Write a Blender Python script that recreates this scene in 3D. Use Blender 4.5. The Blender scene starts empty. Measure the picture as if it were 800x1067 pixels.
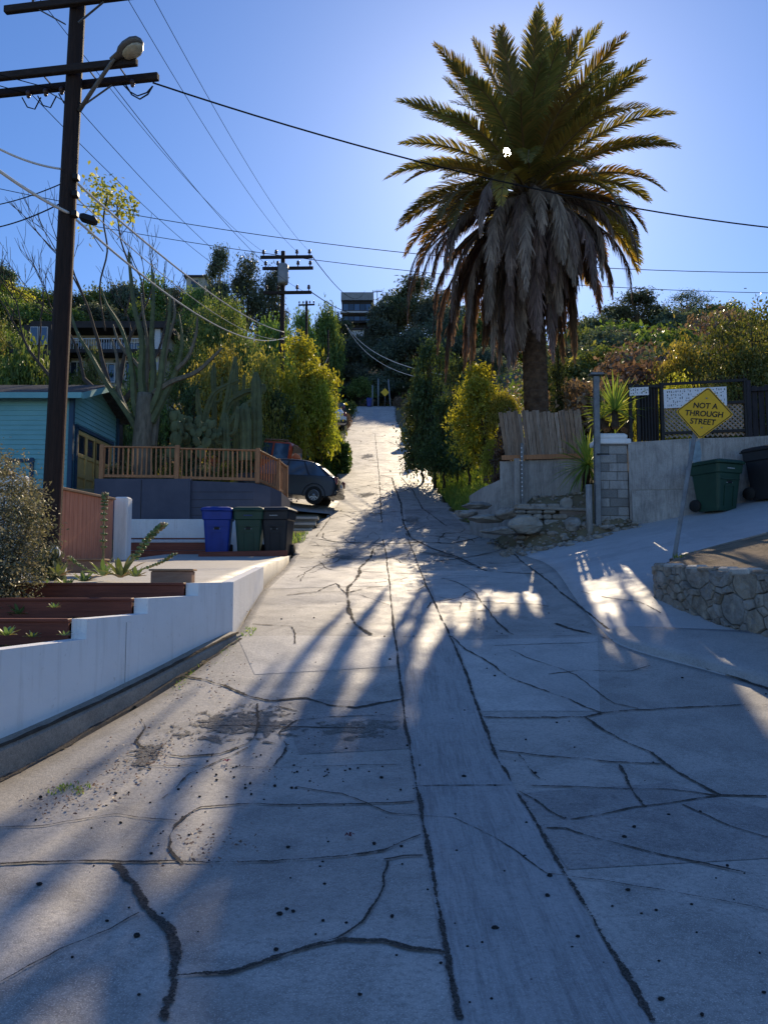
import bpy, math, random
import numpy as np
from mathutils import Vector, Matrix, Quaternion
R = math.radians
random.seed(7)
rng = np.random.default_rng(7)

# ------------------------------------------------------------------ survey of the hill
class Curve1:
    """monotone cubic through (t, v) points"""
    def __init__(s, pts):
        s.x = np.array([p[0] for p in pts], float); s.y = np.array([p[1] for p in pts], float)
        h = np.diff(s.x); d = np.diff(s.y) / h
        m = np.zeros(len(s.x)); m[0] = d[0]; m[-1] = d[-1]
        for i in range(1, len(d)):
            if d[i-1] * d[i] <= 0: m[i] = 0
            else:
                w1 = 2*h[i] + h[i-1]; w2 = h[i] + 2*h[i-1]
                m[i] = (w1+w2) / (w1/d[i-1] + w2/d[i])
        s.m = m
    def __call__(s, t):
        t = np.clip(t, s.x[0], s.x[-1]); i = np.clip(np.searchsorted(s.x, t) - 1, 0, len(s.x)-2)
        h = s.x[i+1]-s.x[i]; u = (t-s.x[i])/h
        return ((2*u**3-3*u**2+1)*s.y[i] + (u**3-2*u**2+u)*h*s.m[i] + (-2*u**3+3*u**2)*s.y[i+1] + (u**3-u**2)*h*s.m[i+1])

# street profile: height of the street axis against distance up the hill (camera stands at 0, eye at z = 0)
zr = Curve1([(-900,-9),(-150,-5.5),(-20,-2.15),(0,-1.55),(2.5,-1.48),(5,-1.40),(6.6,-1.19),(8.8,-.76),(12,-.26),(17.7,.52),(23,1.52),
             (29,2.8),(43,6.4),(60,11.0),(80,16.6),(92,20.3),(100,22.3),(112,25),(125,31),(140,38),(160,47),(185,54),(220,57),(300,50),(500,30),(900,8)])
x_left = Curve1([(-60,-19.8),(5.2,-2.6),(9.1,-1.75),(12.5,-1.93),(15.7,-1.96),(18,-2.1),(20,-2.25),(23,-2.0),(29,-1.8),(43,-2.6),(80,-3.4),(110,-3.6)])
x_right = Curve1([(-60,44),(0,7.83),(7.2,3.6),(8.9,2.6),(15,3.1),(17,2.9),(20,2.75),(25,2.5),(28.5,2.3),(40,2.2),(60,1.7),(80,1.2),(95,1.4),(110,1.4)])
x_strip = Curve1([(-20,.7),(2.5,.56),(9,.47),(17.7,.36),(46,-.25),(80,-.85),(110,-.9)])
def sstep(a, b, v):
    u = np.clip((v-a)/(b-a), 0, 1); return u*u*(3-2*u)
def h_pave(X, Y):
    """concrete surface: street plus the side street climbing off to the right"""
    ramp = np.maximum(X-2.2, 0); ramp = ramp*ramp/(ramp+.5)
    side = .235*np.minimum(ramp, 14) * sstep(6.3, 11, Y) * (1-sstep(17.6, 19.5, Y))
    return zr(Y) + side
def h_ground(X, Y):
    X = np.asarray(X, float); Y = np.asarray(Y, float)
    z = h_pave(X, Y).copy()
    xl, xr = x_left(Y), x_right(Y)
    # hillsides
    left = np.maximum(-X-11, 0); z += .30*np.minimum(left, 60)*sstep(22, 40, Y)*(1-.55*sstep(100, 170, Y))
    right = np.maximum(X-5, 0)
    z += (.22*np.minimum(right, 42)*(1-.6*sstep(95, 150, Y)))*sstep(17.5, 26, Y)
    z -= np.maximum(z-22, 0)*.42*sstep(12, 60, X)*sstep(100, 140, Y)
    # right bank beside the street and the terrace behind the walls
    bank = np.clip((X-xr-.1)*.62, 0, 1.55)*sstep(21, 25, Y)
    terr = np.where((Y > 17.9) & (X > 5.3), np.maximum(2.75-z, 0), 0) * (1-sstep(24, 30, Y))
    terr2 = np.where((Y > 20.2) & (X > 3.1), np.maximum(2.75-z, 0), 0) * (1-sstep(24, 30, Y))
    mound = 1.15*sstep(2.85, 3.9, X)*(1-sstep(5.2, 5.8, X))*sstep(16.6, 18.9, Y)*(1-sstep(20, 23, Y))
    z += np.maximum(np.maximum(bank, mound), np.maximum(terr, terr2))
    # left: planters, drive, terrace behind the grey wall
    tl = np.where((Y > 19.75) & (X < -3.3), np.maximum(2.25-z, 0), 0)*(1-sstep(24.5, 28, Y))
    z += tl
    low = np.interp(Y, [-60, 2, 5.3, 6.4, 8.4, 12, 17, 19], [-2.4, -1.6, -1.25, -.75, -.35, -.12, .25, .35])
    front = (X < xl-.12) & (Y < 19.75)
    z = np.where(front, low + .18*np.clip(-X-5.2, 0, 8)*sstep(6, 13, Y), z)
    wx = np.where(Y < 9.2, -1.8-(9.1-Y)*.264, -2.1)
    z = np.where((X > wx-.75) & (Y < 13) & front, zr(Y)-.45, z)
    # lowered below the paving sheets
    under = ((X > xl-.05) & (X < xr+.05) & (Y < 104)) | ((X > 2.3) & (X < 30) & (Y > 6.5) & (Y < 16.9)) | ((X > 2) & (X < 14) & (Y <= 6.5) & (Y > -4))
    z = np.where(under, z-.3, z)
    return z
F = 801.0; PITCH = R(4.75)
def at(px, py, Y):
    """the point at forward distance Y seen at a measured photograph position (800 x 1067)"""
    u = (px-400)/F; v = (533.5-py)/F
    t = Y/(math.cos(PITCH)-v*math.sin(PITCH))
    return Vector((u*t, Y, (math.sin(PITCH)+v*math.cos(PITCH))*t))
CRACKS = [
  (0.05, [(2.15, 9.75), (2.4, 9.3), (2.62, 8.9), (2.95, 8.28), (3.3, 7.7), (3.62, 7.15), (4.2, 6.2)]),
  (0.017, [(-0.03, 20.16), (0.04, 17.6), (0.11, 10.28), (0.13, 8.98), (0.18, 6.82), (0.2, 5.94), (0.21, 5.16), (0.23, 4.18), (0.24, 3.18), (0.25, 2.68)]),
  (0.019, [(0.61, 21.24), (0.68, 17.6), (0.7, 12.53), (0.78, 8.98), (0.82, 7.68), (0.82, 6.7), (0.82, 5.86), (0.85, 5.44), (0.87, 4.44), (0.88, 3.66), (0.89, 3.1), (0.89, 2.68)]),
  (0.008, [(-1.13, 9.16), (0.13, 9.08), (0.79, 9.08), (1.58, 9.12), (2.5, 9.18)]),
  (0.025, [(0.79, 9.08), (0.91, 8.48), (1.09, 8.0), (1.22, 7.62), (1.44, 7.34), (1.65, 7.06), (1.86, 6.7)]),
  (0.02, [(1.86, 6.7), (2.07, 6.76), (2.51, 6.82), (3.36, 6.86)]),
  (0.028, [(0.84, 6.6), (1.29, 6.58), (1.69, 6.6), (1.86, 6.7)]),
  (0.025, [(1.69, 6.6), (1.76, 6.32), (1.86, 6.08), (2.0, 5.86), (2.04, 5.5), (2.12, 5.2), (2.15, 5.06), (2.44, 5.04)]),
  (0.02, [(0.86, 5.86), (1.16, 5.78), (1.66, 5.68), (2.03, 5.64)]),
  (0.017, [(0.19, 5.18), (0.5, 5.18), (0.85, 5.18), (1.51, 5.16), (1.88, 5.16), (2.12, 5.06)]),
  (0.02, [(0.84, 5.14), (0.97, 4.82), (1.05, 4.58)]),
  (0.018, [(0.99, 5.8), (1.01, 5.52), (1.05, 5.32)]),
  (0.022, [(1.68, 5.62), (1.61, 5.26), (1.59, 4.82)]),
  (0.017, [(1.08, 4.58), (1.27, 4.66), (1.51, 4.8), (1.82, 4.92), (2.15, 5.06)]),
  (0.017, [(0.91, 4.44), (1.02, 4.44), (1.14, 4.3), (1.39, 4.1), (1.62, 3.96), (1.84, 3.82)]),
  (0.01, [(1.84, 4.88), (1.94, 4.58), (2.1, 4.34)]),
  (0.02, [(2.82, 21.45), (2.89, 19.3), (2.78, 15.96), (2.71, 13.23), (2.67, 10.75), (2.69, 9.24)]),
  (0.02, [(1.02, 13.66), (1.27, 13.07), (1.42, 12.07), (1.42, 10.88), (1.42, 9.82), (1.53, 9.16)]),
  (0.014, [(2.93, 11.52), (3.1, 10.85), (3.35, 10.18), (3.42, 9.58)]),
  (0.012, [(0.0, 4.16), (0.1, 4.26), (0.2, 4.36)]),
  (0.012, [(0.0, 4.04), (0.1, 4.08), (0.2, 4.08)]),
  (0.02, [(-1.91, 3.96), (-1.64, 4.0), (-1.21, 4.0), (-0.73, 4.02), (-0.25, 4.08), (0.0, 4.16)]),
  (0.036, [(-1.34, 3.98), (-1.15, 3.74), (-1.04, 3.52), (-0.89, 3.3), (-0.82, 3.14), (-0.76, 2.9), (-0.73, 2.68)]),
  (0.024, [(-0.76, 2.96), (-0.57, 3.0), (-0.44, 3.1), (-0.3, 3.18), (-0.16, 3.24), (0.0, 3.22), (0.11, 3.16), (0.24, 3.12)]),
  (0.012, [(-0.3, 3.18), (-0.19, 3.24), (-0.1, 3.38), (-0.04, 3.62), (0.0, 3.86), (0.02, 4.02)]),
  (0.008, [(-1.38, 2.9), (-1.24, 3.18), (-1.06, 3.46)]),
  (0.016, [(-1.01, 4.0), (-1.12, 4.16), (-1.19, 4.36), (-1.19, 4.58), (-1.11, 4.82), (-0.86, 4.88), (-0.41, 4.88), (0.0, 4.88), (0.19, 4.9)]),
  (0.035, [(-1.99, 7.7), (-1.72, 7.56), (-1.44, 7.34), (-1.22, 7.1), (-1.03, 7.0), (-0.7, 7.08), (-0.47, 6.92), (-0.25, 6.86), (0.0, 7.0), (0.17, 7.08)]),
  (0.02, [(-2.13, 6.68), (-1.93, 6.3), (-1.9, 6.02), (-1.74, 5.82), (-1.47, 5.74), (-1.2, 5.78), (-1.04, 5.98), (-1.01, 6.34), (-1.12, 6.92)]),
  (0.008, [(-2.19, 5.52), (-1.69, 5.56), (-1.02, 5.56), (-0.47, 5.56), (0.2, 5.6)]),
  (0.01, [(-2.17, 4.48), (-1.92, 4.52), (-1.6, 4.7), (-1.2, 4.6)]),
  (0.05, [(-2.16, 20.37), (-1.62, 20.0), (-1.23, 19.65), (-0.44, 19.49), (0.0, 19.3), (0.48, 19.3), (0.88, 19.65), (1.7, 19.49), (2.56, 20.53)]),
  (0.04, [(-0.25, 18.47), (-0.31, 16.74), (-0.47, 15.09), (-0.45, 13.93), (-0.59, 12.24), (-0.56, 11.64), (-0.48, 10.53), (-0.37, 9.66), (-0.15, 9.16)]),
  (0.03, [(-0.8, 12.84), (-0.58, 11.9), (-0.23, 12.43), (0.09, 12.63)]),
  (0.028, [(0.57, 18.14), (1.1, 17.6), (1.56, 16.95), (1.93, 14.5), (2.37, 14.13), (2.78, 13.52)]),
  (0.05, [(-0.24, 37.53), (0.37, 36.5), (0.58, 30.61), (0.61, 28.43), (0.58, 23.05), (0.69, 20.53), (1.15, 18.47), (1.6, 17.12), (1.88, 15.09)]),
  (0.03, [(-1.48, 11.8), (-1.05, 12.07), (-0.8, 12.84)]),
  (0.03, [(0.81, 16.25), (1.45, 16.58), (2.66, 17.74), (3.17, 17.5)]),
  (0.02, [(0.9, 10.35), (1.31, 10.53), (1.54, 10.35)]),
  (0.02, [(-1.11, 6.68), (-0.93, 6.86), (-0.74, 6.74)]),
  (0.014, [(-0.78, 5.56), (-0.73, 5.94), (-0.84, 6.22), (-0.72, 6.52), (-0.45, 6.62), (0.0, 6.68), (0.2, 6.6)]),
  (0.02, [(-1.8, 20.53), (-1.7, 24.62), (-2.14, 28.43), (-1.81, 32.05), (-0.64, 33.9)]),
  (0.03, [(-0.06, 23.47), (-0.15, 29.83), (-0.23, 35.85), (-0.31, 41.48), (-0.53, 52.19), (-0.71, 62.1)]),
  (0.03, [(-0.19, 29.83), (0.8, 32.05), (1.72, 34.24), (2.28, 34.86)]),
  (0.03, [(0.83, 36.5), (1.23, 32.7), (1.36, 27.1), (1.86, 22.82)]),
  (0.03, [(-2.43, 40.17), (-1.58, 41.89), (-0.41, 40.98)]),
  (0.03, [(-2.61, 54.32), (-1.35, 53.57), (0.28, 55.75), (1.55, 49.16)]),
]

# ------------------------------------------------------------------ scene helpers
SC = bpy.context.scene
COL = SC.collection
def link(o):
    COL.objects.link(o); return o
def thing(name, label, cat, loc=(0,0,0), rz=0.0, group=None):
    o = bpy.data.objects.new(name, None); o.empty_display_size = .2
    link(o); o.location = loc; o.rotation_euler = (0,0,rz)
    o['label'] = label; o['category'] = cat
    if group: o['group'] = group
    return o
def tag(o, label, cat, group=None, kind=None):
    if label: o['label'] = label
    if cat: o['category'] = cat
    if group: o['group'] = group
    if kind: o['kind'] = kind
    return o
def copy_thing(root, loc, rz, label=None, group=None, scale=None):
    r = root.copy(); link(r); r.location = loc; r.rotation_euler = (0,0,rz)
    if scale is not None: r.scale = scale
    if label: r['label'] = label
    if group: r['group'] = group
    for ch in list(root.children):
        c = ch.copy(); link(c); c.parent = r
        for g in ch.children:
            d = g.copy(); link(d); d.parent = c
    return r
def world_offset(o):
    v = Vector((0,0,0))
    while o is not None:
        v += o.location; o = o.parent
    return v

class MB:
    """collects simple solids and links them as one mesh object"""
    def __init__(s): s.v = []; s.f = []; s.mi = []; s.sm = []
    def add(s, verts, faces, mi=0, smooth=False):
        b = len(s.v); s.v += [tuple(p) for p in verts]
        s.f += [tuple(i+b for i in f) for f in faces]; s.mi += [mi]*len(faces); s.sm += [smooth]*len(faces)
        return s
    def box(s, c, size, rot=None, mi=0, bev=0.0, taper=1.0):
        x, y, z = [k/2 for k in size]
        if bev <= 0:
            vs = [(-x,-y,-z),(x,-y,-z),(x,y,-z),(-x,y,-z),(-x*taper,-y*taper,z),(x*taper,-y*taper,z),(x*taper,y*taper,z),(-x*taper,y*taper,z)]
            fs = [(0,3,2,1),(4,5,6,7),(0,1,5,4),(1,2,6,5),(2,3,7,6),(3,0,4,7)]
        else:
            b = min(bev, x*.9, y*.9, z*.9); vs = []
            for zz, ins in ((-z, b), (-z+b, 0), (z-b, 0), (z, b)):
                k = taper if zz > 0 else 1.0
                ex, ey = (x-ins)*k, (y-ins)*k; q = b*.7
                vs += [(-ex+q,-ey,zz),(ex-q,-ey,zz),(ex,-ey+q,zz),(ex,ey-q,zz),(ex-q,ey,zz),(-ex+q,ey,zz),(-ex,ey-q,zz),(-ex,-ey+q,zz)]
            fs = [tuple(range(7,-1,-1)), tuple(range(24,32))]
            for k in range(3):
                for i in range(8):
                    j = (i+1) % 8; fs.append((k*8+i, k*8+j, k*8+8+j, k*8+8+i))
        m = rot.to_matrix() if hasattr(rot, 'to_matrix') else rot
        out = []
        for p in vs:
            p = Vector(p)
            if m is not None: p = m @ p
            out.append(p+Vector(c))
        return s.add(out, fs, mi)
    def bar(s, a, b, w, h=None, mi=0, up=(0,0,1), bev=0.0):
        """rectangular bar between two points"""
        a, b = Vector(a), Vector(b); d = b-a; L = d.length; d.normalize()
        u = Vector(up)
        if abs(d.dot(u)) > .98: u = Vector((0,1,0))
        xx = d.cross(u).normalized(); zz = xx.cross(d).normalized()
        m = Matrix((xx, d, zz)).transposed()
        return s.box((a+b)/2, (w, L, h or w), m, mi, bev)
    def tube(s, pts, rad, n=6, mi=0, caps=True, smooth=True):
        pts = [Vector(p) for p in pts]; k = len(pts)
        rad = [rad]*k if not hasattr(rad, '__len__') else list(rad)
        d0 = (pts[1]-pts[0]).normalized(); u = Vector((0,0,1)) if abs(d0.z) < .9 else Vector((1,0,0))
        x = d0.cross(u).normalized(); vs = []
        for i, p in enumerate(pts):
            d = (pts[min(i+1,k-1)]-pts[max(i-1,0)])
            d = d.normalized() if d.length > 1e-9 else d0
            x = (x-d*x.dot(d)).normalized(); y = d.cross(x)
            for j in range(n):
                a = 2*math.pi*j/n; vs.append(p+(x*math.cos(a)+y*math.sin(a))*rad[i])
        fs = []
        for i in range(k-1):
            for j in range(n):
                q = (j+1) % n; fs.append((i*n+j, i*n+q, (i+1)*n+q, (i+1)*n+j))
        s.add(vs, fs, mi, smooth)
        if caps:
            b = len(s.v)-k*n
            s.f += [tuple(b+j for j in range(n-1,-1,-1)), tuple(b+(k-1)*n+j for j in range(n))]; s.mi += [mi,mi]; s.sm += [False,False]
        return s
    def lathe(s, prof, c=(0,0,0), n=20, mi=0, axis='z', smooth=True):
        vs, fs = [], []; c = Vector(c)
        for r, h in prof:
            for j in range(n):
                a = 2*math.pi*j/n; p = (r*math.cos(a), r*math.sin(a), h)
                if axis == 'x': p = (p[2], p[0], p[1])
                if axis == 'y': p = (p[0], p[2], p[1])
                vs.append(Vector(p)+c)
        for i in range(len(prof)-1):
            for j in range(n):
                q = (j+1) % n; fs.append((i*n+j, i*n+q, (i+1)*n+q, (i+1)*n+j))
        return s.add(vs, fs, mi, smooth)
    def prism(s, poly, a, b, axis='y', mi=0):
        """extrude a 2-D outline from a to b along an axis"""
        n = len(poly); vs = []
        for h in (a, b):
            for p, q in poly:
                vs.append({'y': (p,h,q), 'x': (h,p,q), 'z': (p,q,h)}[axis])
        fs = [tuple(range(n)), tuple(range(2*n-1,n-1,-1))]
        for i in range(n):
            j = (i+1) % n; fs.append((j, i, n+i, n+j))
        return s.add(vs, fs, mi)
    def ell(s, c, r, n=10, m=7, mi=0, rot=None, noise=0.0):
        vs, fs = [], []
        c = Vector(c)
        for i in range(m+1):
            t = math.pi*i/m
            for j in range(n):
                a = 2*math.pi*j/n
                k = 1+noise*(random.random()-.5)*2
                p = Vector((r[0]*math.sin(t)*math.cos(a)*k, r[1]*math.sin(t)*math.sin(a)*k, -r[2]*math.cos(t)*k))
                if rot is not None: p = rot @ p
                vs.append(p+c)
        for i in range(m):
            for j in range(n):
                q = (j+1) % n; fs.append((i*n+j, i*n+q, (i+1)*n+q, (i+1)*n+j))
        return s.add(vs, fs, mi, True)
    def grid(s, P, mi=0, smooth=True):
        """P[i][j] rows of points"""
        nr, nc = len(P), len(P[0])
        vs = [p for row in P for p in row]
        fs = [(i*nc+j, i*nc+j+1, (i+1)*nc+j+1, (i+1)*nc+j) for i in range(nr-1) for j in range(nc-1)]
        return s.add(vs, fs, mi, smooth)
    def build(s, name, mats, parent=None, local=False, fixn=False):
        me = bpy.data.meshes.new(name)
        off = Vector((0,0,0)) if (parent is None or local) else world_offset(parent)
        me.from_pydata([(p[0]-off.x, p[1]-off.y, p[2]-off.z) for p in s.v], [], s.f)
        for m in (mats if isinstance(mats, (list, tuple)) else [mats]): me.materials.append(m)
        me.polygons.foreach_set('material_index', s.mi); me.polygons.foreach_set('use_smooth', s.sm)
        if fixn:
            import bmesh
            bm = bmesh.new(); bm.from_mesh(me); bmesh.ops.recalc_face_normals(bm, faces=bm.faces); bm.to_mesh(me); bm.free()
        me.update()
        o = bpy.data.objects.new(name, me); link(o)
        if parent is not None: o.parent = parent
        return o
def mesh_np(name, V, Fq, mat):
    """mesh from an (n,3) array and an (m,4) quad array"""
    me = bpy.data.meshes.new(name)
    me.vertices.add(len(V)); me.vertices.foreach_set('co', np.asarray(V, np.float32).ravel())
    m = len(Fq); k = Fq.shape[1]
    me.loops.add(m*k); me.loops.foreach_set('vertex_index', np.asarray(Fq, np.int32).ravel())
    me.polygons.add(m); me.polygons.foreach_set('loop_start', np.arange(0, m*k, k, dtype=np.int32))
    me.materials.append(mat); me.update(calc_edges=True); me.validate()
    return me
def put(name, me, parent=None, loc=(0,0,0)):
    o = bpy.data.objects.new(name, me); link(o); o.location = loc
    if parent is not None: o.parent = parent
    return o

# ------------------------------------------------------------------ materials
class NT:
    def __init__(s, name):
        s.m = bpy.data.materials.new(name); s.m.use_nodes = True; s.t = s.m.node_tree; s.t.nodes.clear()
        s.out = s.n('ShaderNodeOutputMaterial'); s.tc = None
    def n(s, kind, **kw):
        o = s.t.nodes.new(kind)
        for k, v in kw.items():
            if k.startswith('i_'): o.inputs[k[2:].replace('_', ' ')].default_value = v
            else: setattr(o, k, v)
        return o
    def l(s, a, b): s.t.links.new(a, b); return b
    def coord(s, kind='Object', scale=(1,1,1), loc=(0,0,0)):
        if s.tc is None: s.tc = s.n('ShaderNodeTexCoord')
        mp = s.n('ShaderNodeMapping'); mp.inputs['Scale'].default_value = scale; mp.inputs['Location'].default_value = loc
        s.l(s.tc.outputs[kind], mp.inputs['Vector']); return mp.outputs['Vector']
    def noise(s, vec, scale, detail=4, rough=.55, dist=0.0):
        q = s.n('ShaderNodeTexNoise'); q.inputs['Scale'].default_value = scale; q.inputs['Detail'].default_value = detail
        q.inputs['Roughness'].default_value = rough; q.inputs['Distortion'].default_value = dist
        s.l(vec, q.inputs['Vector']); return q.outputs['Fac']
    def ramp(s, fac, stops):
        r = s.n('ShaderNodeValToRGB'); e = r.color_ramp.elements
        while len(e) > len(stops): e.remove(e[-1])
        while len(e) < len(stops): e.new(.5)
        for el, (p, c) in zip(e, stops):
            el.position = p; el.color = (c, c, c, 1) if not hasattr(c, '__len__') else (*c[:3], 1)
        s.l(fac, r.inputs['Fac']); return r.outputs['Color']
    def mix(s, fac, a, b, mode='MIX'):
        q = s.n('ShaderNodeMix', data_type='RGBA', blend_type=mode)
        for sock, val in ((q.inputs[0], fac), (q.inputs[6], a), (q.inputs[7], b)):
            if hasattr(val, 'is_output'): s.l(val, sock)
            elif hasattr(val, '__len__'): sock.default_value = (*val[:3], 1)
            else: sock.default_value = val
        return q.outputs[2]
    def math(s, op, a, b=0.0):
        q = s.n('ShaderNodeMath', operation=op)
        for sock, val in ((q.inputs[0], a), (q.inputs[1], b)):
            if hasattr(val, 'is_output'): s.l(val, sock)
            else: sock.default_value = val
        return q.outputs[0]
    def bump(s, h, strength=.3, dist=.01, prev=None):
        b = s.n('ShaderNodeBump'); b.inputs['Strength'].default_value = strength; b.inputs['Distance'].default_value = dist
        s.l(h, b.inputs['Height'])
        if prev is not None: s.l(prev, b.inputs['Normal'])
        return b.outputs['Normal']
    def bsdf(s, col, rough=.8, spec=.3, metal=0.0, normal=None):
        p = s.n('ShaderNodeBsdfPrincipled')
        for nm, val in (('Base Color', col), ('Roughness', rough), ('Specular IOR Level', spec), ('Metallic', metal)):
            if hasattr(val, 'is_output'): s.l(val, p.inputs[nm])
            elif hasattr(val, '__len__'): p.inputs[nm].default_value = (*val[:3], 1)
            else: p.inputs[nm].default_value = val
        if normal is not None: s.l(normal, p.inputs['Normal'])
        return p
    def done(s, sh): s.l(sh.outputs[0], s.out.inputs['Surface']); return s.m

def M(name, c1, c2=None, scale=4.0, rough=.8, spec=.3, metal=0.0, bump=.25, bscale=40.0, bdist=.006, stretch=(1,1,1), dirt=.35, coord='Object'):
    """weathered surface: two tones, grime, fine bump"""
    t = NT(name); c2 = c2 or tuple(k*.7 for k in c1)
    v = t.coord(coord, stretch)
    a = t.noise(v, scale, 6, .6, .3)
    col = t.mix(t.ramp(a, [(.35, 0.0), (.68, 1.0)]), c1, c2)
    g = t.noise(t.coord(coord), scale*.35, 5, .65)
    col = t.mix(t.math('MULTIPLY', t.ramp(g, [(.45, 0.0), (.75, 1.0)]), dirt), col, tuple(k*.45 for k in c1))
    b = t.noise(v, bscale, 5, .6)
    return t.done(t.bsdf(col, rough, spec, metal, t.bump(b, bump, bdist)))

def concrete(name, light, dark, stain=.5, fine=1.0, blue=0.0, streak=None):
    t = NT(name); v = t.coord('Object')
    big = t.noise(v, .45, 6, .6, .4); mid = t.noise(v, 2.3, 7, .65, .5); fineN = t.noise(v, 38, 4, .7); grit = t.noise(v, 150, 2, .6)
    col = t.mix(t.ramp(big, [(.33, 0.0), (.66, 1.0)]), light, dark)
    col = t.mix(t.math('MULTIPLY', t.ramp(mid, [(.46, 0.0), (.7, 1.0)]), stain), col, tuple(k*.55 for k in dark))
    lg = t.noise(t.coord('Object', (1, .45, 1)), .9, 7, .7, .8); col = t.mix(t.math('MULTIPLY', t.ramp(lg, [(.53, 0.0), (.66, 1.0)]), stain*.7), col, tuple(k*.5 for k in dark))
    col = t.mix(t.math('MULTIPLY', t.ramp(fineN, [(.32, 1.0), (.56, 0.0)]), .62*fine), col, tuple(k*.45 for k in dark))
    col = t.mix(t.math('MULTIPLY', t.ramp(grit, [(.55, 0.0), (.68, 1.0)]), .75*fine), col, tuple(min(1, k*1.5) for k in light))
    # oil spots
    vo = t.n('ShaderNodeTexVoronoi'); vo.inputs['Scale'].default_value = 1.7; t.l(v, vo.inputs['Vector'])
    spot = t.ramp(vo.outputs['Distance'], [(.02, 1.0), (.09, 0.0)])
    col = t.mix(t.math('MULTIPLY', spot, t.ramp(mid, [(.5, 0.0), (.6, .45)])), col, tuple(k*.3 for k in dark))
    vs_ = t.n('ShaderNodeTexVoronoi'); vs_.inputs['Scale'].default_value = .33; t.l(v, vs_.inputs['Vector'])
    sep = t.n('ShaderNodeSeparateColor'); t.l(vs_.outputs['Color'], sep.inputs[0])
    col = t.mix(t.math('MULTIPLY', sep.outputs[0], .34), col, tuple(k*.62 for k in dark))
    if streak:
        dv = t.noise(t.coord('Object', (streak[0]*.6, streak[1]*.6, streak[2]*.4)), 3.2, 6, .7, .2); col = t.mix(t.math('MULTIPLY', t.ramp(dv, [(.47, 0.0), (.7, 1.0)]), .65), col, tuple(k*.42 for k in dark))
        sv = t.coord('Object', streak); sn = t.noise(sv, 9, 5, .65)
        col = t.mix(t.math('MULTIPLY', t.ramp(sn, [(.45, 0.0), (.7, 1.0)]), .4), col, tuple(min(1, k*1.25) for k in light))
    h = t.math('ADD', t.math('MULTIPLY', mid, 1.2), t.math('ADD', t.math('MULTIPLY', fineN, .55), t.math('MULTIPLY', grit, .3)))
    nb = t.bump(h, .55*fine, .012)
    return t.done(t.bsdf(col, t.ramp(mid, [(.3, .52), (.7, .78)]), .5, 0, nb))

FOL = 2.3
def foliage(name, cols, trans=.45, tcol=None, clump=1.4, rough=.5, dark=.45):
    """cols: list of leaf tones picked per leaf; light passes through the leaves"""
    t = NT(name)
    geo = t.n('ShaderNodeNewGeometry'); rnd = geo.outputs['Random Per Island']
    cols = [tuple(min(.5, k*FOL) for k in c) for c in cols]
    n = len(cols); col = t.ramp(rnd, [(i/max(1, n-1), c) for i, c in enumerate(cols)])
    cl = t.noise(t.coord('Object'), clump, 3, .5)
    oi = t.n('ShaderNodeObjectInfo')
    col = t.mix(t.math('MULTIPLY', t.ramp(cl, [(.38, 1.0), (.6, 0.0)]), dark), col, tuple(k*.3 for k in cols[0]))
    hs = t.n('ShaderNodeHueSaturation'); t.l(col, hs.inputs['Color'])
    t.l(t.math('ADD', t.math('MULTIPLY', oi.outputs['Random'], .05), .475), hs.inputs['Hue'])
    t.l(t.math('ADD', t.math('MULTIPLY', oi.outputs['Random'], .5), .75), hs.inputs['Value'])
    col = hs.outputs['Color']
    p = t.bsdf(col, rough, .35)
    tr = t.n('ShaderNodeBsdfTranslucent')
    t.l(t.mix(1.0, col, tcol or (1.5, 1.35, .6), 'MULTIPLY'), tr.inputs['Color'])
    mx = t.n('ShaderNodeMixShader'); mx.inputs[0].default_value = trans
    t.l(p.outputs[0], mx.inputs[1]); t.l(tr.outputs[0], mx.inputs[2])
    return t.done(mx)

def crack_mat(name):
    """ragged dirt line: a ribbon whose edge is eaten away by noise"""
    t = NT(name); at_ = t.n('ShaderNodeAttribute', attribute_name='across')
    v = t.coord('Object'); n1 = t.noise(v, 19, 9, .82); n2 = t.noise(v, 2.6, 3, .6)
    col = t.mix(t.ramp(t.noise(v, 110, 4, .7), [(.38, 0.0), (.62, 1.0)]), (.028,.024,.021), (.15,.13,.11))
    u = t.math('ABSOLUTE', t.math('SUBTRACT', at_.outputs['Fac'], .5))      # 0 at the middle, .5 at the rim
    lim = t.math('ADD', t.math('MULTIPLY', t.math('SUBTRACT', n1, .44), 2.0), t.math('MULTIPLY', t.math('SUBTRACT', n2, .40), 1.5))
    a = t.math('LESS_THAN', u, lim)
    p = t.bsdf(col, .95, .1); tr = t.n('ShaderNodeBsdfTransparent'); mx = t.n('ShaderNodeMixShader')
    t.l(a, mx.inputs[0]); t.l(tr.outputs[0], mx.inputs[1]); t.l(p.outputs[0], mx.inputs[2]); return t.done(mx)

def worn_mat(name):
    t = NT(name); at_ = t.n('ShaderNodeAttribute', attribute_name='across'); v = t.coord('Object')
    n1 = t.noise(v, 9, 7, .72, .6); n2 = t.noise(v, 70, 4, .7)
    col = t.mix(t.ramp(n2, [(.38, 0.0), (.62, 1.0)]), (.13,.12,.105), (.40,.37,.33))
    a = t.math('LESS_THAN', at_.outputs['Fac'], t.math('MULTIPLY', t.math('SUBTRACT', n1, .38), 3.6))
    p = t.bsdf(col, .95, .15, 0, t.bump(t.math('ADD', n1, n2), 1.0, .02)); tr = t.n('ShaderNodeBsdfTransparent'); mx = t.n('ShaderNodeMixShader')
    t.l(a, mx.inputs[0]); t.l(tr.outputs[0], mx.inputs[1]); t.l(p.outputs[0], mx.inputs[2]); return t.done(mx)
def glass(name, col=(.02,.03,.05), rough=.05):
    t = NT(name); return t.done(t.bsdf(col, rough, .8))

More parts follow.
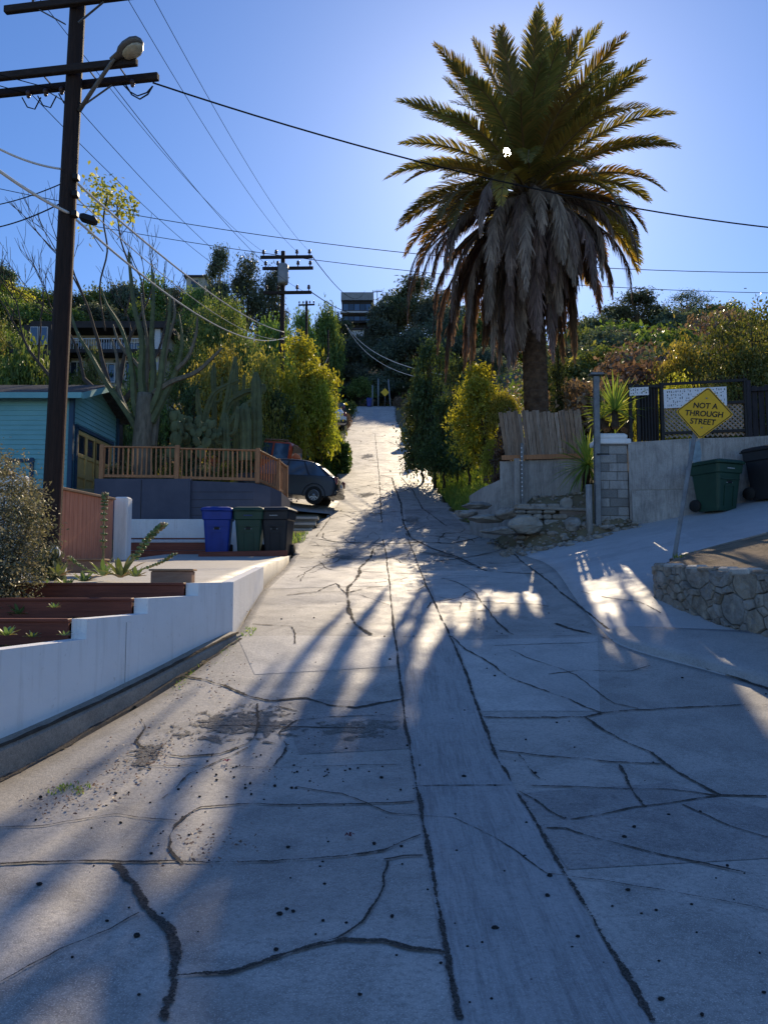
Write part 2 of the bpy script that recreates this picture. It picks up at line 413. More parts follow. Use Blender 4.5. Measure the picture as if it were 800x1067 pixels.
MAT = {}
MAT['road'] = concrete('street_concrete', (.575,.53,.47), (.40,.37,.33), .75, 1.0)
MAT['strip'] = concrete('gutter_concrete', (.46,.445,.42), (.36,.35,.335), .4, .9, streak=(9,.5,1))
MAT['side'] = concrete('side_street_concrete', (.60,.595,.58), (.50,.495,.485), .3, .5)
MAT['walk'] = concrete('walk_concrete', (.57,.545,.51), (.43,.415,.39), .5, .8)
MAT['drive'] = concrete('drive_concrete', (.62,.58,.50), (.52,.48,.42), .3, .6)
MAT['kerb'] = concrete('kerb_concrete', (.42,.375,.31), (.26,.235,.195), .6, 1.0)
MAT['wallc'] = concrete('wall_concrete', (.48,.445,.405), (.33,.305,.28), .8, .6, streak=(5,5,.5))
MAT['patch'] = worn_mat('worn_patch')
MAT['crack'] = crack_mat('crack_dirt')
MAT['dirt'] = M('dirt', (.30,.23,.16), (.17,.13,.085), 3, .95, .1, 0, .9, 25, .03)
MAT['soil'] = M('soil', (.10,.07,.045), (.05,.035,.025), 8, .95, .1, 0, 1, 40, .03)
MAT['ground'] = M('hill_ground', (.24,.19,.115), (.13,.12,.065), .35, .95, .1, 0, .6, 6, .1)
def stucco(name):
    t = NT(name); v = t.coord('Object'); vs = t.coord('Object', (3.2, 3.2, .28)); big = t.noise(v, .8, 6, .65, .5); st = t.noise(vs, 2.2, 6, .7, .3); fine = t.noise(v, 60, 5, .7); sp = t.noise(v, 14, 5, .7)
    col = t.mix(t.ramp(big, [(.35, 0.0), (.7, 1.0)]), (.90,.895,.875), (.80,.785,.755))
    col = t.mix(t.math('MULTIPLY', t.ramp(st, [(.52, 0.0), (.75, 1.0)]), .55), col, (.56,.53,.48))
    col = t.mix(t.math('MULTIPLY', t.ramp(sp, [(.62, 0.0), (.74, 1.0)]), .5), col, (.50,.46,.41))
    h = t.math('ADD', t.math('MULTIPLY', fine, .5), t.math('MULTIPLY', sp, 1.0)); return t.done(t.bsdf(col, .9, .2, 0, t.bump(h, .6, .012)))
MAT['white'] = stucco('white_stucco') if True else M('white_stucco', (.90,.89,.87), (.84,.83,.81), 1.6, .9, .2, 0, .8, 55, .008, (1,1,.35), dirt=.30)
MAT['redwood'] = M('red_stained_wood', (.27,.075,.042), (.15,.04,.026), 5, .6, .35, 0, .5, 20, .006, (.35,4,6))
MAT['panel'] = M('terracotta_panel', (.68,.29,.17), (.55,.215,.125), 4, .7, .3, 0, .3, 12, .005, (6,6,.4))
MAT['railwood'] = M('rail_cedar', (.52,.25,.115), (.34,.15,.07), 6, .65, .3, 0, .3, 30, .004, (5,5,.6))
MAT['greypaint'] = M('slate_painted_block', (.115,.12,.16), (.085,.09,.125), 1.5, .85, .25, 0, .3, 40, .006, dirt=.2)
MAT['poleWood'] = M('creosote_pole', (.045,.026,.019), (.016,.010,.008), 6, .75, .3, 0, .9, 12, .02, (6,6,.35))
MAT['armWood'] = M('arm_timber', (.045,.034,.03), (.02,.015,.013), 6, .8, .3, 0, .5, 14, .01, (.5,6,6))
def plank_mat(name):
    t = NT(name); g = t.n('ShaderNodeNewGeometry'); v = t.coord('Object', (9, 9, .5)); n1 = t.noise(v, 5, 6, .65, .3); n2 = t.noise(t.coord('Object'), 3, 5, .65)
    col = t.ramp(g.outputs['Random Per Island'], [(0, (.26,.185,.13)), (.35, (.42,.32,.24)), (.6, (.34,.23,.15)), (.8, (.48,.39,.31)), (1, (.22,.165,.125))])
    col = t.mix(t.ramp(n1, [(.42, 0.0), (.66, .8)]), col, (.11,.078,.055)); col = t.mix(t.ramp(n2, [(.55, 0.0), (.75, .5)]), col, (.10,.08,.065))
    return t.done(t.bsdf(col, .9, .2, 0, t.bump(n1, .8, .01)))
MAT['plank'] = plank_mat('grey_plank')
MAT['darkplank'] = M('dark_plank', (.045,.04,.045), (.02,.018,.02), 5, .8, .3, 0, .5, 12, .01, (7,7,.5))
MAT['lattice'] = M('lattice_wood', (.36,.31,.26), (.24,.20,.17), 8, .8)
MAT['iron'] = M('black_iron', (.018,.018,.02), (.03,.025,.022), 8, .55, .4, .3)
MAT['steel'] = M('galvanised_steel', (.22,.23,.24), (.14,.14,.145), 6, .5, .5, .6, .1)
def stone_mat(name):
    t = NT(name); g = t.n('ShaderNodeNewGeometry'); v = t.coord('Object'); n1 = t.noise(v, 6, 6, .65, .5); n2 = t.noise(v, 38, 4, .7)
    col = t.ramp(g.outputs['Random Per Island'], [(0, (.27,.22,.17)), (.3, (.42,.35,.265)), (.55, (.35,.325,.29)), (.8, (.48,.42,.345)), (1, (.32,.26,.20))])
    col = t.mix(t.math('MULTIPLY', t.ramp(n1, [(.4, 0.0), (.65, 1.0)]), .65), col, (.11,.095,.08))
    col = t.mix(t.math('MULTIPLY', t.ramp(n2, [(.52, 0.0), (.7, 1.0)]), .5), col, (.44,.41,.37))
    h = t.math('ADD', t.math('MULTIPLY', n1, 1.0), t.math('MULTIPLY', n2, .5)); return t.done(t.bsdf(col, .9, .25, 0, t.bump(h, .9, .03)))
MAT['stone'] = stone_mat('rubble_stone')
MAT['mortar'] = M('dark_mortar', (.11,.09,.07), (.055,.045,.036), 9, .95, .1, 0, .8, 30, .02)
MAT['bark'] = M('bark', (.11,.085,.065), (.05,.038,.03), 5, .9, .15, 0, 1, 14, .03, (4,4,.8))
MAT['palebark'] = M('pale_bark', (.24,.215,.165), (.11,.105,.08), 4, .8, .2, 0, .6, 14, .02, (3,3,.8))
MAT['twig'] = M('twig', (.10,.08,.065), (.06,.05,.04), 6, .9, .2)
MAT['palmtrunk'] = M('palm_trunk', (.15,.10,.065), (.055,.035,.024), 6, .9, .2, 0, 1, 18, .04)
MAT['cactus'] = M('cactus_skin', (.15,.18,.085), (.075,.095,.05), 4, .7, .3, 0, .6, 25, .015, dirt=.6)
MAT['bluebin'] = M('blue_bin_plastic', (.012,.045,.30), (.010,.035,.24), 4, .45, .4, 0, .1, 60, .002, dirt=.2)
MAT['greenbin'] = M('green_bin_plastic', (.018,.062,.038), (.014,.048,.030), 4, .45, .4, 0, .1, 60, .002, dirt=.3)
MAT['blackbin'] = M('black_bin_plastic', (.020,.021,.026), (.014,.015,.018), 4, .45, .4, 0, .1, 60, .002, dirt=.2)
MAT['rubber'] = M('tyre_rubber', (.02,.02,.02), (.03,.028,.026), 6, .85)
MAT['mark'] = M('pale_marking', (.55,.56,.55), (.45,.46,.45), 8, .6)
MAT['yellow'] = M('sign_yellow', (.90,.52,.012), (.82,.45,.010), 3, .45, .4, 0, .03, dirt=.12)
MAT['signwhite'] = M('sign_white', (.86,.86,.86), (.78,.78,.79), 4, .5, dirt=.1)
MAT['black'] = M('sign_black', (.012,.012,.012), (.016,.016,.016), 4, .5)
MAT['teal'] = M('teal_paint', (.22,.50,.54), (.18,.44,.48), 1.5, .7, .3, 0, .1, 30, .003, dirt=.15)
MAT['tealtrim'] = M('teal_trim', (.03,.08,.15), (.025,.07,.12), 2, .6)
MAT['roof'] = M('shingle_roof', (.11,.11,.12), (.06,.06,.065), 9, .9, .2, 0, .8, 16, .02)
MAT['yellowdoor'] = M('ochre_door', (.72,.50,.17), (.60,.40,.13), 4, .6)
MAT['glassdark'] = glass('dark_glass')
MAT['glassblue'] = glass('blue_glass', (.05,.09,.16), .08)
MAT['cream'] = M('cream_stucco', (.46,.43,.36), (.36,.34,.29), 1, .9)
MAT['housedark'] = M('dark_fascia', (.05,.045,.045), (.03,.028,.03), 2, .8)
MAT['housewhite'] = M('white_siding', (.62,.64,.66), (.52,.54,.57), 1, .8)
MAT['carblue'] = M('dark_blue_paint', (.022,.030,.050), (.018,.024,.040), 2, .28, .6, .3, .02, dirt=.1)
MAT['carred'] = M('red_paint', (.62,.10,.04), (.50,.08,.035), 2, .35, .5, 0, .02, dirt=.2)
MAT['cardark'] = M('dark_paint', (.02,.02,.022), (.03,.03,.032), 2, .35, .5)
MAT['chrome'] = M('alloy', (.45,.46,.47), (.3,.3,.31), 4, .35, .5, .8, .05)
MAT['redlamp'] = M('tail_lamp', (.30,.015,.012), (.2,.01,.01), 4, .25, .6, 0, .02)
MAT['lampglass'] = M('lamp_lens', (.50,.44,.30), (.36,.30,.20), 18, .25, .6, 0, .3, 60, .01)
MAT['lampshell'] = M('lamp_shell', (.20,.19,.17), (.13,.12,.11), 6, .5, .5, .4)
MAT['wire'] = M('black_wire', (.02,.02,.022), (.03,.03,.03), 3, 1.0, 0)
MAT['wirepale'] = M('pale_wire', (.85,.84,.80), (.75,.74,.70), 3, 1.0, 0)
MAT['insul'] = M('brown_insulator', (.08,.04,.03), (.05,.025,.02), 8, .3, .6)
MAT['canister'] = M('transformer_grey', (.33,.35,.37), (.25,.26,.28), 4, .5)
MAT['cap'] = M('tan_cap', (.42,.26,.15), (.30,.18,.11), 5, .85)
MAT['timber'] = M('pink_timber', (.36,.22,.15), (.26,.15,.10), 5, .8, .2, 0, .4, 18, .006, (1,5,5))
MAT['palestain'] = M('pale_blue_stain', (.30,.40,.45), (.22,.29,.33), 9, .9)
# leaves
MAT['slabdark'] = concrete('slab_dark', (.43,.405,.37), (.29,.27,.25), .8, 1.2)
MAT['slablight'] = concrete('slab_light', (.66,.62,.56), (.50,.47,.43), .5, .9)
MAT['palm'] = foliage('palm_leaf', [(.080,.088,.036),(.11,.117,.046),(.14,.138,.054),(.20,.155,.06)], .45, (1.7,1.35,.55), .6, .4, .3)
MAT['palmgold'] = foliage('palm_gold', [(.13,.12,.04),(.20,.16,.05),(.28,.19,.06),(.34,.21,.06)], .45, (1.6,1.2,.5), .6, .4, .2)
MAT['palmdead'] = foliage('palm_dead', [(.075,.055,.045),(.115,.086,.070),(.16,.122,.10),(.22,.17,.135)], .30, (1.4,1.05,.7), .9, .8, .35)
MAT['rachis'] = M('frond_rachis', (.22,.16,.07), (.13,.10,.05), 5, .6)
MAT['rachisdead'] = M('dead_rachis', (.19,.145,.11), (.11,.085,.065), 5, .8)
MAT['ldark'] = foliage('leaf_dark', [(.022,.040,.018),(.042,.065,.026),(.065,.09,.034)], .3)
MAT['lfar'] = foliage('leaf_far_haze', [(.048,.060,.044),(.062,.078,.054),(.08,.092,.06)], .35, (1.25,1.25,.9))  # distance haze painted into the leaf tones: lifted darks, bluer than the near leaves
MAT['lmid'] = foliage('leaf_mid', [(.045,.075,.022),(.08,.12,.032),(.12,.155,.045)], .4)
MAT['lyellow'] = foliage('leaf_yellow', [(.11,.135,.022),(.20,.21,.03),(.33,.29,.04),(.40,.32,.06)], .5, (1.5,1.35,.5))
MAT['lautumn'] = foliage('leaf_autumn', [(.085,.11,.03),(.18,.18,.04),(.30,.22,.055),(.34,.20,.08)], .45, (1.5,1.25,.55))
MAT['lolive'] = foliage('leaf_olive', [(.045,.068,.022),(.075,.10,.03),(.11,.125,.036),(.165,.15,.045)], .42, (1.35,1.3,.65))
MAT['leuc'] = foliage('leaf_grey_green', [(.040,.055,.036),(.065,.082,.05),(.10,.115,.072)], .3, (1.3,1.25,.75))
MAT['lgrey'] = foliage('leaf_silver', [(.060,.065,.035),(.13,.12,.07),(.20,.18,.115),(.10,.11,.05)], .3, (1.3,1.25,.9), 6)
MAT['lbrown'] = foliage('brush_brown', [(.085,.062,.045),(.13,.095,.068),(.17,.125,.09)], .3, (1.4,1.15,.7))
MAT['lhedge'] = foliage('leaf_hedge', [(.025,.045,.015),(.05,.08,.025),(.09,.13,.035)], .3)
MAT['succulent'] = foliage('succulent', [(.06,.10,.04),(.11,.16,.06),(.20,.20,.09),(.24,.13,.08)], .25, (1.3,1.2,.6), 5)
MAT['yucca'] = foliage('yucca_leaf', [(.07,.11,.03),(.14,.18,.045),(.26,.25,.06)], .4)
MAT['grass'] = foliage('grass_blade', [(.06,.11,.025),(.12,.18,.04),(.22,.23,.06)], .45, (1.4,1.35,.6), 2)
MAT['bougain'] = foliage('pink_bloom', [(.32,.10,.09),(.45,.2,.2),(.2,.12,.06)], .4)
SKY_STRENGTH = .15; GLOW1 = .40; GLOW2 = .10; SUN_STRENGTH = 5.0

# ------------------------------------------------------------------ ground, street, paving
def axis(lo, hi, dense_lo, dense_hi, step, grow=1.16):
    a = list(np.arange(dense_lo, dense_hi+1e-6, step)); s = step
    while a[-1] < hi: s *= grow; a.append(min(a[-1]+s, hi))
    s = step; b = []; x = dense_lo
    while x > lo: s *= grow; x = max(x-s, lo); b.append(x)
    return np.array(b[::-1]+a)
gx = axis(-420, 420, -13, 15, .3); gy = axis(-200, 900, 0, 34, .3, 1.05)
GX, GY = np.meshgrid(gx, gy)
GZ = h_ground(GX, GY)
wob = np.sin(GX*.31+GY*.17)*np.sin(GY*.23-GX*.11)
GZ = GZ + wob*.9*sstep(14, 50, np.abs(GX)+np.maximum(GY-70, 0)*.6)*sstep(30, 60, GY+np.abs(GX)*.3)
nr, nc = GX.shape
idx = np.arange(nr*nc).reshape(nr, nc)
quads = np.stack([idx[:-1,:-1], idx[:-1,1:], idx[1:,1:], idx[1:,:-1]], -1).reshape(-1, 4)
me = mesh_np('ground', np.stack([GX, GY, GZ], -1).reshape(-1, 3), quads, MAT['ground'])
me.polygons.foreach_set('use_smooth', [True]*len(me.polygons))
tag(put('ground', me), 'dry brown hillside ground under the trees', None, kind='structure')

def wave(X, Y):  # slight unevenness of old slabs
    return .012*np.sin(X*1.9+Y*.7)*np.sin(Y*1.1-X*.6)
def pave(X, Y): return h_pave(X, Y) + wave(X, Y)
def sheet(name, left, right, ys, ncol, h, mat, label, skirt=.35, lift=0.0):
    P = []
    for y in ys:
        a, b = float(left(y)), float(right(y)); row = []
        xs = [a+(b-a)*j/(ncol-1) for j in range(ncol)]
        zs = [float(h(x, y))+lift for x in xs]
        row = [(xs[0], y, zs[0]-skirt)]+[(x, y, z) for x, z in zip(xs, zs)]+[(xs[-1], y, zs[-1]-skirt)] if skirt else [(x, y, z) for x, z in zip(xs, zs)]
        P.append(row)
    m = MB(); m.grid(P); o = m.build(name, mat)
    return tag(o, label, None, kind='structure')
yy = list(np.arange(-12, 30, .2))+list(np.arange(30, 104.5, .75))
def ragged(f, amp):
    return lambda y: f(y)+amp*(math.sin(y*2.3)+.6*math.sin(y*5.1+1)+.5*math.sin(y*11.3))*float(sstep(15, 18, y))
sheet('street', ragged(x_left, .06), ragged(x_right, .10), yy, 42, pave, MAT['road'], 'cracked pale concrete street climbing the hill')
sheet('gutter_strip', lambda y: float(x_strip(y))-.325, lambda y: float(x_strip(y))+.325, [y for y in yy if y < 90], 4, pave, MAT['strip'],
      'smooth brushed concrete strip down the middle of the street', 0, .004)
# side street: from its joint with the street to the foot of the walls
def side_left(y): return float(x_right(y))
sheet('side_street', side_left, lambda y: 22.0, list(np.arange(7.6, 17.36, .2)), 70, pave, MAT['side'],
      'smooth concrete side street ramping up to the right', .3, .004)
# walk with a raised kerb along the rubble wall
def walk_left(y): return float(x_right(y))+.03
sheet('sidewalk', walk_left, lambda y: float(x_right(y))+1.75*min(1, .12+(9.4-y)*.7), list(np.arange(-3, 9.35, .15)), 8,
      lambda x, y: pave(x, y)+.06*float(1-sstep(8.2, 9.3, y)), MAT['walk'], 'cracked concrete sidewalk below the rubble wall', .25, .008)
# driveway in front of the bins, flush with the street at its far end
def wall_x(y): return -1.8-(9.1-y)*.264
def drive_right(y): return np.interp(y, [8.2, 9.2, 12.5, 15.7, 18.6], [wall_x(8.2)-.1, -1.9, -2.02, -2.03, -2.2])
def drive_h(x, y): return np.interp(y, [8.2, 9.2, 17.3, 18.6], [-.10, -.082, .445, .53])
sheet('driveway', lambda y: -5.15, lambda y: float(drive_right(y)), list(np.arange(8.45, 18.7, .2)), 12, drive_h, MAT['drive'], 'pale concrete driveway under the three bins', .5, .006)
# apron where the dark car stands
def apron_h(x, y): return float(zr(y))+.02+.10*max(0, -1.9-x)
sheet('car_apron', lambda y: -8.5, lambda y: float(x_left(y))+.1, list(np.arange(25.4, 31.6, .4)), 10, apron_h, MAT['walk'], 'concrete apron under the parked dark car', .5, .02)

# kerb below the white wall
m = MB(); P = []
for y in np.arange(-8, 9.16, .3):
    hgt = float(np.interp(y, [-8, 4, 7, 9.15], [.24, .23, .14, .05])); xk = wall_x(y)
    zb = float(pave(xk+.1, y)); zt = max(zb, float(zr(y)))+hgt
    P.append([(xk+.16, y, zb-.1), (xk+.13, y, zt-.03), (xk+.10, y, zt), (xk-.06, y, zt+.01), (xk-.06, y, zt-.5)])
m.grid(P, smooth=False); tag(m.build('kerb', MAT['kerb']), 'worn grey kerb along the foot of the white wall', None, kind='structure')

# cracks: dirt-filled ribbons that follow the slabs
def ribbon(m, pts, w, lift=.0075, step=.05, wob=.02):
    pts = [Vector((p[0], p[1], 0)) for p in pts]; out = []
    for a, b in zip(pts[:-1], pts[1:]):
        n = max(1, int((b-a).length/step))
        for i in range(n): out.append(a.lerp(b, i/n))
    out.append(pts[-1]); P = []; k = 0.0; k2 = 0.0
    for i, p in enumerate(out):
        d = (out[min(i+1, len(out)-1)]-out[max(i-1, 0)]); d = d.normalized() if d.length else Vector((1,0,0))
        nrm = Vector((-d.y, d.x, 0)); k = .80*k+random.uniform(-1, 1)*wob*.7; k2 = .97*k2+random.uniform(-1, 1)*wob*.35
        c = p+nrm*(k+k2)*min(1, i/3, (len(out)-1-i)/3+.01); row = []
        for sgn in (-1, -.33, .33, 1):
            q = c+nrm*sgn*w; row.append((q.x, q.y, float(pave(q.x, q.y))+lift))
        P.append(row)
    m.grid(P, smooth=False)
m = MB()
for w, pts in CRACKS+[(.045, [(wall_x(y)+.175, y) for y in np.arange(2.5, 9.2, .5)])]:
    far = max(p[1] for p in pts) > 14
    ribbon(m, pts, w*(.68 if not far else 1.0), .0085, .05 if not far else .10, .006 if w in (.017, .019) else .012)
r2 = random.Random(5)
for i in range(130):   # fine map cracking
    y = r2.uniform(18, 70) if i > 75 else r2.uniform(10.5, 26) if i > 8 else r2.uniform(3.2, 9)
    x = r2.uniform(float(x_left(y))+.3, float(x_right(y))-.2); pts = [(x, y)]; a = r2.choice([0, 1.57, 3.14, .6, 2.4])+r2.uniform(-.4, .4)
    for k in range(r2.randint(3, 8)):
        a += r2.uniform(-.6, .6); x += math.cos(a)*r2.uniform(.15, .5); y += math.sin(a)*r2.uniform(.15, .6)
        if not (float(x_left(y))+.1 < x < float(x_right(y))-.1): break
        pts.append((x, y))
    if len(pts) > 2: ribbon(m, pts, r2.uniform(.0035, .0075)*(1+y/11), .007, .06, .012)
co_ = m.build('street_cracks', MAT['crack']); at_ = co_.data.attributes.new('across', 'FLOAT', 'POINT')
at_.data.foreach_set('value', [(0, .333, .667, 1)[i % 4] for i in range(len(co_.data.vertices))])
tag(co_, 'dark dirt-filled cracks and joints across the concrete', None, kind='structure')
# slabs that were recast at different times
for nm, mt, quads_ in (('recast_slabs', 'slabdark', [((-.98,7.1),(.16,7.02),(.20,5.92),(-.62,5.8)), ((.86,5.05),(1.9,5.3),(2.9,4.2),(.9,3.9)), ((-1.9,20.2),(.0,19.9),(.05,17.2),(-1.9,16.6)), ((.72,27),(2.2,27.2),(2.4,22.2),(.66,22)), ((-2.0,36),(-.3,35.6),(-.1,31.5),(-1.8,31.6))]),
                       ('pale_slabs', 'slablight', [((-1.72,9.1),(.12,9.06),(.15,8.0),(-1.28,7.72)), ((.82,8.9),(2.5,9.1),(1.86,6.75),(.84,6.75)), ((.8,14.6),(2.6,14.8),(2.3,10.9),(.76,11.2)), ((-1.8,15.6),(.08,15.8),(.1,12.6),(-1.85,12.4))])):
    m = MB()
    for q in quads_:
        a, b, c, d = [Vector((*p, 0)) for p in q]; P = []
        for i in range(15):
            l_ = d.lerp(a, i/14); r_ = c.lerp(b, i/14); P.append([(p.x, p.y, float(pave(p.x, p.y))+.003) for p in (l_.lerp(r_, j/14) for j in range(15))])
        m.grid(P)
    tag(m.build(nm, MAT[mt]), 'recast concrete slabs of a different tone in the street', None, kind='structure')
# asphalt-like worn patches
def blob(m, cx, cy, rx, ry, lift=.006, n=34, seed=1):
    r = random.Random(seed); ph = [r.random()*6.3 for _ in range(4)]
    ring = []
    for ring_k in (0.0, .5, 1.0):
        row = []
        for j in range(n):
            a = 2*math.pi*j/n; k = ring_k*(1+.16*math.sin(2*a+ph[0])+.12*math.sin(3*a+ph[1])+.09*math.sin(7*a+ph[2])+.06*math.sin(13*a+ph[3]))
            x, y = cx+rx*k*math.cos(a), cy+ry*k*math.sin(a); row.append((x, y, float(pave(x, y))+lift))
        ring.append(row+[row[0]])
    m.grid(ring)
m = MB()
blob(m, -1.18, 6.45, .60, .72, seed=3); blob(m, -.22, 6.35, .42, .40, seed=8); blob(m, -1.75, 5.75, .22, .3, seed=5)
for q in ((-.9, 17, .5, .8), (.9, 24, .5, 1.1), (-.7, 31, .6, 1.2), (1.3, 17.5, .6, .7), (-1.0, 46, .7, 2)): blob(m, *q, seed=int(q[1]))
wp_ = m.build('worn_patches', MAT['patch']); at_ = wp_.data.attributes.new('across', 'FLOAT', 'POINT')
at_.data.foreach_set('value', [(0, .5, 1)[(i//35) % 3] for i in range(len(wp_.data.vertices))])
tag(wp_, 'rough worn asphalt patches in the concrete street', None, kind='structure')
# litter: dark berries, dry leaves
m = MB(); r3 = random.Random(11)
spots = [(-.55, 5.45, .40, .28, 70), (-1.4, 5.2, .4, .4, 18), (.35, 3.7, .8, .9, 40), (1.3, 3.1, .6, .7, 40), (-.6, 3.6, .9, .9, 36), (1.4, 5.5, 1.2, 1.2, 40), (-1.3, 4.6, .5, .5, 18), (0, 9, 1.6, 2, 50)]
for cx, cy, sx, sy, n in spots:
    for k in range(n):
        x, y = r3.gauss(cx, sx), r3.gauss(cy, sy)
        if x < wall_x(y)+.25 or x > float(x_right(y)): continue
        s = r3.choice([.004, .006, .007, .009, .012])*r3.uniform(.7, 1.1)
        m.ell((x, y, float(pave(x, y))+s*.6), (s*r3.uniform(.8, 1.5), s, s*.7), 6, 4, noise=.15)
tag(m.build('fallen_berries', MAT['black']), 'small dark fallen berries scattered on the concrete', None, kind='stuff')
m = MB()
for cx, cy, sx, sy, n in [(-1.72, 5.65, .16, .28, 200), (-1.95, 5.0, .14, .2, 150), (-1.5, 7.2, .12, .5, 60), (-.95, 4.25, .14, .15, 90), (-1.9, 8.0, .08, .8, 120), (5.2, 10.6, .6, .6, 260), (-.9, 6.0, .5, .4, 70), (3.3, 18, .8, .9, 250)]:
    for k in range(n):
        x, y = r3.gauss(cx, sx), r3.gauss(cy, sy)
        if y < 9.2 and x < wall_x(y)+.18: continue
        s = r3.uniform(.005, .016); a = r3.uniform(0, 6.28)
        z = float(pave(x, y) if y < 12 else h_ground(x, y))+.012 if x < 3.9 or y > 14 else .16+.09*(y-10)+.06
        dx, dy = math.cos(a)*s, math.sin(a)*s
        m.add([(x-dx, y-dy, z), (x+dy*.5, y-dx*.5, z+r3.uniform(0, .012)), (x+dx, y+dy, z+r3.uniform(-.002, .012)), (x-dy*.5, y+dx*.5, z)], [(0,1,2,3)])
tag(m.build('dry_leaf_litter', MAT['lbrown']), 'dry brown leaf litter along the kerb', None, kind='stuff')
# two red petals
for i, (x, y, lab) in enumerate([(-1.12, 5.62, 'pink bougainvillea petal lying by the worn patch'), (-.19, 4.35, 'small dark red flower lying on the shaded concrete')]):
    m = MB()
    for k in range(5):
        a = k*1.26; z = float(pave(x, y))+.012
        m.add([(x, y, z), (x+.022*math.cos(a-.4), y+.022*math.sin(a-.4), z+.014), (x+.032*math.cos(a), y+.032*math.sin(a), z+.006), (x+.022*math.cos(a+.4), y+.022*math.sin(a+.4), z+.014)], [(0,1,2,3)])
    tag(m.build('fallen_petal', M('petal_red', (.55,.03,.08) if i == 0 else (.16,.01,.012))), lab, 'petal')

# blades of grass and weeds
def blades(name, spots, mat, label, seed=1, kind='stuff', hfun=h_ground):
    r = random.Random(seed); V = []; Fq = []
    for cx, cy, sx, sy, n, hh in spots:
        for k in range(n):
            x, y = cx+r.uniform(-1, 1)*sx, cy+r.uniform(-1, 1)*sy
            z = float(hfun(x, y))-.02; L = hh*r.uniform(.5, 1.2); a = r.uniform(0, 6.28); b = r.uniform(.1, .7)*L; w = .006+.012*L
            dx, dy = math.cos(a), math.sin(a); i = len(V)
            V += [(x-dy*w, y+dx*w, z), (x+dy*w, y-dx*w, z), (x+dx*b*.4+dy*w*.7, y+dy*b*.4-dx*w*.7, z+L*.6), (x+dx*b*.4-dy*w*.7, y+dy*b*.4+dx*w*.7, z+L*.6),
                  (x+dx*b, y+dy*b, z+L*.9), (x+dx*b*1.1, y+dy*b*1.1, z+L*.93)]
            Fq += [(i, i+1, i+2, i+3), (i+3, i+2, i+5, i+4)]
    return tag(put(name, mesh_np(name, np.array(V), np.array(Fq), mat)), label, None, kind=kind)
blades('grass', [(3.3, 27.5, 1.0, 3.6, 6500, .30), (3.1, 23.9, .75, 1.8, 2600, .20), (3.0, 33, .8, 3, 2200, .35), (3.6, 21.8, .7, .8, 700, .16), (-2.25, 31.7, .3, .8, 500, .3), (-2.7, 37, .3, 3, 600, .3)], MAT['grass'], 'sunlit green grass on the bank beside the street', 3)
blades('kerb_weeds', [(-1.62, 9.3, .07, .22, 90, .045), (-1.72, 8.55, .05, .5, 130, .03), (-2.05, 5.15, .12, .1, 90, .05), (-1.95, 7.6, .05, .5, 60, .04), (-2.3, 20.4, .25, .9, 260, .12)], MAT['grass'], 'small green weeds in the gap along the kerb', 4, 'stuff', pave)

# ------------------------------------------------------------------ left side: white wall, planters, driveway edge
def wall_quadstrip(m, path, zb, zt, thick, side=1, mi=0):
    """a wall along a 2-D path with its own bottom and top heights; thickness to the left (side=1)"""
    n = len(path); out = []
    for i, p in enumerate(path):
        a = Vector(path[max(i-1, 0)]); b = Vector(path[min(i+1, n-1)]); d = (b-a).normalized(); nn = Vector((-d.y, d.x))*thick*side
        out.append([(p[0], p[1], zb[i]), (p[0], p[1], zt[i]), (p[0]+nn.x, p[1]+nn.y, zt[i]), (p[0]+nn.x, p[1]+nn.y, zb[i]), (p[0], p[1], zb[i])])
    m.grid(out, mi, False)
    for k in (0, n-1):
        q = out[k][:4]; m.add(q, [(0,1,2,3)], mi)
    return m
ww = thing('retaining_wall', 'white stucco retaining wall stepping up beside the kerb on the left', 'wall', (-1.9, 9.0, -.8))
segs = [(-7.0, 6.50, -.527), (6.50, 7.39, -.36), (7.39, 8.34, -.213), (8.34, 9.16, -.076)]
m = MB()
for k, (y0, y1, zt) in enumerate(segs):
    ys = np.arange(y0, y1, .45).tolist()+[y1]
    path = [(wall_x(y), y) for y in ys]
    tops = [zt if y > -1 else zt-.6 for y in ys]
    wall_quadstrip(m, path, [float(zr(y))-.3 for y in ys], tops, .15)
# return face along the drive
ys = [9.16, 10, 11, 12, 12.5]
path = [(np.interp(y, [9.16, 12.5], [wall_x(9.16), -1.95]), y) for y in ys]
wall_quadstrip(m, path, [float(zr(y))-.35 for y in ys], [float(drive_h(0, y))+.012 for y in ys], .13)
m.build('wall_body', MAT['white'], ww)
m = MB()
for y, zt in ((7.05, -.42),):
    x = wall_x(y)+.003; m.bar((x, y, float(zr(y))+.12), (x, y+random.uniform(-.01, .01), zt), .002, .003)
P = []
for y in np.arange(1.5, 9.16, .12):
    x = wall_x(y)+.112; z = float(zr(y))+float(np.interp(y, [-8, 4, 7, 9.15], [.24, .23, .14, .05])); w = .012*random.uniform(.3, 1.3)
    P.append([(x-.01, y, z+w+.004), (x+.006, y, z+.006), (x+.012, y, z-.004)])
m.grid(P, smooth=False); m.build('seam', MAT['mortar'], ww)
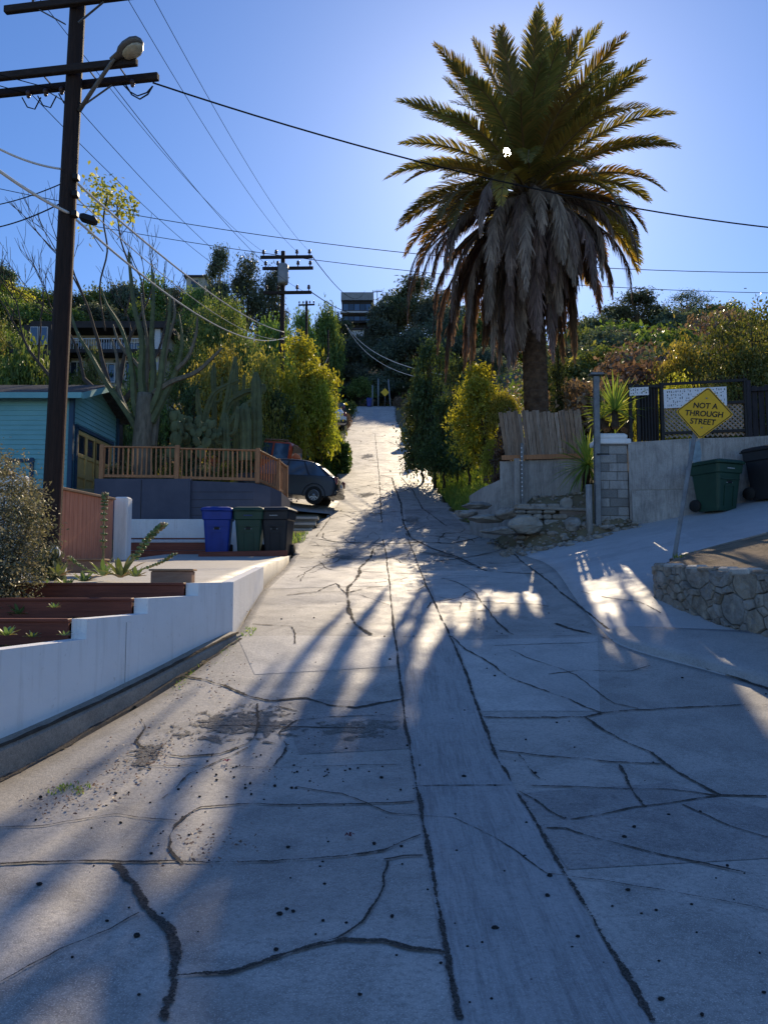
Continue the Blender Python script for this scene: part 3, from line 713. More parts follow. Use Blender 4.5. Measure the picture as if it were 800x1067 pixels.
# red boards that hold the soil of each tier
tiers = [(6.50, -4.6, -.36, -.60), (7.39, -5.0, -.213, -.43), (8.34, -4.9, -.076, -.28)]
for k, (y, xl, zt, zb) in enumerate(tiers):
    lab = ['lowest dark red planter board nearest the camera', 'middle dark red planter board of the three tiers', 'topmost dark red planter board beside the driveway edge'][k]
    b = thing('planter_board', lab+', fixed behind the white wall', 'planter board', ((xl+wall_x(y))/2, y, zb), 0, 'red boards of the stepped planter')
    m = MB(); xr_ = wall_x(y)-.16
    m.box(((xl+xr_)/2, y+.025, (zt+zb)/2-.02), (xr_-xl, .045, zt-zb), None, 0, .006); m.build('face_board', MAT['redwood'], b)
    m = MB(); m.box(((xl+xr_)/2, y+.035, zt-.012), (xr_-xl+.01, .10, .028), None, 0, .005); m.build('cap_board', MAT['redwood'], b)
m = MB()
for (y0, y1, z) in ((-1, 6.5, -.58), (6.55, 7.39, -.42), (7.44, 8.34, -.27), (8.39, 9.1, -.16)):
    P = []
    for y in np.linspace(y0, y1, 8):
        P.append([(x, y, z+.03*math.sin(x*5+y*3)+.05*random.random()*.5+.06*max(0, -x-3.6)) for x in np.linspace(-9.5, wall_x(y)-.14, 26)])
    m.grid(P)
tag(m.build('planter_soil', MAT['soil']), 'dark planter soil in the stepped beds', None, kind='structure')
# pinkish timber blocks behind the top tier
for (px0, px1, pt, pb, Y, lab) in ((70, 107, 584, 594, 10.2, 'weathered pinkish timber block below the terracotta panel'), (157, 199, 595, 606, 8.75, 'weathered pinkish timber block at the driveway corner')):
    a, b = at(px0, pt, Y), at(px1, pb, Y)
    t = thing('timber_block', lab, 'timber', ((a.x+b.x)/2, Y, b.z))
    m = MB(); m.box(((a.x+b.x)/2, Y+.1, (a.z+b.z)/2-.02), (b.x-a.x, .2, a.z-b.z+.04), Matrix.Rotation(.06, 3, 'Z'), 0, .012); m.build('block', MAT['timber'], t)
    m = MB(); m.box(((a.x+b.x)/2, Y+.1, a.z+.012), (b.x-a.x+.04, .24, .024), Matrix.Rotation(.06, 3, 'Z'), 0, .006); m.build('cap_board', MAT['cap'], t)

# terracotta sliding panel with its cap
t = thing('garden_gate', 'terracotta brown boarded gate panel left of the white post', 'gate', (-5.4, 14, .3))
A, B = Vector((-5.62, 12.9, 0)), Vector((-5.33, 15.05, 0))
d = (B-A).normalized(); nn = Vector((d.y, -d.x, 0))
m = MB(); nb = 15
for i in range(nb):
    a = A.lerp(B, (i+.04)/nb); b = A.lerp(B, (i+.96)/nb); c = (a+b)/2+nn*(.004 if i % 2 else 0)
    m.bar((a.x, a.y, .86), (b.x, b.y, .86), .04, 1.24, 0, (0,0,1), .004)
m.build('boards', MAT['panel'], t)
m = MB(); m.bar((A.x, A.y, 1.505), (B.x, B.y, 1.505), .14, .045, 0, (0,0,1), .008); m.build('cap_rail', MAT['cap'], t)
m = MB()
for p in (A, B): m.box((p.x-.06, p.y, .85), (.09, .09, 1.3), None, 0, .006)
m.build('gate_post', MAT['redwood'], t)
# white post
t = thing('gate_post', 'white stucco post between the terracotta gate and grey wall', 'post', (-5.28, 15.3, .3))
m = MB(); m.box((-5.22, 15.35, .87), (.27, .29, 1.4), None, 0, .03); m.build('post_body', MAT['white'], t)
# garden wall with tan cap left of the utility pole
t = thing('garden_wall', 'low white garden wall with a tan cap left of the utility pole', 'wall', (-7, 13.3, 0))
m = MB(); m.box((-7.6, 13.4, .8), (2.7, .2, 1.9), None, 0, .03); m.build('wall_body', MAT['white'], t)
m = MB(); m.box((-8.2, 13.38, 1.80), (3.3, .42, .09), None, 0, .02); m.build('cap', MAT['cap'], t)
# low white wall behind the bins
t = thing('low_wall', 'low white wall behind the bins below the grey wall', 'wall', (-4, 18.55, .5))
m = MB(); m.box((-4.42, 18.75, .9), (4.25, .22, .95), None, 0, .012); m.build('wall_body', MAT['white'], t)
# red board bed behind the bins
t = thing('planter_bed', 'dark red boarded bed wall behind the blue bin', 'planter', (-4.6, 18.2, .3))
m = MB()
for k in range(3): m.box((-5.0, 18.30, .32+k*.19), (2.35, .05, .183), None, 0, .006)
m.build('boards', MAT['redwood'], t)
m = MB(); m.box((-5.0, 18.34, .885), (2.38, .13, .03), None, 0, .005); m.build('cap_board', MAT['redwood'], t)
t = thing('bin_curb', 'low dark red board edging right under the three bins', 'edging', (-3, 17.05, .4))
m = MB(); m.bar((-4.05, 16.83, .455), (-2.13, 17.02, .50), .06, .13, 0, (0,0,1), .01); m.build('board', MAT['redwood'], t)

# slate painted block wall with the cedar railing on top
t = thing('block_wall', 'slate grey painted block wall under the cedar railing', 'wall', (-5, 19.7, .5))
gw = [(-7.4, 19.55), (-4.95, 19.55)]; gw2 = [(-4.95, 19.65), (-3.35, 19.65), (-2.95, 19.85), (-2.72, 20.3), (-2.62, 21.4)]
m = MB(); wall_quadstrip(m, gw, [.4]*2, [2.48, 2.48], .22); wall_quadstrip(m, gw2, [.4]*5, [2.44, 2.38, 2.30, 2.22, 2.1], .22)
m.build('wall_body', MAT['greypaint'], t)
m = MB()
for x in (-6.2,): m.box((x, 19.548, 1.4), (.015, .01, 2.1))
for k in range(9): m.box((-4.15, 19.648, .55+k*.2), (1.58, .008, .008))
m.build('block_joint', MAT['housedark'], t)
t = thing('railing', 'cedar picket railing along the top of the slate wall', 'railing', (-5, 19.6, 2.4))
rp = [(-7.3, 19.75, 2.52), (-5.35, 19.75, 2.50), (-5.30, 19.80, 2.48), (-3.28, 19.85, 2.44), (-2.87, 20.7, 2.30), (-2.78, 21.7, 2.25)]
post_i = [0, 1, 3, 4, 5]
for i in (0, 2, 3, 4):
    a, b = Vector(rp[i]), Vector(rp[i+1])
    n = max(3, int((b-a).length/.115)); m = MB()
    for k in range(n):
        p = a.lerp(b, (k+.5)/n); m.box((p.x, p.y, p.z+.41), (.036, .036, .78), Matrix.Rotation(random.uniform(-.02, .02), 3, 'Y'))
    m.build('picket_panel', MAT['railwood'], t)
    m = MB(); m.bar(a+Vector((0,0,.82)), b+Vector((0,0,.82)), .10, .04, 0, (0,0,1), .006); m.bar(a+Vector((0,0,.06)), b+Vector((0,0,.06)), .05, .07); m.build('rail', MAT['railwood'], t)
for i in post_i:
    p = rp[i]; m = MB(); m.box((p[0], p[1], p[2]+.42), (.11, .11, .92), None, 0, .01); m.build('post', MAT['railwood'], t)

# concrete steps by the bins
t = thing('garden_steps', 'short concrete steps with pale edges right of the black bin', 'steps', (-2.5, 22, 1.2))
for k in range(4):
    a = at(300, 557-k*6.2, 21.4+k*.5); w = [.62, .74, .86, .95][k]
    m = MB(); m.box((a.x+w/2-.05, 21.6+k*.5, a.z-.04), (w, .52, .08), Matrix.Rotation(.05, 3, 'Z'), 0, .012); st_ = m.build('step', MAT['drive'], t)
    m = MB(); m.box((a.x+w/2-.09, 21.66+k*.5, a.z-.28), (w-.06, .42, .42), Matrix.Rotation(.05, 3, 'Z')); m.build('riser', MAT['kerb'], st_)

# ------------------------------------------------------------------ wheeled bins
def build_bin(name, label, mat, loc, rz, group, lidtilt=0.0, hot='mark'):
    t = thing(name, label, 'wheelie bin', (0,0,0), 0, group)
    m = MB(); prof = [(0,.235,.25),(.06,.245,.26),(.62,.285,.315),(.78,.295,.33),(.80,.325,.355),(.97,.335,.37),(.985,.33,.365)]
    P = []
    for z, hx, hy in prof:
        row = []; c = .055
        for sx, sy, a0 in ((1,1,0),(-1,1,90),(-1,-1,180),(1,-1,270)):
            for q in range(4):
                a = R(a0+q*30); row.append((sx*(hx-c)+c*math.cos(a), sy*(hy-c)+c*math.sin(a), z))
        P.append(row+[row[0]])
    m.grid(P, 0, False); n = len(P[0])-1
    m.add(P[0][:n], [tuple(range(n-1,-1,-1))]); m.build('body', mat, t, True)
    # recessed front panel ribs and moulded handle hollow
    m = MB()
    for x in (-.11, .11): m.bar((x, -.272, .10), (x, -.308, .52), .022, .02)
    m.bar((-.11, -.309, .53), (.11, -.309, .53), .02, .022)
    m.bar((-.23, -.345, .66), (.23, -.345, .66), .015, .018); m.build('front_rib', mat, t, True)
    m = MB(); m.box((0, -.322, .60), (.11, .02, .055), None, 0, .008); m.box((0, -.315, .585), (.15, .012, .012), None, 1)
    m.build('grab_bar', [MAT['black'], MAT[hot]], t, True)
    # city seal and numbers, pale moulded marks
    m = MB()
    for i in range(9): m.box((-.085+i*.021, -.366, .885), (.013, .006, .018 if i % 3 else .026), None)
    if hot == 'seal': pass
    m.build('stencil', MAT['mark'] if 'blue' not in label else MAT['bluebin'], t, True)
    # lid
    m = MB(); P = []
    for z, hx, hy in ((.985,.355,.40),(1.02,.36,.405),(1.055,.335,.375),(1.085,.25,.30),(1.092,.0,.0)):
        row = []; c = min(.07, hx*.5)
        for sx, sy, a0 in ((1,1,0),(-1,1,90),(-1,-1,180),(1,-1,270)):
            for q in range(4):
                a = R(a0+q*30); row.append((sx*(hx-c)+c*math.cos(a), sy*(hy-c)+c*math.sin(a)-.01, z+lidtilt*(.4-sy*0)*0))
        P.append(row+[row[0]])
    m.grid(P, 0, False); m.box((0, -.40, 1.0), (.30, .05, .03), None, 0, .01)
    m.build('lid', mat, t, True)
    m = MB(); m.tube([(-.28,.43,1.0),(.28,.43,1.0)], .016, 8)
    for x in (-.27, .27): m.bar((x,.34,.97), (x,.44,1.0), .03)
    m.build('handle', mat, t, True)
    for x in (-.27, .27):
        m = MB(); m.lathe([(.0,-.03),(.125,-.03),(.135,0),(.125,.03),(.0,.03)], (x,.27,.135), 18, 0, 'x'); m.build('wheel', MAT['rubber'], t, True)
    t.location = loc; t.rotation_euler = (0, 0, rz)
    return t
G = 'bins standing on the pale driveway'
def bz(x, y): return float(drive_h(x, y))+.006
build_bin('wheelie_bin', 'blue recycling bin, the left one of three on the driveway', MAT['bluebin'], (-3.74, 17.35, bz(-3.7,17.35)), R(6), G)
build_bin('wheelie_bin', 'dark green bin between the blue and the black one', MAT['greenbin'], (-3.03, 17.4, bz(-3,17.4)), R(2), G)
build_bin('wheelie_bin', 'black rubbish bin, the right one of three beside the steps', MAT['blackbin'], (-2.40, 17.45, bz(-2.4,17.45)), R(-9), G)
def sz(x, y): return float(pave(x, y))+.004
G = 'bins against the concrete wall on the side street'
o = build_bin('wheelie_bin', 'big green bin standing against the concrete wall under the fence', MAT['greenbin'], (7.10, 16.35, sz(7.10,16.35)), R(24), G); o.scale = (1.12,1.12,1.0)
o = build_bin('wheelie_bin', 'black bin right of the green one against the concrete wall', MAT['blackbin'], (8.22, 16.25, sz(8.2,16.25)), R(28), G); o.scale = (1.12,1.12,1.04)
build_bin('wheelie_bin', 'faded teal green bin far up the street by the dark trees', M('teal_bin_plastic', (.10,.22,.20), (.07,.17,.16)), at(424, 458, 52)+Vector((0,0,-.2)), R(-70), 'bins up the street')
build_bin('wheelie_bin', 'small blue bin at the far end of the street', MAT['bluebin'], (-1.9, 97, float(h_ground(-1.9,97))+.3), 0, 'bins up the street')

# ------------------------------------------------------------------ teal house
t = thing('house', 'teal sided house with shingle roof and ochre garage doors', 'house', (-10, 21.5, 2.2))
X0, X1, Y0, Y1, ZB, ZE = -16.0, -8.28, 20.1, 23.5, 1.9, 4.86
pitch = .34; ym = (Y0+Y1)/2; ZR = ZE+pitch*(Y1-Y0)/2
m = MB(); lap = .13; z = ZB
while z < ZE:   # lapped siding, front
    z2 = min(z+lap, ZE); m.add([(X0,Y0-.022,z),(X1,Y0-.022,z),(X1,Y0-.002,z2),(X0,Y0-.002,z2)], [(0,1,2,3)])
    m.add([(X0,Y0-.022,z),(X1,Y0-.022,z),(X1,Y0,z),(X0,Y0,z)], [(3,2,1,0)]); z = z2
z = ZB
while z < ZR-.02:   # gable end
    z2 = min(z+lap, ZR)
    def span(zz): k = max(0, (zz-ZE)/pitch); return Y0+k, Y1-k
    a, b = span(z); c, d_ = span(z2)
    m.add([(X1+.022,a,z),(X1+.022,b,z),(X1+.002,d_,z2),(X1+.002,c,z2)], [(0,1,2,3)])
    m.add([(X1+.022,a,z),(X1+.022,b,z),(X1,b,z),(X1,a,z)], [(3,2,1,0)]); z = z2
m.add([(X0,Y1,ZB),(X1,Y1,ZB),(X1,Y1,ZE),(X0,Y1,ZE)], [(1,0,3,2)]); m.build('wall', MAT['teal'], t)
m = MB(); m.box((X1+.03, Y0-.03, (ZB+ZE)/2), (.12, .12, ZE-ZB), None, 0, .01); m.box((X1+.03, Y1+.01, (ZB+ZE)/2), (.12, .12, ZE-ZB), None, 0, .01); m.build('corner_board', MAT['tealtrim'], t)
m = MB(); ov = .38; ex = .42
for s, yy0 in ((-1, Y0), (1, Y1)):
    ye = yy0+s*ov; ze = ZE-pitch*ov
    n = 7
    for k in range(n):
        u0, u1 = k/n, (k+1)/n
        ya, za, yb, zb = ye+(ym-ye)*u0, ze+(ZR-ze)*u0+.06, ye+(ym-ye)*u1, ze+(ZR-ze)*u1+.05
        m.add([(X0-ex,ya,za),(X1+ex,ya,za),(X1+ex,yb,zb),(X0-ex,yb,zb),(X0-ex,ya,za-.05),(X1+ex,ya,za-.05),(X1+ex,yb,zb-.05),(X0-ex,yb,zb-.05)],
              [(0,1,2,3),(7,6,5,4),(0,4,5,1),(1,5,6,2),(2,6,7,3)])
rf = m.build('roof', MAT['roof'], t, fixn=True)
m = MB()
for s, yy0 in ((-1, Y0), (1, Y1)):
    ye = yy0+s*ov; ze = ZE-pitch*ov
    m.bar((X1+ex+.012, ye, ze-.05), (X1+ex+.012, ym, ZR-.05), .03, .16)
m.bar((X0-ex, Y0-ov-.02, ZE-pitch*ov-.04), (X1+ex, Y0-ov-.02, ZE-pitch*ov-.04), .03, .15); m.build('fascia', MAT['teal'], rf)
for k in range(2):   # ochre garage doors with panes
    ya = Y0+.35+k*1.28; yb = ya+1.24; zt = 3.86; zb = 2.15; xx = X1+.04
    fr = MB(); st = .11
    for q in (ya, (ya+yb)/2, yb): fr.box((xx, q, (zt+zb)/2), (.05, st, zt-zb), None, 0, .006)
    for q in (zt, (zt+zb)/2+.25, (zt+zb)/2-.3, zb): fr.box((xx-.006, (ya+yb)/2, q), (.045, yb-ya, st), None, 0, .006)
    dr = fr.build('garage_door', MAT['yellowdoor'], t)
    g = MB(); g.box((xx-.02, (ya+yb)/2, (zt+zb)/2+.55), (.02, yb-ya-.05, .6)); g.build('pane', MAT['glassdark'], dr)
    g = MB(); g.box((xx-.02, (ya+yb)/2, (zt+zb)/2-.3), (.02, yb-ya-.05, 1.1)); g.build('door_panel', MAT['yellowdoor'], dr)
m = MB(); m.bar((X1+.05, Y0+.28, 2.1), (X1+.05, Y0+.28, 4.0), .06, .09); m.bar((X1+.05, Y0+.2, 4.0), (X1+.05, Y0+3.05, 4.0), .06, .1); m.build('door_trim', MAT['tealtrim'], t)
a, b = at(8, 480, Y0-.05), at(32, 520, Y0-.05)
m = MB()
for q in (a.x, b.x): m.box((q, Y0-.05, 2.6), (.09, .05, 1.0))
m.box(((a.x+b.x)/2, Y0-.052, a.z), (b.x-a.x+.12, .05, .09)); fr = m.build('window_frame', MAT['tealtrim'], t)
m = MB(); m.box(((a.x+b.x)/2, Y0-.03, 2.62), (b.x-a.x-.05, .02, .9)); m.build('pane', MAT['teal'], fr)

# ------------------------------------------------------------------ utility poles
def insulator(parent, p, s=1.0):
    m = MB(); m.lathe([(.02*s,0),(.02*s,.09*s),(.06*s,.10*s),(.065*s,.14*s),(.035*s,.16*s),(.055*s,.18*s),(.05*s,.22*s),(.02*s,.25*s),(0,.25*s)], p, 10)
    return m.build('insulator', MAT['insul'], parent)
base = Vector((-5.52, 12.7, -.25)); top = at(83.5, -36, 12.7)
P1 = thing('utility_pole', 'tall dark wooden utility pole at the left with a street lamp', 'utility pole', base, 0, 'wooden utility poles')
n = 26; pts = [base.lerp(top, i/n) for i in range(n+1)]
m = MB(); m.tube(pts, [.165-.035*i/n for i in range(n+1)], 14); m.build('pole_shaft', MAT['poleWood'], P1)
m = MB(); m.bar(base.lerp(top, .03)+Vector((.155,-.05,0)), base.lerp(top, .62)+Vector((.14,-.05,0)), .035, .03)
m.build('conduit', M('rusty_conduit', (.13,.06,.04), (.07,.035,.025), 8), P1)
def on_pole(zfrac): return base.lerp(top, zfrac)
def pole_frac(py):  # fraction of the shaft whose picture height is py
    lo, hi = 0., 1.
    for _ in range(40):
        k = (lo+hi)/2; p = on_pole(k); c = (p.z*math.cos(PITCH)-p.y*math.sin(PITCH))/(p.y*math.cos(PITCH)+p.z*math.sin(PITCH))
        if 533.5-F*c > py: lo = k
        else: hi = k
    return lo
def arm(parent, c, half_l, half_r, yaw, yoff, braces=True, w=.10, h=.13, ins=(), bdrop=.42, bspan=.6):
    d = Vector((math.cos(yaw), math.sin(yaw), .012)); q = Vector((-d.y, d.x, 0))
    cc = c+q*yoff
    m = MB(); m.bar(cc-d*half_l, cc+d*half_r, w, h, 0, (0,0,1), .012); o = m.build('crossarm', MAT['armWood'], parent)
    for s in ins: insulator(o, cc+d*s+Vector((0,0,h/2)))
    if braces:
        for sg in (-1, 1):
            m = MB(); m.bar(cc+d*sg*bspan-Vector((0,0,h/2)), c-Vector((0,0,bdrop))+d*sg*.12+q*yoff*.8, .035, .012); m.build('brace', MAT['steel'], parent)
    return cc, d
yaw1 = R(-8)
c1, d1 = arm(P1, on_pole(pole_frac(11)), 1.24, 1.43, yaw1, -.20, True, ins=(-.72, .82, 1.28), bdrop=.36)
c2, d2 = arm(P1, on_pole(pole_frac(80)), 1.9, 1.25, yaw1, -.20, False)
c3, d3 = arm(P1, on_pole(pole_frac(81)), 1.9, 1.45, yaw1, .20, True, w=.10, ins=(), bdrop=.40)
m = MB()
for s in (.35, .9, -.5): m.bar(c2+d2*s, c3+d3*s, .02)
m.build('spacer_bolt', MAT['steel'], P1)
for s in (-.62, -.95, -.32, 1.0):
    m = MB(); p = c3+d3*s-Vector((0,.06,.10)); m.ell(p, (.05,.05,.06), 8, 6); m.ell(p-Vector((0,0,.05)), (.035,.035,.04), 8, 6); m.build('insulator', MAT['insul'], P1)
for s in (-.8, -.4, -1.1): 
    m = MB(); p = c3+d3*s-Vector((0,0,.12)); q = c3+d3*(s+.35)-Vector((0,-.02,.14))
    m.tube([p, p.lerp(q,.3)-Vector((0,0,.18)), p.lerp(q,.7)-Vector((0,0,.22)), q], .012, 5); m.build('jumper_wire', MAT['wire'], P1)
e = c3+d3*.95; f_ = c3+d3*1.15
m = MB(); m.tube([e-Vector((.1,0,.08)), e+Vector((.02,0,-.28)), e+Vector((.16,0,-.36)), e+Vector((.30,0,-.27)), e+Vector((.38,0,-.12))], .014, 5); m.build('jumper_wire', MAT['wire'], P1)
m = MB(); m.tube([e-Vector((.15,0,.08)), e+Vector((-.02,0,-.22)), e+Vector((.12,0,-.30)), e+Vector((.28,0,-.24)), e+Vector((.38,0,-.12))], .012, 5)
m.build('jumper_wire', MAT['wire'], P1)
m = MB()
for k, dz in enumerate((0, .3, -.35)):
    p = on_pole(pole_frac(205))+Vector((.16, -.08, dz)); m.box(p, (.10,.12,.12), None, 0, .02); m.build('splice_box', MAT['black'], P1); m = MB()
p = on_pole(pole_frac(232))+Vector((.42,-.12,0)); m.box(p, (.28,.16,.13), Matrix.Rotation(R(18),3,'Y'), 0, .03)
m.build('splice_box', MAT['black'], P1)
# street lamp: arm and cobra head
a = on_pole(pole_frac(118))+Vector((.14,-.06,0)); b = at(116, 66, 12.3)
lamp = MB(); lamp.tube([a, a.lerp(b,.5)+Vector((0,0,.015)), b, b+(b-a).normalized()*.1], [.036,.034,.032,.032], 8)
lamp.build('lamp_arm', MAT['lampshell'], P1)
hb = at(119, 61, 12.28); ht = at(155, 38, 12.16); ax = (ht-hb).normalized(); sx_ = ax.cross(Vector((0,0,1))).normalized(); uz = sx_.cross(ax).normalized()
def head(prof, up, dn):
    P = []
    for s, w in prof:
        c = hb+ax*s; row = []
        for j in range(15):
            q = math.pi*2*j/14; vz = math.sin(q); row.append(tuple(c+sx_*math.cos(q)*w+uz*(vz*w*(up if vz > 0 else dn))))
        P.append(row)
    return P
m = MB(); m.grid(head([(-.06,.05),(0,.06),(.10,.075),(.17,.13),(.28,.165),(.42,.165),(.52,.12),(.565,.05),(.57,.0)], .75, .45)); lh = m.build('lamp_head', MAT['lampshell'], P1)
m = MB(); P = []
for s, w in [(.17,.06),(.22,.11),(.32,.145),(.42,.14),(.50,.09),(.54,.02)]:
    P.append([tuple(hb+ax*s+sx_*math.cos(q)*w-uz*(.07+w*.62*math.sin(q))) for q in np.linspace(0, math.pi, 11)])
m.grid(P); m.build('lamp_lens', MAT['lampglass'], lh)

def far_pole(label, px, Y, pytop, arms, pybase=None, rad=.15, group='wooden utility poles', can=False):
    tp = at(px, pytop, Y); z0 = float(h_ground(tp.x, Y))-.3
    t = thing('utility_pole', label, 'utility pole', (tp.x, Y, z0), 0, group)
    m = MB(); m.tube([(tp.x, Y, z0), (tp.x, Y, (z0+tp.z)/2), tp], [rad, rad*.9, rad*.75], 10); m.build('pole_shaft', MAT['poleWood'], t)
    res = []
    for (py, xl, xr, yo) in arms:
        a, b = at(xl, py+.3, Y), at(xr, py-.3, Y)
        m = MB(); m.bar(a+Vector((0,yo,0)), b+Vector((0,yo,0)), .12, .16, 0, (0,0,1), .01); o = m.build('crossarm', MAT['armWood'], t)
        for s in (.06, .3, .7, .94): insulator(o, a.lerp(b, s)+Vector((0,yo,.07)), 1.4)
        res.append((a+Vector((0,yo,0)), b+Vector((0,yo,0))))
    if can:
        m = MB(); c = at(296, 288, Y)+Vector((0,-.35,0)); m.lathe([(0,-.55),(.26,-.55),(.28,-.45),(.28,.45),(.22,.52),(0,.55)], c, 16); m.build('transformer', MAT['canister'], t)
    return t, res
P2, A2 = far_pole('dark utility pole with twin crossarms behind the yellow green tree', 295, 40, 262, [(269.5,272,326,-.2),(278,273,326,.2),(306,275,325,-.15)], can=True)
P3, A3 = far_pole('smaller utility pole up the hill behind the twin armed pole', 319.5, 78, 314, [(318,311,328,-.1)], rad=.17)
P4, A4 = far_pole('slim dark pole beside the street near the black shed', 342, 84, 344, [], rad=.13)
far_pole('thin pole on the skyline right of the hilltop house', 393, 160, 302, [(304,388,398,0)], rad=.1)
for px, pt, lab in ((388,402,'pale post at the far end of the street, left one'), (394,395,'taller pale post at the far end of the street'), (404.5,396,'leaning pale post right of the far yellow sign')):
    tp = at(px, pt, 97); z0 = float(h_ground(tp.x, 97))
    t = thing('street_post', lab, 'post', (tp.x, 97, z0)); m = MB(); m.tube([(tp.x+(.3 if px > 400 else 0), 97, z0), tp], .075, 8); m.tube([tp, tp+Vector((0,0,.12))], [.09,.04], 8); m.build('post_body', MAT['canister'], t)

# ------------------------------------------------------------------ wires
def wire(label, pts_ends, sag, rad, mat='wire', name='overhead_wire', n=26, group=None):
    a, b = Vector(pts_ends[0]), Vector(pts_ends[1])
    pts = [a.lerp(b, i/n)-Vector((0,0,4*sag*(i/n)*(1-i/n))) for i in range(n+1)]
    m = MB(); m.tube(pts, rad, 6); return tag(m.build(name, MAT[mat]), label, 'wire', group)
GP = 'thin power lines between the two wooden poles'
for k, (s, xa) in enumerate([(-.72,.06),(.82,.7),(1.28,.94)]):
    a2, b2 = A2[0]; wire('thin power line from the upper crossarm of the near pole to the far pole', (c1+d1*s+Vector((0,0,.3)), a2.lerp(b2, xa)+Vector((0,0,.3))), .5, .007, group=GP)
GP2 = 'thin lines from the lower crossarms'
for k, (s, xa) in enumerate([(-.95,.06),(-.35,.3),(.6,.9)]):
    a2, b2 = A2[2]; wire('thin line from the lower crossarms of the near pole to the far pole', (c3+d3*s-Vector((0,0,.05)), a2.lerp(b2, xa)), .6, .007, group=GP2)
GP3 = 'lines running back over the viewer from the near pole'
for k, s in enumerate((-.95, -.35, -1.5)):
    wire('thin line running left and back from the near pole', (c3+d3*s-Vector((0,0,.08)), c3+d3*s+Vector((-9-2*k, -10, .6))), .8, .008, group=GP3)
cab = c3+d3*1.35-Vector((0,0,.10))
wire('thick black service cable from the near pole across the sky to the right', (cab, at(905, 246, 16.5)), .5, .0145)
# pale cable bundles down to the far pole
pB = at(299, 351, 39.8); pC = at(296, 346, 39.8)
w1 = at(72, 222, 12.6); w2 = at(64, 176, 12.6)
wire('lowest thick pale cable sagging from the near pole to the far pole', (w1, pB), .95, .022, 'wirepale')
wire('upper thick pale cable sagging from the near pole to the far pole', (w2, pC), .5, .022, 'wirepale')
wire('thinner pale cable just under the upper thick one', (w2-Vector((0,0,.25)), pC-Vector((0,0,.4))), .75, .011, 'wirepale')
wire('thick pale cable from the near pole out to the left edge', (w1, at(-60, 130, 10.6)), .1, .026, 'wirepale')
wire('pale cable from the near pole curving to the upper left', (w2, at(-40, 131, 11.2)), .12, .018, 'wirepale')
wire('thin dark drop line going left from the near pole above the roof', (on_pole(pole_frac(208)), at(-60, 238, 18)), .25, .012)
wire('second thin dark line going left from the near pole', (on_pole(pole_frac(188)), at(-60, 216, 18)), .2, .010)
# long spans across the view
wire('upper long thin wire spanning the sky from the left to behind the palm', (at(-40, 188, 46), at(860, 284, 46)), 1.6, .022)
wire('lower long thin wire spanning the sky behind the palm', (at(100, 236, 52), at(880, 306, 52)), 1.2, .022)
wire('faint wire from the far pole to the hilltop house', (A2[0][1], at(380, 303, 158)), 2, .025)
wire('faint wire from the far pole lower arm up the hill', (A2[2][1], at(400, 300, 158)), 3, .025)
wire('pale wire crossing the right side of the street to the palm, upper one', (at(360, 338, 100), at(470, 392, 34)), 1.2, .022, 'wirepale')
wire('pale wire crossing the right side of the street, lower one', (at(362, 342, 100), at(462, 398, 36)), 1.4, .018, 'wirepale')
wire('short pale wire above the far end of the street', (at(342, 372, 84), at(300, 352, 40)), 1.6, .014, 'wirepale')

# ------------------------------------------------------------------ leaning street sign
pb, pt = Vector((4.44, 12.0, -.1)), at(722.5, 456, 12.05)
t = thing('street_sign', 'yellow diamond road sign on a leaning steel post', 'sign', pb)
ptop = pt+(pt-pb).normalized()*.55
dz = (ptop-pb).normalized()
m = MB(); xx = Vector((math.cos(R(-28)), math.sin(R(-28)), 0))
fx = (xx-dz*xx.dot(dz)).normalized(); fy = dz.cross(fx)
m.bar(pb, ptop, .058, .012, 0, fy); 
for s in (-1, 1): m.bar(pb+fx*.026*s+fy*.014, ptop+fx*.026*s+fy*.014, .010, .03, 0, fy)
m.build('post', MAT['steel'], t)
ctr = at(733.3, 430.6, 11.96)
def P_(u, v, w=0.0): return ctr+fx*u+dz*v-fy*w
S = .61
def diamond(s, r, w, n=5):
    h = s/math.sqrt(2); out = []
    for k in range(4):
        a = math.pi/2*k; cx = (h-r*math.sqrt(2))*math.cos(a); cy = (h-r*math.sqrt(2))*math.sin(a)
        for q in range(n+1):
            b = a-math.pi/4+math.pi/2*q/n; out.append(P_(cx+r*math.cos(b), cy+r*math.sin(b), w))
    return out
def plate(m, outline, thick, mi=0):
    n = len(outline); back = [p+fy*thick for p in outline]
    m.add(list(outline)+back, [tuple(range(n)), tuple(range(2*n-1,n-1,-1))]+[((i+1)%n, i, n+i, n+(i+1)%n) for i in range(n)], mi)
m = MB(); plate(m, diamond(S, .045, .014), .004); m.build('sign_plate', MAT['yellow'], t)
m = MB(); o1 = diamond(S-.022, .04, .0165); o2 = diamond(S-.046, .034, .0165); n = len(o1)
m.add(o1+o2, [(i, (i+1)%n, n+(i+1)%n, n+i) for i in range(n)]); m.build('border', MAT['black'], t)
m = MB()
for v in (.24, -.24): m.tube([P_(0,v,.014), P_(0,v,.024)], .012, 8)
m.build('bolt', MAT['steel'], t)
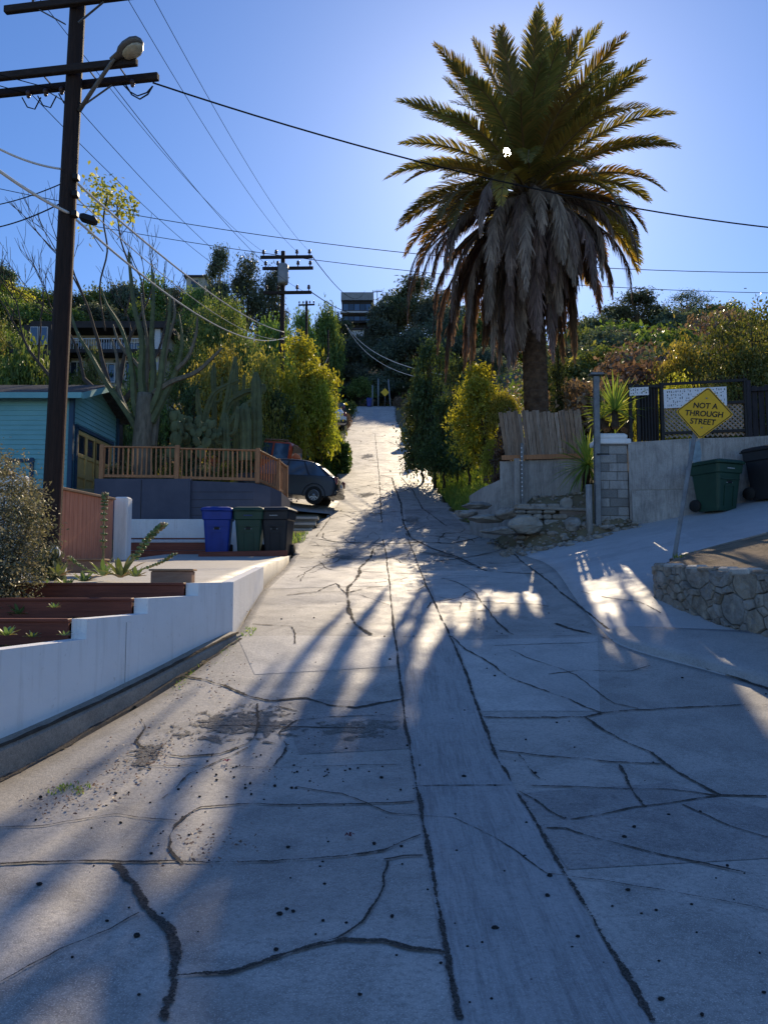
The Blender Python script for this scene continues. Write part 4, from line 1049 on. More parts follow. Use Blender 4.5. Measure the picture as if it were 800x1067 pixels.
def text(parent, name, s, pos, size, xdir, ydir, mat, sx=1.0, parent_off=True):
    cu = bpy.data.curves.new(name, 'FONT'); cu.body = s; cu.size = size; cu.align_x = 'CENTER'; cu.align_y = 'CENTER'; cu.extrude = .0015; cu.offset = size*.018
    cu.materials.append(mat); o = bpy.data.objects.new(name, cu); link(o)
    xd = Vector(xdir).normalized(); yd = Vector(ydir); yd = (yd-xd*yd.dot(xd)).normalized(); zd = xd.cross(yd)
    mw = Matrix((xd*sx, yd, zd)).transposed().to_4x4(); mw.translation = Vector(pos)-world_offset(parent)
    dg = bpy.context.evaluated_depsgraph_get(); me = bpy.data.meshes.new_from_object(o.evaluated_get(dg)); bpy.data.objects.remove(o)
    o = bpy.data.objects.new(name, me); link(o); o.parent = parent; o.matrix_local = mw
    return o
for s, v in (('NOT A', .125), ('THROUGH', -.005), ('STREET', -.135)):
    text(t, 'legend', s, P_(0, v-.012, .017), .125, fx, dz, MAT['black'], .92)

# ------------------------------------------------------------------ far yellow diamond sign up the street
p = at(401, 409, 96); z0 = float(h_ground(p.x, 96))
t = thing('street_sign', 'small yellow diamond sign at the far end of the street', 'sign', (p.x, 96, z0))
m = MB(); m.tube([(p.x, 96, z0), (p.x, 96, p.z+.7)], .05, 6); m.build('post', MAT['steel'], t)
m = MB(); m.box((p.x, 95.93, p.z), (.76, .02, .76), Matrix.Rotation(R(45), 3, 'Y')); m.build('sign_plate', MAT['yellow'], t)

# ------------------------------------------------------------------ right side walls and fences
def wy(x): return 17.36-.23*(x-4.86)*.9   # front face of the concrete wall
t = thing('concrete_wall', 'long stained concrete wall beside the side street', 'wall', (9, 16.8, 1))
m = MB(); xs = np.linspace(5.52, 16, 24)
wall_quadstrip(m, [(x, wy(x)) for x in xs], [float(h_pave(x, wy(x)))-.5 for x in xs], [3.03+.01*(x-5.5)+.012*math.sin(x*3) for x in xs], .25)
m.build('wall_body', MAT['wallc'], t)
m = MB(); xs = np.linspace(5.54, 7.38, 8)
wall_quadstrip(m, [(x, wy(x)-.12) for x in xs], [float(h_pave(x, wy(x)))-.5 for x in xs], [1.90]*8, .13); m.build('ledge', MAT['wallc'], t)
m = MB(); m.bar((5.56, wy(5.56)-.004, 1.915), (7.4, wy(7.4)-.004, 1.915), .012, .035); m.build('ledge_joint', MAT['kerb'], t)
m = MB(); r = random.Random(4); cx = at(724, 480, wy(6.9)).x
pts = [(-.11,3.03),(-.02,2.95),(.10,3.02),(.13,2.7),(.10,2.5),(.16,2.2),(.13,1.95),(-.04,1.98),(-.10,2.2),(-.03,2.5),(-.13,2.7)]
m.add([(cx+x, wy(cx+x)-.004, z) for x, z in pts], [tuple(range(len(pts)))]); m.build('pale_stain', MAT['palestain'], t)
# concrete block pillar
t = thing('block_pillar', 'grey concrete block pillar with a white cap', 'pillar', (5.2, 17.3, 1))
m = MB(); r = random.Random(2); z = .75; row = 0
x0, x1 = 4.87, 5.52
while z < 2.98:
    h = min(.2, 2.98-z)
    cuts = [x0, x0+.40, x1] if row % 2 else [x0, x0+.22, x1]
    for a, b in zip(cuts[:-1], cuts[1:]):
        m.box(((a+b)/2, 17.52, z+h/2), (b-a-.012, .5+r.uniform(-.008,.008), h-.012), None, r.choice([0,0,1,2]), .008)
    z += h; row += 1
m.box(((x0+x1)/2, 17.52, 1.86), (x1-x0-.03, .46, 2.2), None, 1)
m.build('blockwork', [MAT['wallc'], concrete('block_dark', (.27,.255,.235), (.20,.19,.175), .5), concrete('block_light', (.42,.40,.37), (.33,.31,.29), .4)], t)
m = MB(); m.box(((x0+x1)/2, 17.5, 3.04), (.78, .62, .12), None, 0, .02); m.box(((x0+x1)/2, 17.5, 3.16), (.66, .52, .14), None, 0, .04); m.build('cap', MAT['white'], t)
# steel gate posts left of the pillar
t = thing('gate_post', 'tall dark steel post with flat cap left of the block pillar', 'post', (4.72, 17.2, 1))
a = at(619, 550, 17.2); b = at(617, 392, 17.2)
m = MB(); m.bar((a.x+.08, 17.2, .7), (b.x+.08, 17.2, b.z), .13, .10, 0, (0,1,0), .01); m.build('post_body', MAT['steel'], t)
m = MB(); m.box((b.x+.08, 17.2, b.z+.04), (.3, .22, .06), None, 0, .01); m.build('cap', MAT['steel'], t)
m = MB(); p = at(629, 473, 17.1); m.bar((p.x-.15, 17.12, p.z), (p.x+.12, 17.12, p.z), .03); m.build('hinge', MAT['iron'], t)
t = thing('pipe_stub', 'short pale pipe standing at the foot of the steel post', 'pipe', (4.5, 17.1, 1))
p = at(614, 552, 17.1); m = MB(); m.tube([(p.x, 17.1, p.z-.3), (p.x, 17.1, at(614, 505, 17.1).z)], .07, 10); m.build('pipe', MAT['wallc'], t)
# low wall under the plank fence and its stub
t = thing('concrete_wall', 'low concrete wall below the weathered plank fence', 'wall', (4, 19.6, 1.5))
m = MB(); wall_quadstrip(m, [(3.02, 19.9), (5.05, 19.55)], [.6,.9], [2.98, 3.0], .22)
wall_quadstrip(m, [(2.35, 21.1), (2.62, 20.5), (3.02, 19.92)], [.4,.4,.4], [2.2,2.35,2.5], .2); m.build('wall_body', MAT['wallc'], t)
# plank fence
t = thing('plank_fence', 'weathered leaning grey plank fence in front of the palm trunk', 'fence', (4.1, 19.8, 3))
r = random.Random(9); m = MB(); n = 22
for k in range(n):
    u = (k+.5+r.uniform(-.08,.08))/n; x = 3.12+u*2.0; y = 19.86-.33*u
    zt = at(547+u*68, 430-2*u+r.uniform(-2.5,2.0), y).z; zb = 3.02+r.uniform(-.03,.05)
    lean = .16-.05*u+r.uniform(-.015,.015)
    m.bar((x+.05, y+r.uniform(-.02,.02), zb), (x+.05-lean, y+.05, zt), .094*r.uniform(.93,1.06), .018, 0, (r.uniform(-.12,.12),1,0), .003)
m.build('planks', MAT['plank'], t)
m = MB(); m.bar((3.1,19.93,3.35), (5.15,19.6,3.4), .05, .09); m.bar((3.0,19.95,3.95), (5.05,19.62,4.0), .05, .09)
m.bar((3.05,19.80,3.06), (5.1,19.48,3.06), .03, .12, 1); m.build('rail', [MAT['plank'], MAT['railwood']], t)
for px, yb, yt, w, lab, mt in ((538,520,478,.13,'pale fence post at the left end of the plank fence','wallc'), (543.5,520,462,.07,'perforated steel post at the left end of the plank fence','steel')):
    a, b = at(px, yb, 19.5), at(px, yt, 19.5)
    t = thing('fence_post', lab, 'post', (a.x, 19.5, a.z)); m = MB(); m.bar((a.x,19.5,a.z-.3), (b.x,19.5,b.z), w, w, 0, (0,1,0), .006); m.build('post_body', MAT[mt], t)
    if mt == 'steel':
        m = MB()
        for k in range(12): m.box((a.x, 19.5-w/2-.003, a.z+.1+k*.11), (.03,.004,.03))
        m.build('hole', MAT['signwhite'], t)
r = random.Random(12)
for k, (p0, p1, w) in enumerate([((524,520),(553,478),.16), ((526,505),(550,470),.12), ((533,488),(549,460),.14), ((530,515),(545,485),.1)]):
    a, b = at(*p0, 20.3-.1*k), at(*p1, 20.6-.1*k)
    tt = thing('loose_plank', ['longest grey plank leaning at the fence end', 'second leaning plank at the fence end', 'short upper plank leaning at the fence end', 'narrow plank leaning at the fence end'][k], 'plank', a)
    m = MB(); m.bar(a, b, .03, w, 0, (.3,-1,.2), .004); m.build('board', MAT['plank'], tt)

# fence over the concrete wall: iron frame, lattice, signs
def fy_(x): return wy(x)+.12
t = thing('lattice_fence', 'black iron fence with diamond lattice above the concrete wall', 'fence', (7, 17, 3.05))
def fp(px, py): 
    x = at(px, py, 16.9).x; y = fy_(x); return at(px, py, y)
xa, xb = fp(688, 440).x, fp(776, 440).x; zb_, zt_ = 3.10, fp(730, 398).z
m = MB()
L = 0.105
import itertools
for sg in (-1, 1):
    k = -30
    while k < 60:
        # clipped diagonal slats
        xs0 = xa+k*L*1.0
        pts = []
        za, zc = zb_, fp(730, 421).z
        p0 = [xs0, za]; p1 = [xs0+(zc-za), zc] 
        if sg < 0: p0 = [xs0+(zc-za), za]; p1 = [xs0, zc]
        lo, hi = 0, 1
        dx = p1[0]-p0[0]
        for lim, isl in ((xa, True), (xb, False)):
            q = (lim-p0[0])/dx
            if (dx > 0) == isl: lo = max(lo, q)
            else: hi = min(hi, q)
        if hi > lo+.05:
            A_ = (p0[0]+dx*lo, fy_(p0[0])+.012*sg, za+(zc-za)*lo); B_ = (p0[0]+dx*hi, fy_(p0[0])+.012*sg, za+(zc-za)*hi)
            m.bar((A_[0], fy_(A_[0])+.012*sg, A_[2]), (B_[0], fy_(B_[0])+.012*sg, B_[2]), .036, .008, 0, (0,1,0))
        k += 1
m.build('lattice_panel', MAT['lattice'], t)
m = MB()
for px in (656, 664, 689, 776): p = fp(px, 440); m.bar((p.x, p.y-.04, 3.0), (p.x, p.y-.04, zt_+.02), .07, .07, 0, (0,1,0))
for py in (401, 423, 452): a, b = fp(689, py), fp(777, py); m.bar((a.x, a.y-.045, a.z), (b.x, b.y-.045, a.z), .05, .06)
a, b = fp(655, 403), fp(690, 403); m.bar((a.x, a.y-.03, a.z), (b.x, b.y-.03, b.z), .05, .06)
m.build('iron_frame', MAT['iron'], t)
m = MB()
for px in np.linspace(666, 688, 8): p = fp(px, 440); m.bar((p.x, p.y, 3.05), (p.x, p.y, zt_), .03, .03, 0, (0,1,0))
a, b = fp(666, 428), fp(688, 428); m.box(((a.x+b.x)/2, a.y+.06, (3.05+zt_)/2), (b.x-a.x, .02, zt_-3.1)); m.build('gate_leaf', MAT['iron'], t)
m = MB()
for k in range(26): p = fp(656+k*4.7, 399); m.tube([(p.x, p.y-.04, zt_+.02), (p.x, p.y-.04, zt_+.10)], [.018,.003], 5)
m.build('spike', MAT['iron'], t)
t = thing('plank_fence', 'dark vertical board fence at the right end above the wall', 'fence', (8.2, 16.7, 3.05))
m = MB(); r = random.Random(3); x = fp(776, 440).x+.02
while x < 15:
    w = .135; m.box((x+w/2, fy_(x)+.02+r.uniform(-.008,.008), 3.62+r.uniform(-.02,.02)), (w-.012, .022, 1.18), None, 0, .004); x += w
m.build('planks', MAT['darkplank'], t)
m = MB(); a = fp(778, 406); m.bar((a.x, fy_(a.x)-.02, a.z), (15, fy_(15)-.02, a.z), .05, .09); m.box((a.x, fy_(a.x)-.03, 3.65), (.1, .1, 1.35)); m.build('rail', MAT['darkplank'], t)
def notice(label, px0, py0, px1, py1, rows, seed, off):
    a, b = fp(px0, py0), fp(px1, py1); y0, y1 = a.y-off, b.y-off
    b = at(px1, py1, y1); a = at(px0, py0, y0)
    t = thing('notice_board', label, 'notice', ((a.x+b.x)/2, (y0+y1)/2, b.z))
    m = MB(); v = [(a.x,y0,b.z),(b.x,y1,b.z),(b.x,y1,a.z),(a.x,y0,a.z)]
    m.add(v+[(p[0],p[1]+.015,p[2]) for p in v], [(0,1,2,3),(7,6,5,4),(0,4,5,1),(1,5,6,2),(2,6,7,3),(3,7,4,0)]); m.build('board', MAT['signwhite'], t)
    # unreadable hand-lettered rows: strokes of letter size
    r = random.Random(seed); m = MB(); W = b.x-a.x; H = a.z-b.z
    for k in range(rows):
        zc = a.z-H*(k+.75)/(rows+.5); u = .05*W; hh = H/(rows+.5)*.56
        while u < W*.94:
            lw = r.uniform(.030,.042)
            if r.random() < .17: u += .03
            x = a.x+u; y = y0+(y1-y0)*u/W-.004
            for q in range(r.randint(1, 3)):
                if r.random() < .6: xx_ = x+r.uniform(0, lw*.7); m.add([(xx_,y,zc-hh/2),(xx_+.016,y,zc-hh/2),(xx_+.016,y,zc+hh/2),(xx_,y,zc+hh/2)], [(0,1,2,3)])
                else: zz = zc+r.choice([-.42,0,.38])*hh; m.add([(x,y-.001,zz),(x+lw*.8,y-.001,zz),(x+lw*.8,y-.001,zz+.017),(x,y-.001,zz+.017)], [(0,1,2,3)])
            u += lw+.008
    m.build('lettering', MAT['black'], t)
notice('long white notice with five rows of small black lettering on the fence', 691, 406, 757, 422.5, 5, 3, .09)
notice('small white notice at the left corner of the iron fence', 655.5, 404, 675.5, 411.5, 2, 6, .09)

# ------------------------------------------------------------------ rubble wall and bank on the right
path = [(5.7,12.2,.50),(4.68,11.66,.22),(4.12,11.15,.16),(3.78,10.6,.14),(3.65,10.15,.13),(3.71,9.65,.11),(4.18,8.25,.02),(5.05,6.6,-.10),(6.3,4.5,-.2),(8,1.8,-.3)]
pl = [Vector((p[0], p[1], 0)) for p in path]
dist = [0]
for a, b in zip(pl[:-1], pl[1:]): dist.append(dist[-1]+(b-a).length)
fx_ = Curve1(list(zip(dist, [p[0] for p in path]))); fy2 = Curve1(list(zip(dist, [p[1] for p in path]))); fz_ = Curve1(list(zip(dist, [p[2] for p in path])))
def wp(u, h):  # point on wall face: u along, h 0..1 up; gives position and outward normal
    x, y = float(fx_(u)), float(fy2(u)); e = .05
    d = Vector((float(fx_(u+e)-fx_(u-e)), float(fy2(u+e)-fy2(u-e)), 0)).normalized(); n_ = Vector((d.y, -d.x, 0)); n_ = -n_ if n_.dot(Vector((-1,-.2,0))) < 0 else n_
    zb = float(pave(x, y))-.12; zt = float(fz_(u))
    return Vector((x, y, zb+(zt-zb)*h)), n_
t = thing('rubble_wall', 'low rubble stone wall curving round the bank on the right', 'wall', (4, 9.5, -.5))
m = MB(); P = []
for u in np.linspace(.05, dist[-1]-.05, 90): P.append([tuple(wp(u, h)[0]-wp(u, h)[1]*.03+wp(u,h)[1]*.008*math.sin(u*40+h*9)) for h in np.linspace(0, .985, 8)]+[tuple(wp(u,.985)[0]-wp(u,.985)[1]*.3)])
m.grid(P); m.build('mortar', MAT['mortar'], t)
def clip(poly, a, b, c):  # keep a*x+b*y <= c
    out = []
    for i in range(len(poly)):
        p, q = poly[i], poly[(i+1) % len(poly)]; dp = a*p[0]+b*p[1]-c; dq = a*q[0]+b*q[1]-c
        if dp <= 0: out.append(p)
        if (dp < 0) != (dq < 0) and dp != dq: k = dp/(dp-dq); out.append((p[0]+(q[0]-p[0])*k, p[1]+(q[1]-p[1])*k))
    return out
r = random.Random(21); H0 = .74; sites = []
u = .1
tries = 0
while tries < 9000 and u < 9e9:
    tries += 1; p = (r.uniform(.05, min(dist[-1], 9.5)), r.uniform(.02, H0-.02)); rad = r.choice([.06,.08,.10,.14,.19,.26])
    if all((p[0]-q[0])**2+(p[1]-q[1])**2 > (.62*(rad+q[2]))**2 for q in sites): sites.append((*p, rad))
m = MB()
for i, s in enumerate(sites):
    poly = [(s[0]-.5, 0), (s[0]+.5, 0), (s[0]+.5, H0), (s[0]-.5, H0)]
    for j, q in enumerate(sites):
        if i == j or abs(q[0]-s[0]) > 1.0: continue
        a, b = q[0]-s[0], q[1]-s[1]; w = (q[2]**2-s[2]**2)*1.0
        poly = clip(poly, a, b, (q[0]**2+q[1]**2-s[0]**2-s[1]**2-w)/2)
        if len(poly) < 3: break
    if len(poly) < 3: continue
    cx, cy = sum(p[0] for p in poly)/len(poly), sum(p[1] for p in poly)/len(poly)
    dense = []
    for k in range(len(poly)):
        p, q = poly[k], poly[(k+1) % len(poly)]; L_ = math.hypot(q[0]-p[0], q[1]-p[1]); nn_ = max(1, int(L_/.05))
        for e in range(nn_): dense.append((p[0]+(q[0]-p[0])*e/nn_, p[1]+(q[1]-p[1])*e/nn_))
    # knock the corners off
    for _ in range(0): dense = [((dense[k-1][0]+2*dense[k][0]+dense[(k+1)%len(dense)][0])/4, (dense[k-1][1]+2*dense[k][1]+dense[(k+1)%len(dense)][1])/4) for k in range(len(dense))]
    prot = r.uniform(.04, .095); rings = []
    for sc, dep in ((1.01,-.05),(.965,.5),(.89,.88),(.6,1.0),(.25,1.0)):
        row = []
        for (x, y) in dense:
            jx = 1+r.uniform(-.03,.03); X, Y = cx+(x-cx)*sc*jx, cy+(y-cy)*sc*jx
            pp, nn_ = wp(min(max(X,.02), dist[-1]-.06), min(max(Y/H0, 0), .99)); row.append(tuple(pp+nn_*(dep*prot+r.uniform(-.005,.006))))
        rings.append(row+[row[0]])
    m.grid(rings, 0, False); b0 = len(m.v); top = [m.v[b0-len(rings[0])+k] for k in range(len(rings[0])-1)]; m.add(top, [tuple(range(len(top)))])
m.build('stones', MAT['stone'], t, fixn=True)
# flat coping stones
m = MB(); u = .3
while u < 9:
    L_ = r.uniform(.16,.34); p, n_ = wp(u+L_/2, 1); d = Vector((-n_.y, n_.x, 0))
    m.bar(p-d*L_*.47-n_*.05+Vector((0,0,.0)), p+d*L_*.47-n_*.05, r.uniform(.16,.24), r.uniform(.05,.09), r.choice([0,0,0,1]), (0,0,1), .02); u += L_
m.build('coping', [MAT['stone'], MAT['drive']], t)
# dirt bank behind the wall up to the side street edge
P = []
back = [(5.6,12.3),(5.3,12.25),(5.3,12.25),(5.5,12.25),(6.0,12.3),(7,12.5),(9,12.9),(13,13.4),(18,13.6),(20,13)]
for i in range(len(path)):
    row = []
    for k in range(13):
        s = k/12; fpnt = pl[i]+Vector((.02,.02,0)); x = fpnt.x+(back[i][0]-fpnt.x)*s; y = fpnt.y+(back[i][1]-fpnt.y)*s
        z0 = path[i][2]-.02; z1 = float(pave(*back[i]))+.02; row.append((x, y, z0+(z1-z0)*s+.16*math.sin(math.pi*s)*(.3+.3*i/9)+random.uniform(-.015,.015)))
    P.append(row)
m = MB(); m.grid(P); tag(m.build('dirt_bank', MAT['dirt']), 'bare dirt bank behind the rubble wall', None, kind='structure')
m = MB(); P = []
for s in np.linspace(0, 1, 30):
    k = s*(len(back)-2); i = int(min(k, len(back)-2)); f = k-i
    bk = [(4.45,11.95),(4.8,12.08)]+back[3:]
    k = s*(len(bk)-1); i = int(min(k, len(bk)-2)); f = k-i
    x = bk[i][0]+(bk[i+1][0]-bk[i][0])*f; y = bk[i][1]+(bk[i+1][1]-bk[i][1])*f; z = float(pave(x, y))
    P.append([(x, y-.09, z-.3), (x, y-.08, z+.10), (x, y+.07, z+.09), (x, y+.09, z-.05)])
m.grid(P, smooth=False); tag(m.build('side_kerb', MAT['kerb']), 'low kerb between the side street and the dirt bank', None, kind='structure')
blades('bank_weeds', [(5.2,10.8,.7,.7,420,.07),(4.6,10.6,.4,.6,260,.06),(5.0,11.4,.35,.35,220,.10),(5.6,11.0,.5,.5,160,.09),(4.5,11.2,.2,.3,90,.08),(5.3,10.0,.5,.8,90,.08)], MAT['grass'], 'sparse weeds on the dirt bank', 6, 'stuff', lambda x, y: .16+.09*(y-10))

# ------------------------------------------------------------------ rubble by the street corner
from mathutils import noise as mnoise
def rough_stone(m, c, rr, seed, rz=0.0, n=22, k=13, mi=0):
    """angular broken stone: a sphere cut by random planes and roughened"""
    q = random.Random(seed); pl_ = []
    for _ in range(11):
        d = Vector((q.gauss(0,1), q.gauss(0,1), q.gauss(0,1))).normalized(); pl_.append((d, q.uniform(.58, .86)))
    rot = Matrix.Rotation(rz, 3, 'Z'); off = Vector((seed*3.1, seed*1.7, 0)); P = []
    for i in range(k+1):
        t_ = math.pi*i/k; row = []
        for j in range(n):
            a_ = 2*math.pi*j/n; d = Vector((math.sin(t_)*math.cos(a_), math.sin(t_)*math.sin(a_), -math.cos(t_))); L_ = 1.0
            for pn, h in pl_:
                e = d.dot(pn)
                if e > 1e-3: L_ = min(L_, h/e)
            L_ *= 1+.10*mnoise.noise(d*2.6+off)+.05*mnoise.noise(d*8+off)
            row.append(tuple(rot @ Vector((d.x*rr[0]*L_, d.y*rr[1]*L_, d.z*rr[2]*L_))+Vector(c)))
        P.append(row+[row[0]])
    m.grid(P, mi, False)
def rock(label, c, rr, mat, seed, rz=0.0, name='boulder'):
    m = MB(); rough_stone(m, c, tuple(x*1.25 for x in rr), seed, rz)
    return tag(m.build(name, mat), label, 'rock', 'rocks at the corner below the plank fence')
palestone = M('pale_boulder', (.42,.385,.33), (.28,.25,.21), 6, .9, .2, 0, .6, 20, .02)
p = at(548, 549, 17.3); rock('large pale rounded boulder in front of the stone box', p+Vector((0,0,.05)), (.33,.26,.17), palestone, 1)
p = at(597, 550, 17.2); rock('small round grey boulder beside the pipe stub', p+Vector((0,0,.05)), (.17,.16,.16), MAT['stone'], 2)
p = at(590, 527, 17.9); rock('small pale stone on top of the stone box', p, (.13,.1,.17), palestone, 3)
p = at(505, 541, 18.2); rock('flat pale broken slab on the dirt mound', p, (.42,.3,.10), palestone, 4, .3)
p = at(487, 535, 18.4); rock('flat brown stone low on the dirt mound', p, (.3,.22,.1), MAT['stone'], 5, .5)
p = at(520, 553, 17.2); rock('flat grey stone at the edge of the dirt mound', p, (.35,.2,.08), MAT['stone'], 6)
p = at(497, 527, 19.3); rock('flat tan stone at the upper end of the dirt mound', p, (.5,.26,.09), MAT['stone'], 7, .8)
p = at(532, 535, 18.0); rock('broken dark stone behind the pale slab', p, (.3,.24,.14), MAT['stone'], 8, .2)
random.seed(31)
t = thing('stone_planter', 'broken brown stone planter box below the plank fence', 'planter', at(570, 555, 17.6))
a, b = at(537, 553, 17.6), at(612, 553, 17.55); zt = at(575, 531, 17.6).z
m = MB(); z = a.z-.2; row = 0; r = random.Random(8)
xm = a.x+(b.x-a.x)*.56
while z < zt:
    h = r.uniform(.09,.15); x = a.x+r.uniform(-.015,.015)
    while x < xm:
        w = r.uniform(.2,.42); m.box((x+w/2, 17.85+r.uniform(-.03,.03), z+h/2), (w-.012, .55, h-.012), Matrix.Rotation(r.uniform(-.04,.04), 3, 'Z'), 0, .03); x += w
    z += h
m.build('stone_face', MAT['stone'], t)
m = MB(); m.box(((xm+b.x)/2+.1, 17.85, (a.z+zt)/2-.1), (b.x-xm, .5, zt-a.z+.2), None, 0, .02); m.build('concrete_face', concrete('brown_concrete', (.25,.19,.145), (.18,.135,.105), .5), t)
m = MB(); m.box(((a.x+b.x)/2+.05, 17.86, zt+.02), (b.x-a.x+.05, .62, .07), Matrix.Rotation(.03, 3, 'Y'), 0, .02); m.build('capstone', MAT['stone'], t)
m = MB(); r = random.Random(14)
for k in range(520):
    x, y = r.uniform(2.6, 5.6), r.uniform(16.3, 20.0); 
    if r.random() < .4: y = r.uniform(16.5, 17.4)
    if y < 17.3 and x > 4.9 and y < wy(x)-.55: continue
    s = r.choice([.02,.03,.04,.07])*r.uniform(.7,1.3); z = max(float(h_ground(x, y)), float(pave(x, y)))+s*.3
    rough_stone(m, (x, y, z), (s*r.uniform(.9,1.8), s*1.2, s*.75), k, r.uniform(0,3), 8, 6)
tag(m.build('rubble', MAT['stone']), 'loose rubble on the dirt mound at the corner', None, kind='stuff')

# ------------------------------------------------------------------ foliage
def leaves_np(C, N, size, aspect, g, fold=.25):
    """one folded quad per leaf centre C with facing N"""
    n = len(C); rnd = g.normal(size=(n, 3)); N = N/np.linalg.norm(N, axis=1, keepdims=True)
    T = np.cross(N, rnd); T /= np.linalg.norm(T, axis=1, keepdims=True)+1e-9; B = np.cross(N, T)
    L = size*g.uniform(.6, 1.35, (n, 1)); W = L*aspect
    P0 = C-T*L*.5; P2 = C+T*L*.5-N*L*fold*.5; P1 = C+B*W*.5+N*L*fold*.3; P3 = C-B*W*.5+N*L*fold*.3
    V = np.stack([P0, P1, P2, P3], 1).reshape(-1, 3); Fq = np.arange(n*4).reshape(-1, 4)
    return V, Fq
def crown_np(blobs, n_leaf, size, aspect, seed, per=14, spread=.16, shell=.55, droop=0.0, up=.35):
    """leaf clumps through the volume of several ellipsoids: blobs = (centre, radii, weight)"""
    g = np.random.default_rng(seed); w = np.array([b[2] if len(b) > 2 else np.prod(b[1])**(.66) for b in blobs]); w = w/w.sum()
    nc = max(1, n_leaf//per); which = g.choice(len(blobs), nc, p=w)
    c = np.array([b[0] for b in blobs], float)[which]; r = np.array([b[1] for b in blobs], float)[which]
    d = g.normal(size=(nc, 3)); d /= np.linalg.norm(d, axis=1, keepdims=True)
    d[:, 2] = np.where(d[:, 2] < -.55, -d[:, 2]*.6, d[:, 2])
    rad = (shell+(1-shell)*g.uniform(0, 1, (nc, 1)))*(.86+.28*g.uniform(0, 1, (nc, 1)))
    cc = c+d*r*rad
    rs = r.mean(axis=1, keepdims=True)*spread
    C = np.repeat(cc, per, 0)+g.normal(size=(nc*per, 3))*np.repeat(rs+size*.5, per, 0)*np.array([1, 1, .7])
    C[:, 2] -= droop*np.abs(g.normal(size=nc*per))
    N = np.repeat(d, per, 0)*.5+g.normal(size=(nc*per, 3))*.75+np.array([0, 0, up])
    return leaves_np(C, N, size, aspect, g)
def limbs(m, base, blobs, r0, h0, seed, lean=(0, 0), n=7, wig=.12, fork=3):
    r = random.Random(seed); base = Vector(base); k = Vector((lean[0], lean[1], h0)); fork_p = base+k
    pts = [base+k*t+Vector((r.uniform(-1,1), r.uniform(-1,1), 0))*wig*t for t in np.linspace(0, 1, 6)]
    m.tube(pts, [r0*(1.25 if i == 0 else 1-.07*i) for i in range(6)], n)
    for b in blobs:
        tgt = Vector(b[0]); mid = pts[-1].lerp(tgt, .5)+Vector((r.uniform(-1,1)*wig*2, r.uniform(-1,1)*wig*2, -.1*(tgt-pts[-1]).length*.3))
        m.tube([pts[-1]-Vector((0,0,.05)), mid, tgt], [r0*.62, r0*.4, r0*.12], 6)
        for q in range(fork):
            a = mid.lerp(tgt, r.uniform(.2, .9)); e = tgt+Vector((r.uniform(-1,1)*b[1][0], r.uniform(-1,1)*b[1][1], r.uniform(-.5,.9)*b[1][2]))*.85
            m.tube([a, a.lerp(e, .5)+Vector((0,0,.08)), e], [r0*.22, r0*.14, r0*.04], 4)
    return m
def tree_proto(name, blobs, h0, r0, n_leaf, size, aspect, leaf, bark, seed, lean=(0,0), **kw):
    tm = MB(); limbs(tm, (0,0,-.4), blobs, r0, h0+.4, seed, lean)
    o = tm.build('trunk', bark); tme = o.data; bpy.data.objects.remove(o)
    V, Fq = crown_np(blobs, n_leaf, size, aspect, seed, **kw)
    cme = mesh_np('crown', V, Fq, leaf)
    top = max(b[0][2]+b[1][2] for b in blobs); wid = max(abs(b[0][0])+b[1][0] for b in blobs)
    return dict(trunk=tme, crown=cme, h=top, w=2*wid)
def place(proto, name, label, cat, loc, h, w=None, rz=0.0, group=None):
    t = thing(name, label, cat, loc, rz, group)
    sz = h/proto['h']; sx = (w/proto['w']) if w else sz; t.scale = (sx, sx, sz)
    put('trunk', proto['trunk'], t); put('crown', proto['crown'], t); return t
def spread_blobs(n, R0, H, hz, seed, rr=(.35, .5), flat=.7, zlo=.0):
    r = random.Random(seed); out = []
    for k in range(n):
        a = 2.4*k+r.uniform(-.4,.4); q = math.sqrt((k+.4)/n)
        z = hz+(1-q*q*.8)*H*r.uniform(.55,1.0)-zlo*q; s = R0*r.uniform(*rr)
        out.append(((R0*.72*q*math.cos(a), R0*.72*q*math.sin(a), z), (s, s, s*flat)))
    return out
PR = {}
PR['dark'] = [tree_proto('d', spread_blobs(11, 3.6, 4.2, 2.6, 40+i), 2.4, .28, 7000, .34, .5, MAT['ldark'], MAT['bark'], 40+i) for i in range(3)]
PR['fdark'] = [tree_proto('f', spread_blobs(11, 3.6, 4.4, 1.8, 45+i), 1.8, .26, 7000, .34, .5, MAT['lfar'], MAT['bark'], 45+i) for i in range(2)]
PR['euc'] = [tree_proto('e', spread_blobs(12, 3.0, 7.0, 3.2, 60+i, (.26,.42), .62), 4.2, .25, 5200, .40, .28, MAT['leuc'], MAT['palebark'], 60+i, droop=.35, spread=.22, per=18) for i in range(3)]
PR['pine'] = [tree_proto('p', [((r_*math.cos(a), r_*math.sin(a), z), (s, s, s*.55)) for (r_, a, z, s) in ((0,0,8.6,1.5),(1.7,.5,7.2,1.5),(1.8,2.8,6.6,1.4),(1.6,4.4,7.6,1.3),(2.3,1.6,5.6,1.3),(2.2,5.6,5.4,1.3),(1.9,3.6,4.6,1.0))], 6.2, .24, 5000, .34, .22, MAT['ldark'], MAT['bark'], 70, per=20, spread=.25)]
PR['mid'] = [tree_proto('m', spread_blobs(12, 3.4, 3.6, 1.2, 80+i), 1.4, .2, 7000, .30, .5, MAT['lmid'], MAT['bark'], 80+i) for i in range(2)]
PR['olive'] = [tree_proto('o', spread_blobs(14, 3.2, 3.4, 1.6, 90+i, (.3,.45)), 1.6, .2, 13000, .17, .42, MAT['lolive'], MAT['bark'], 90+i, per=16, spread=.2) for i in range(2)]
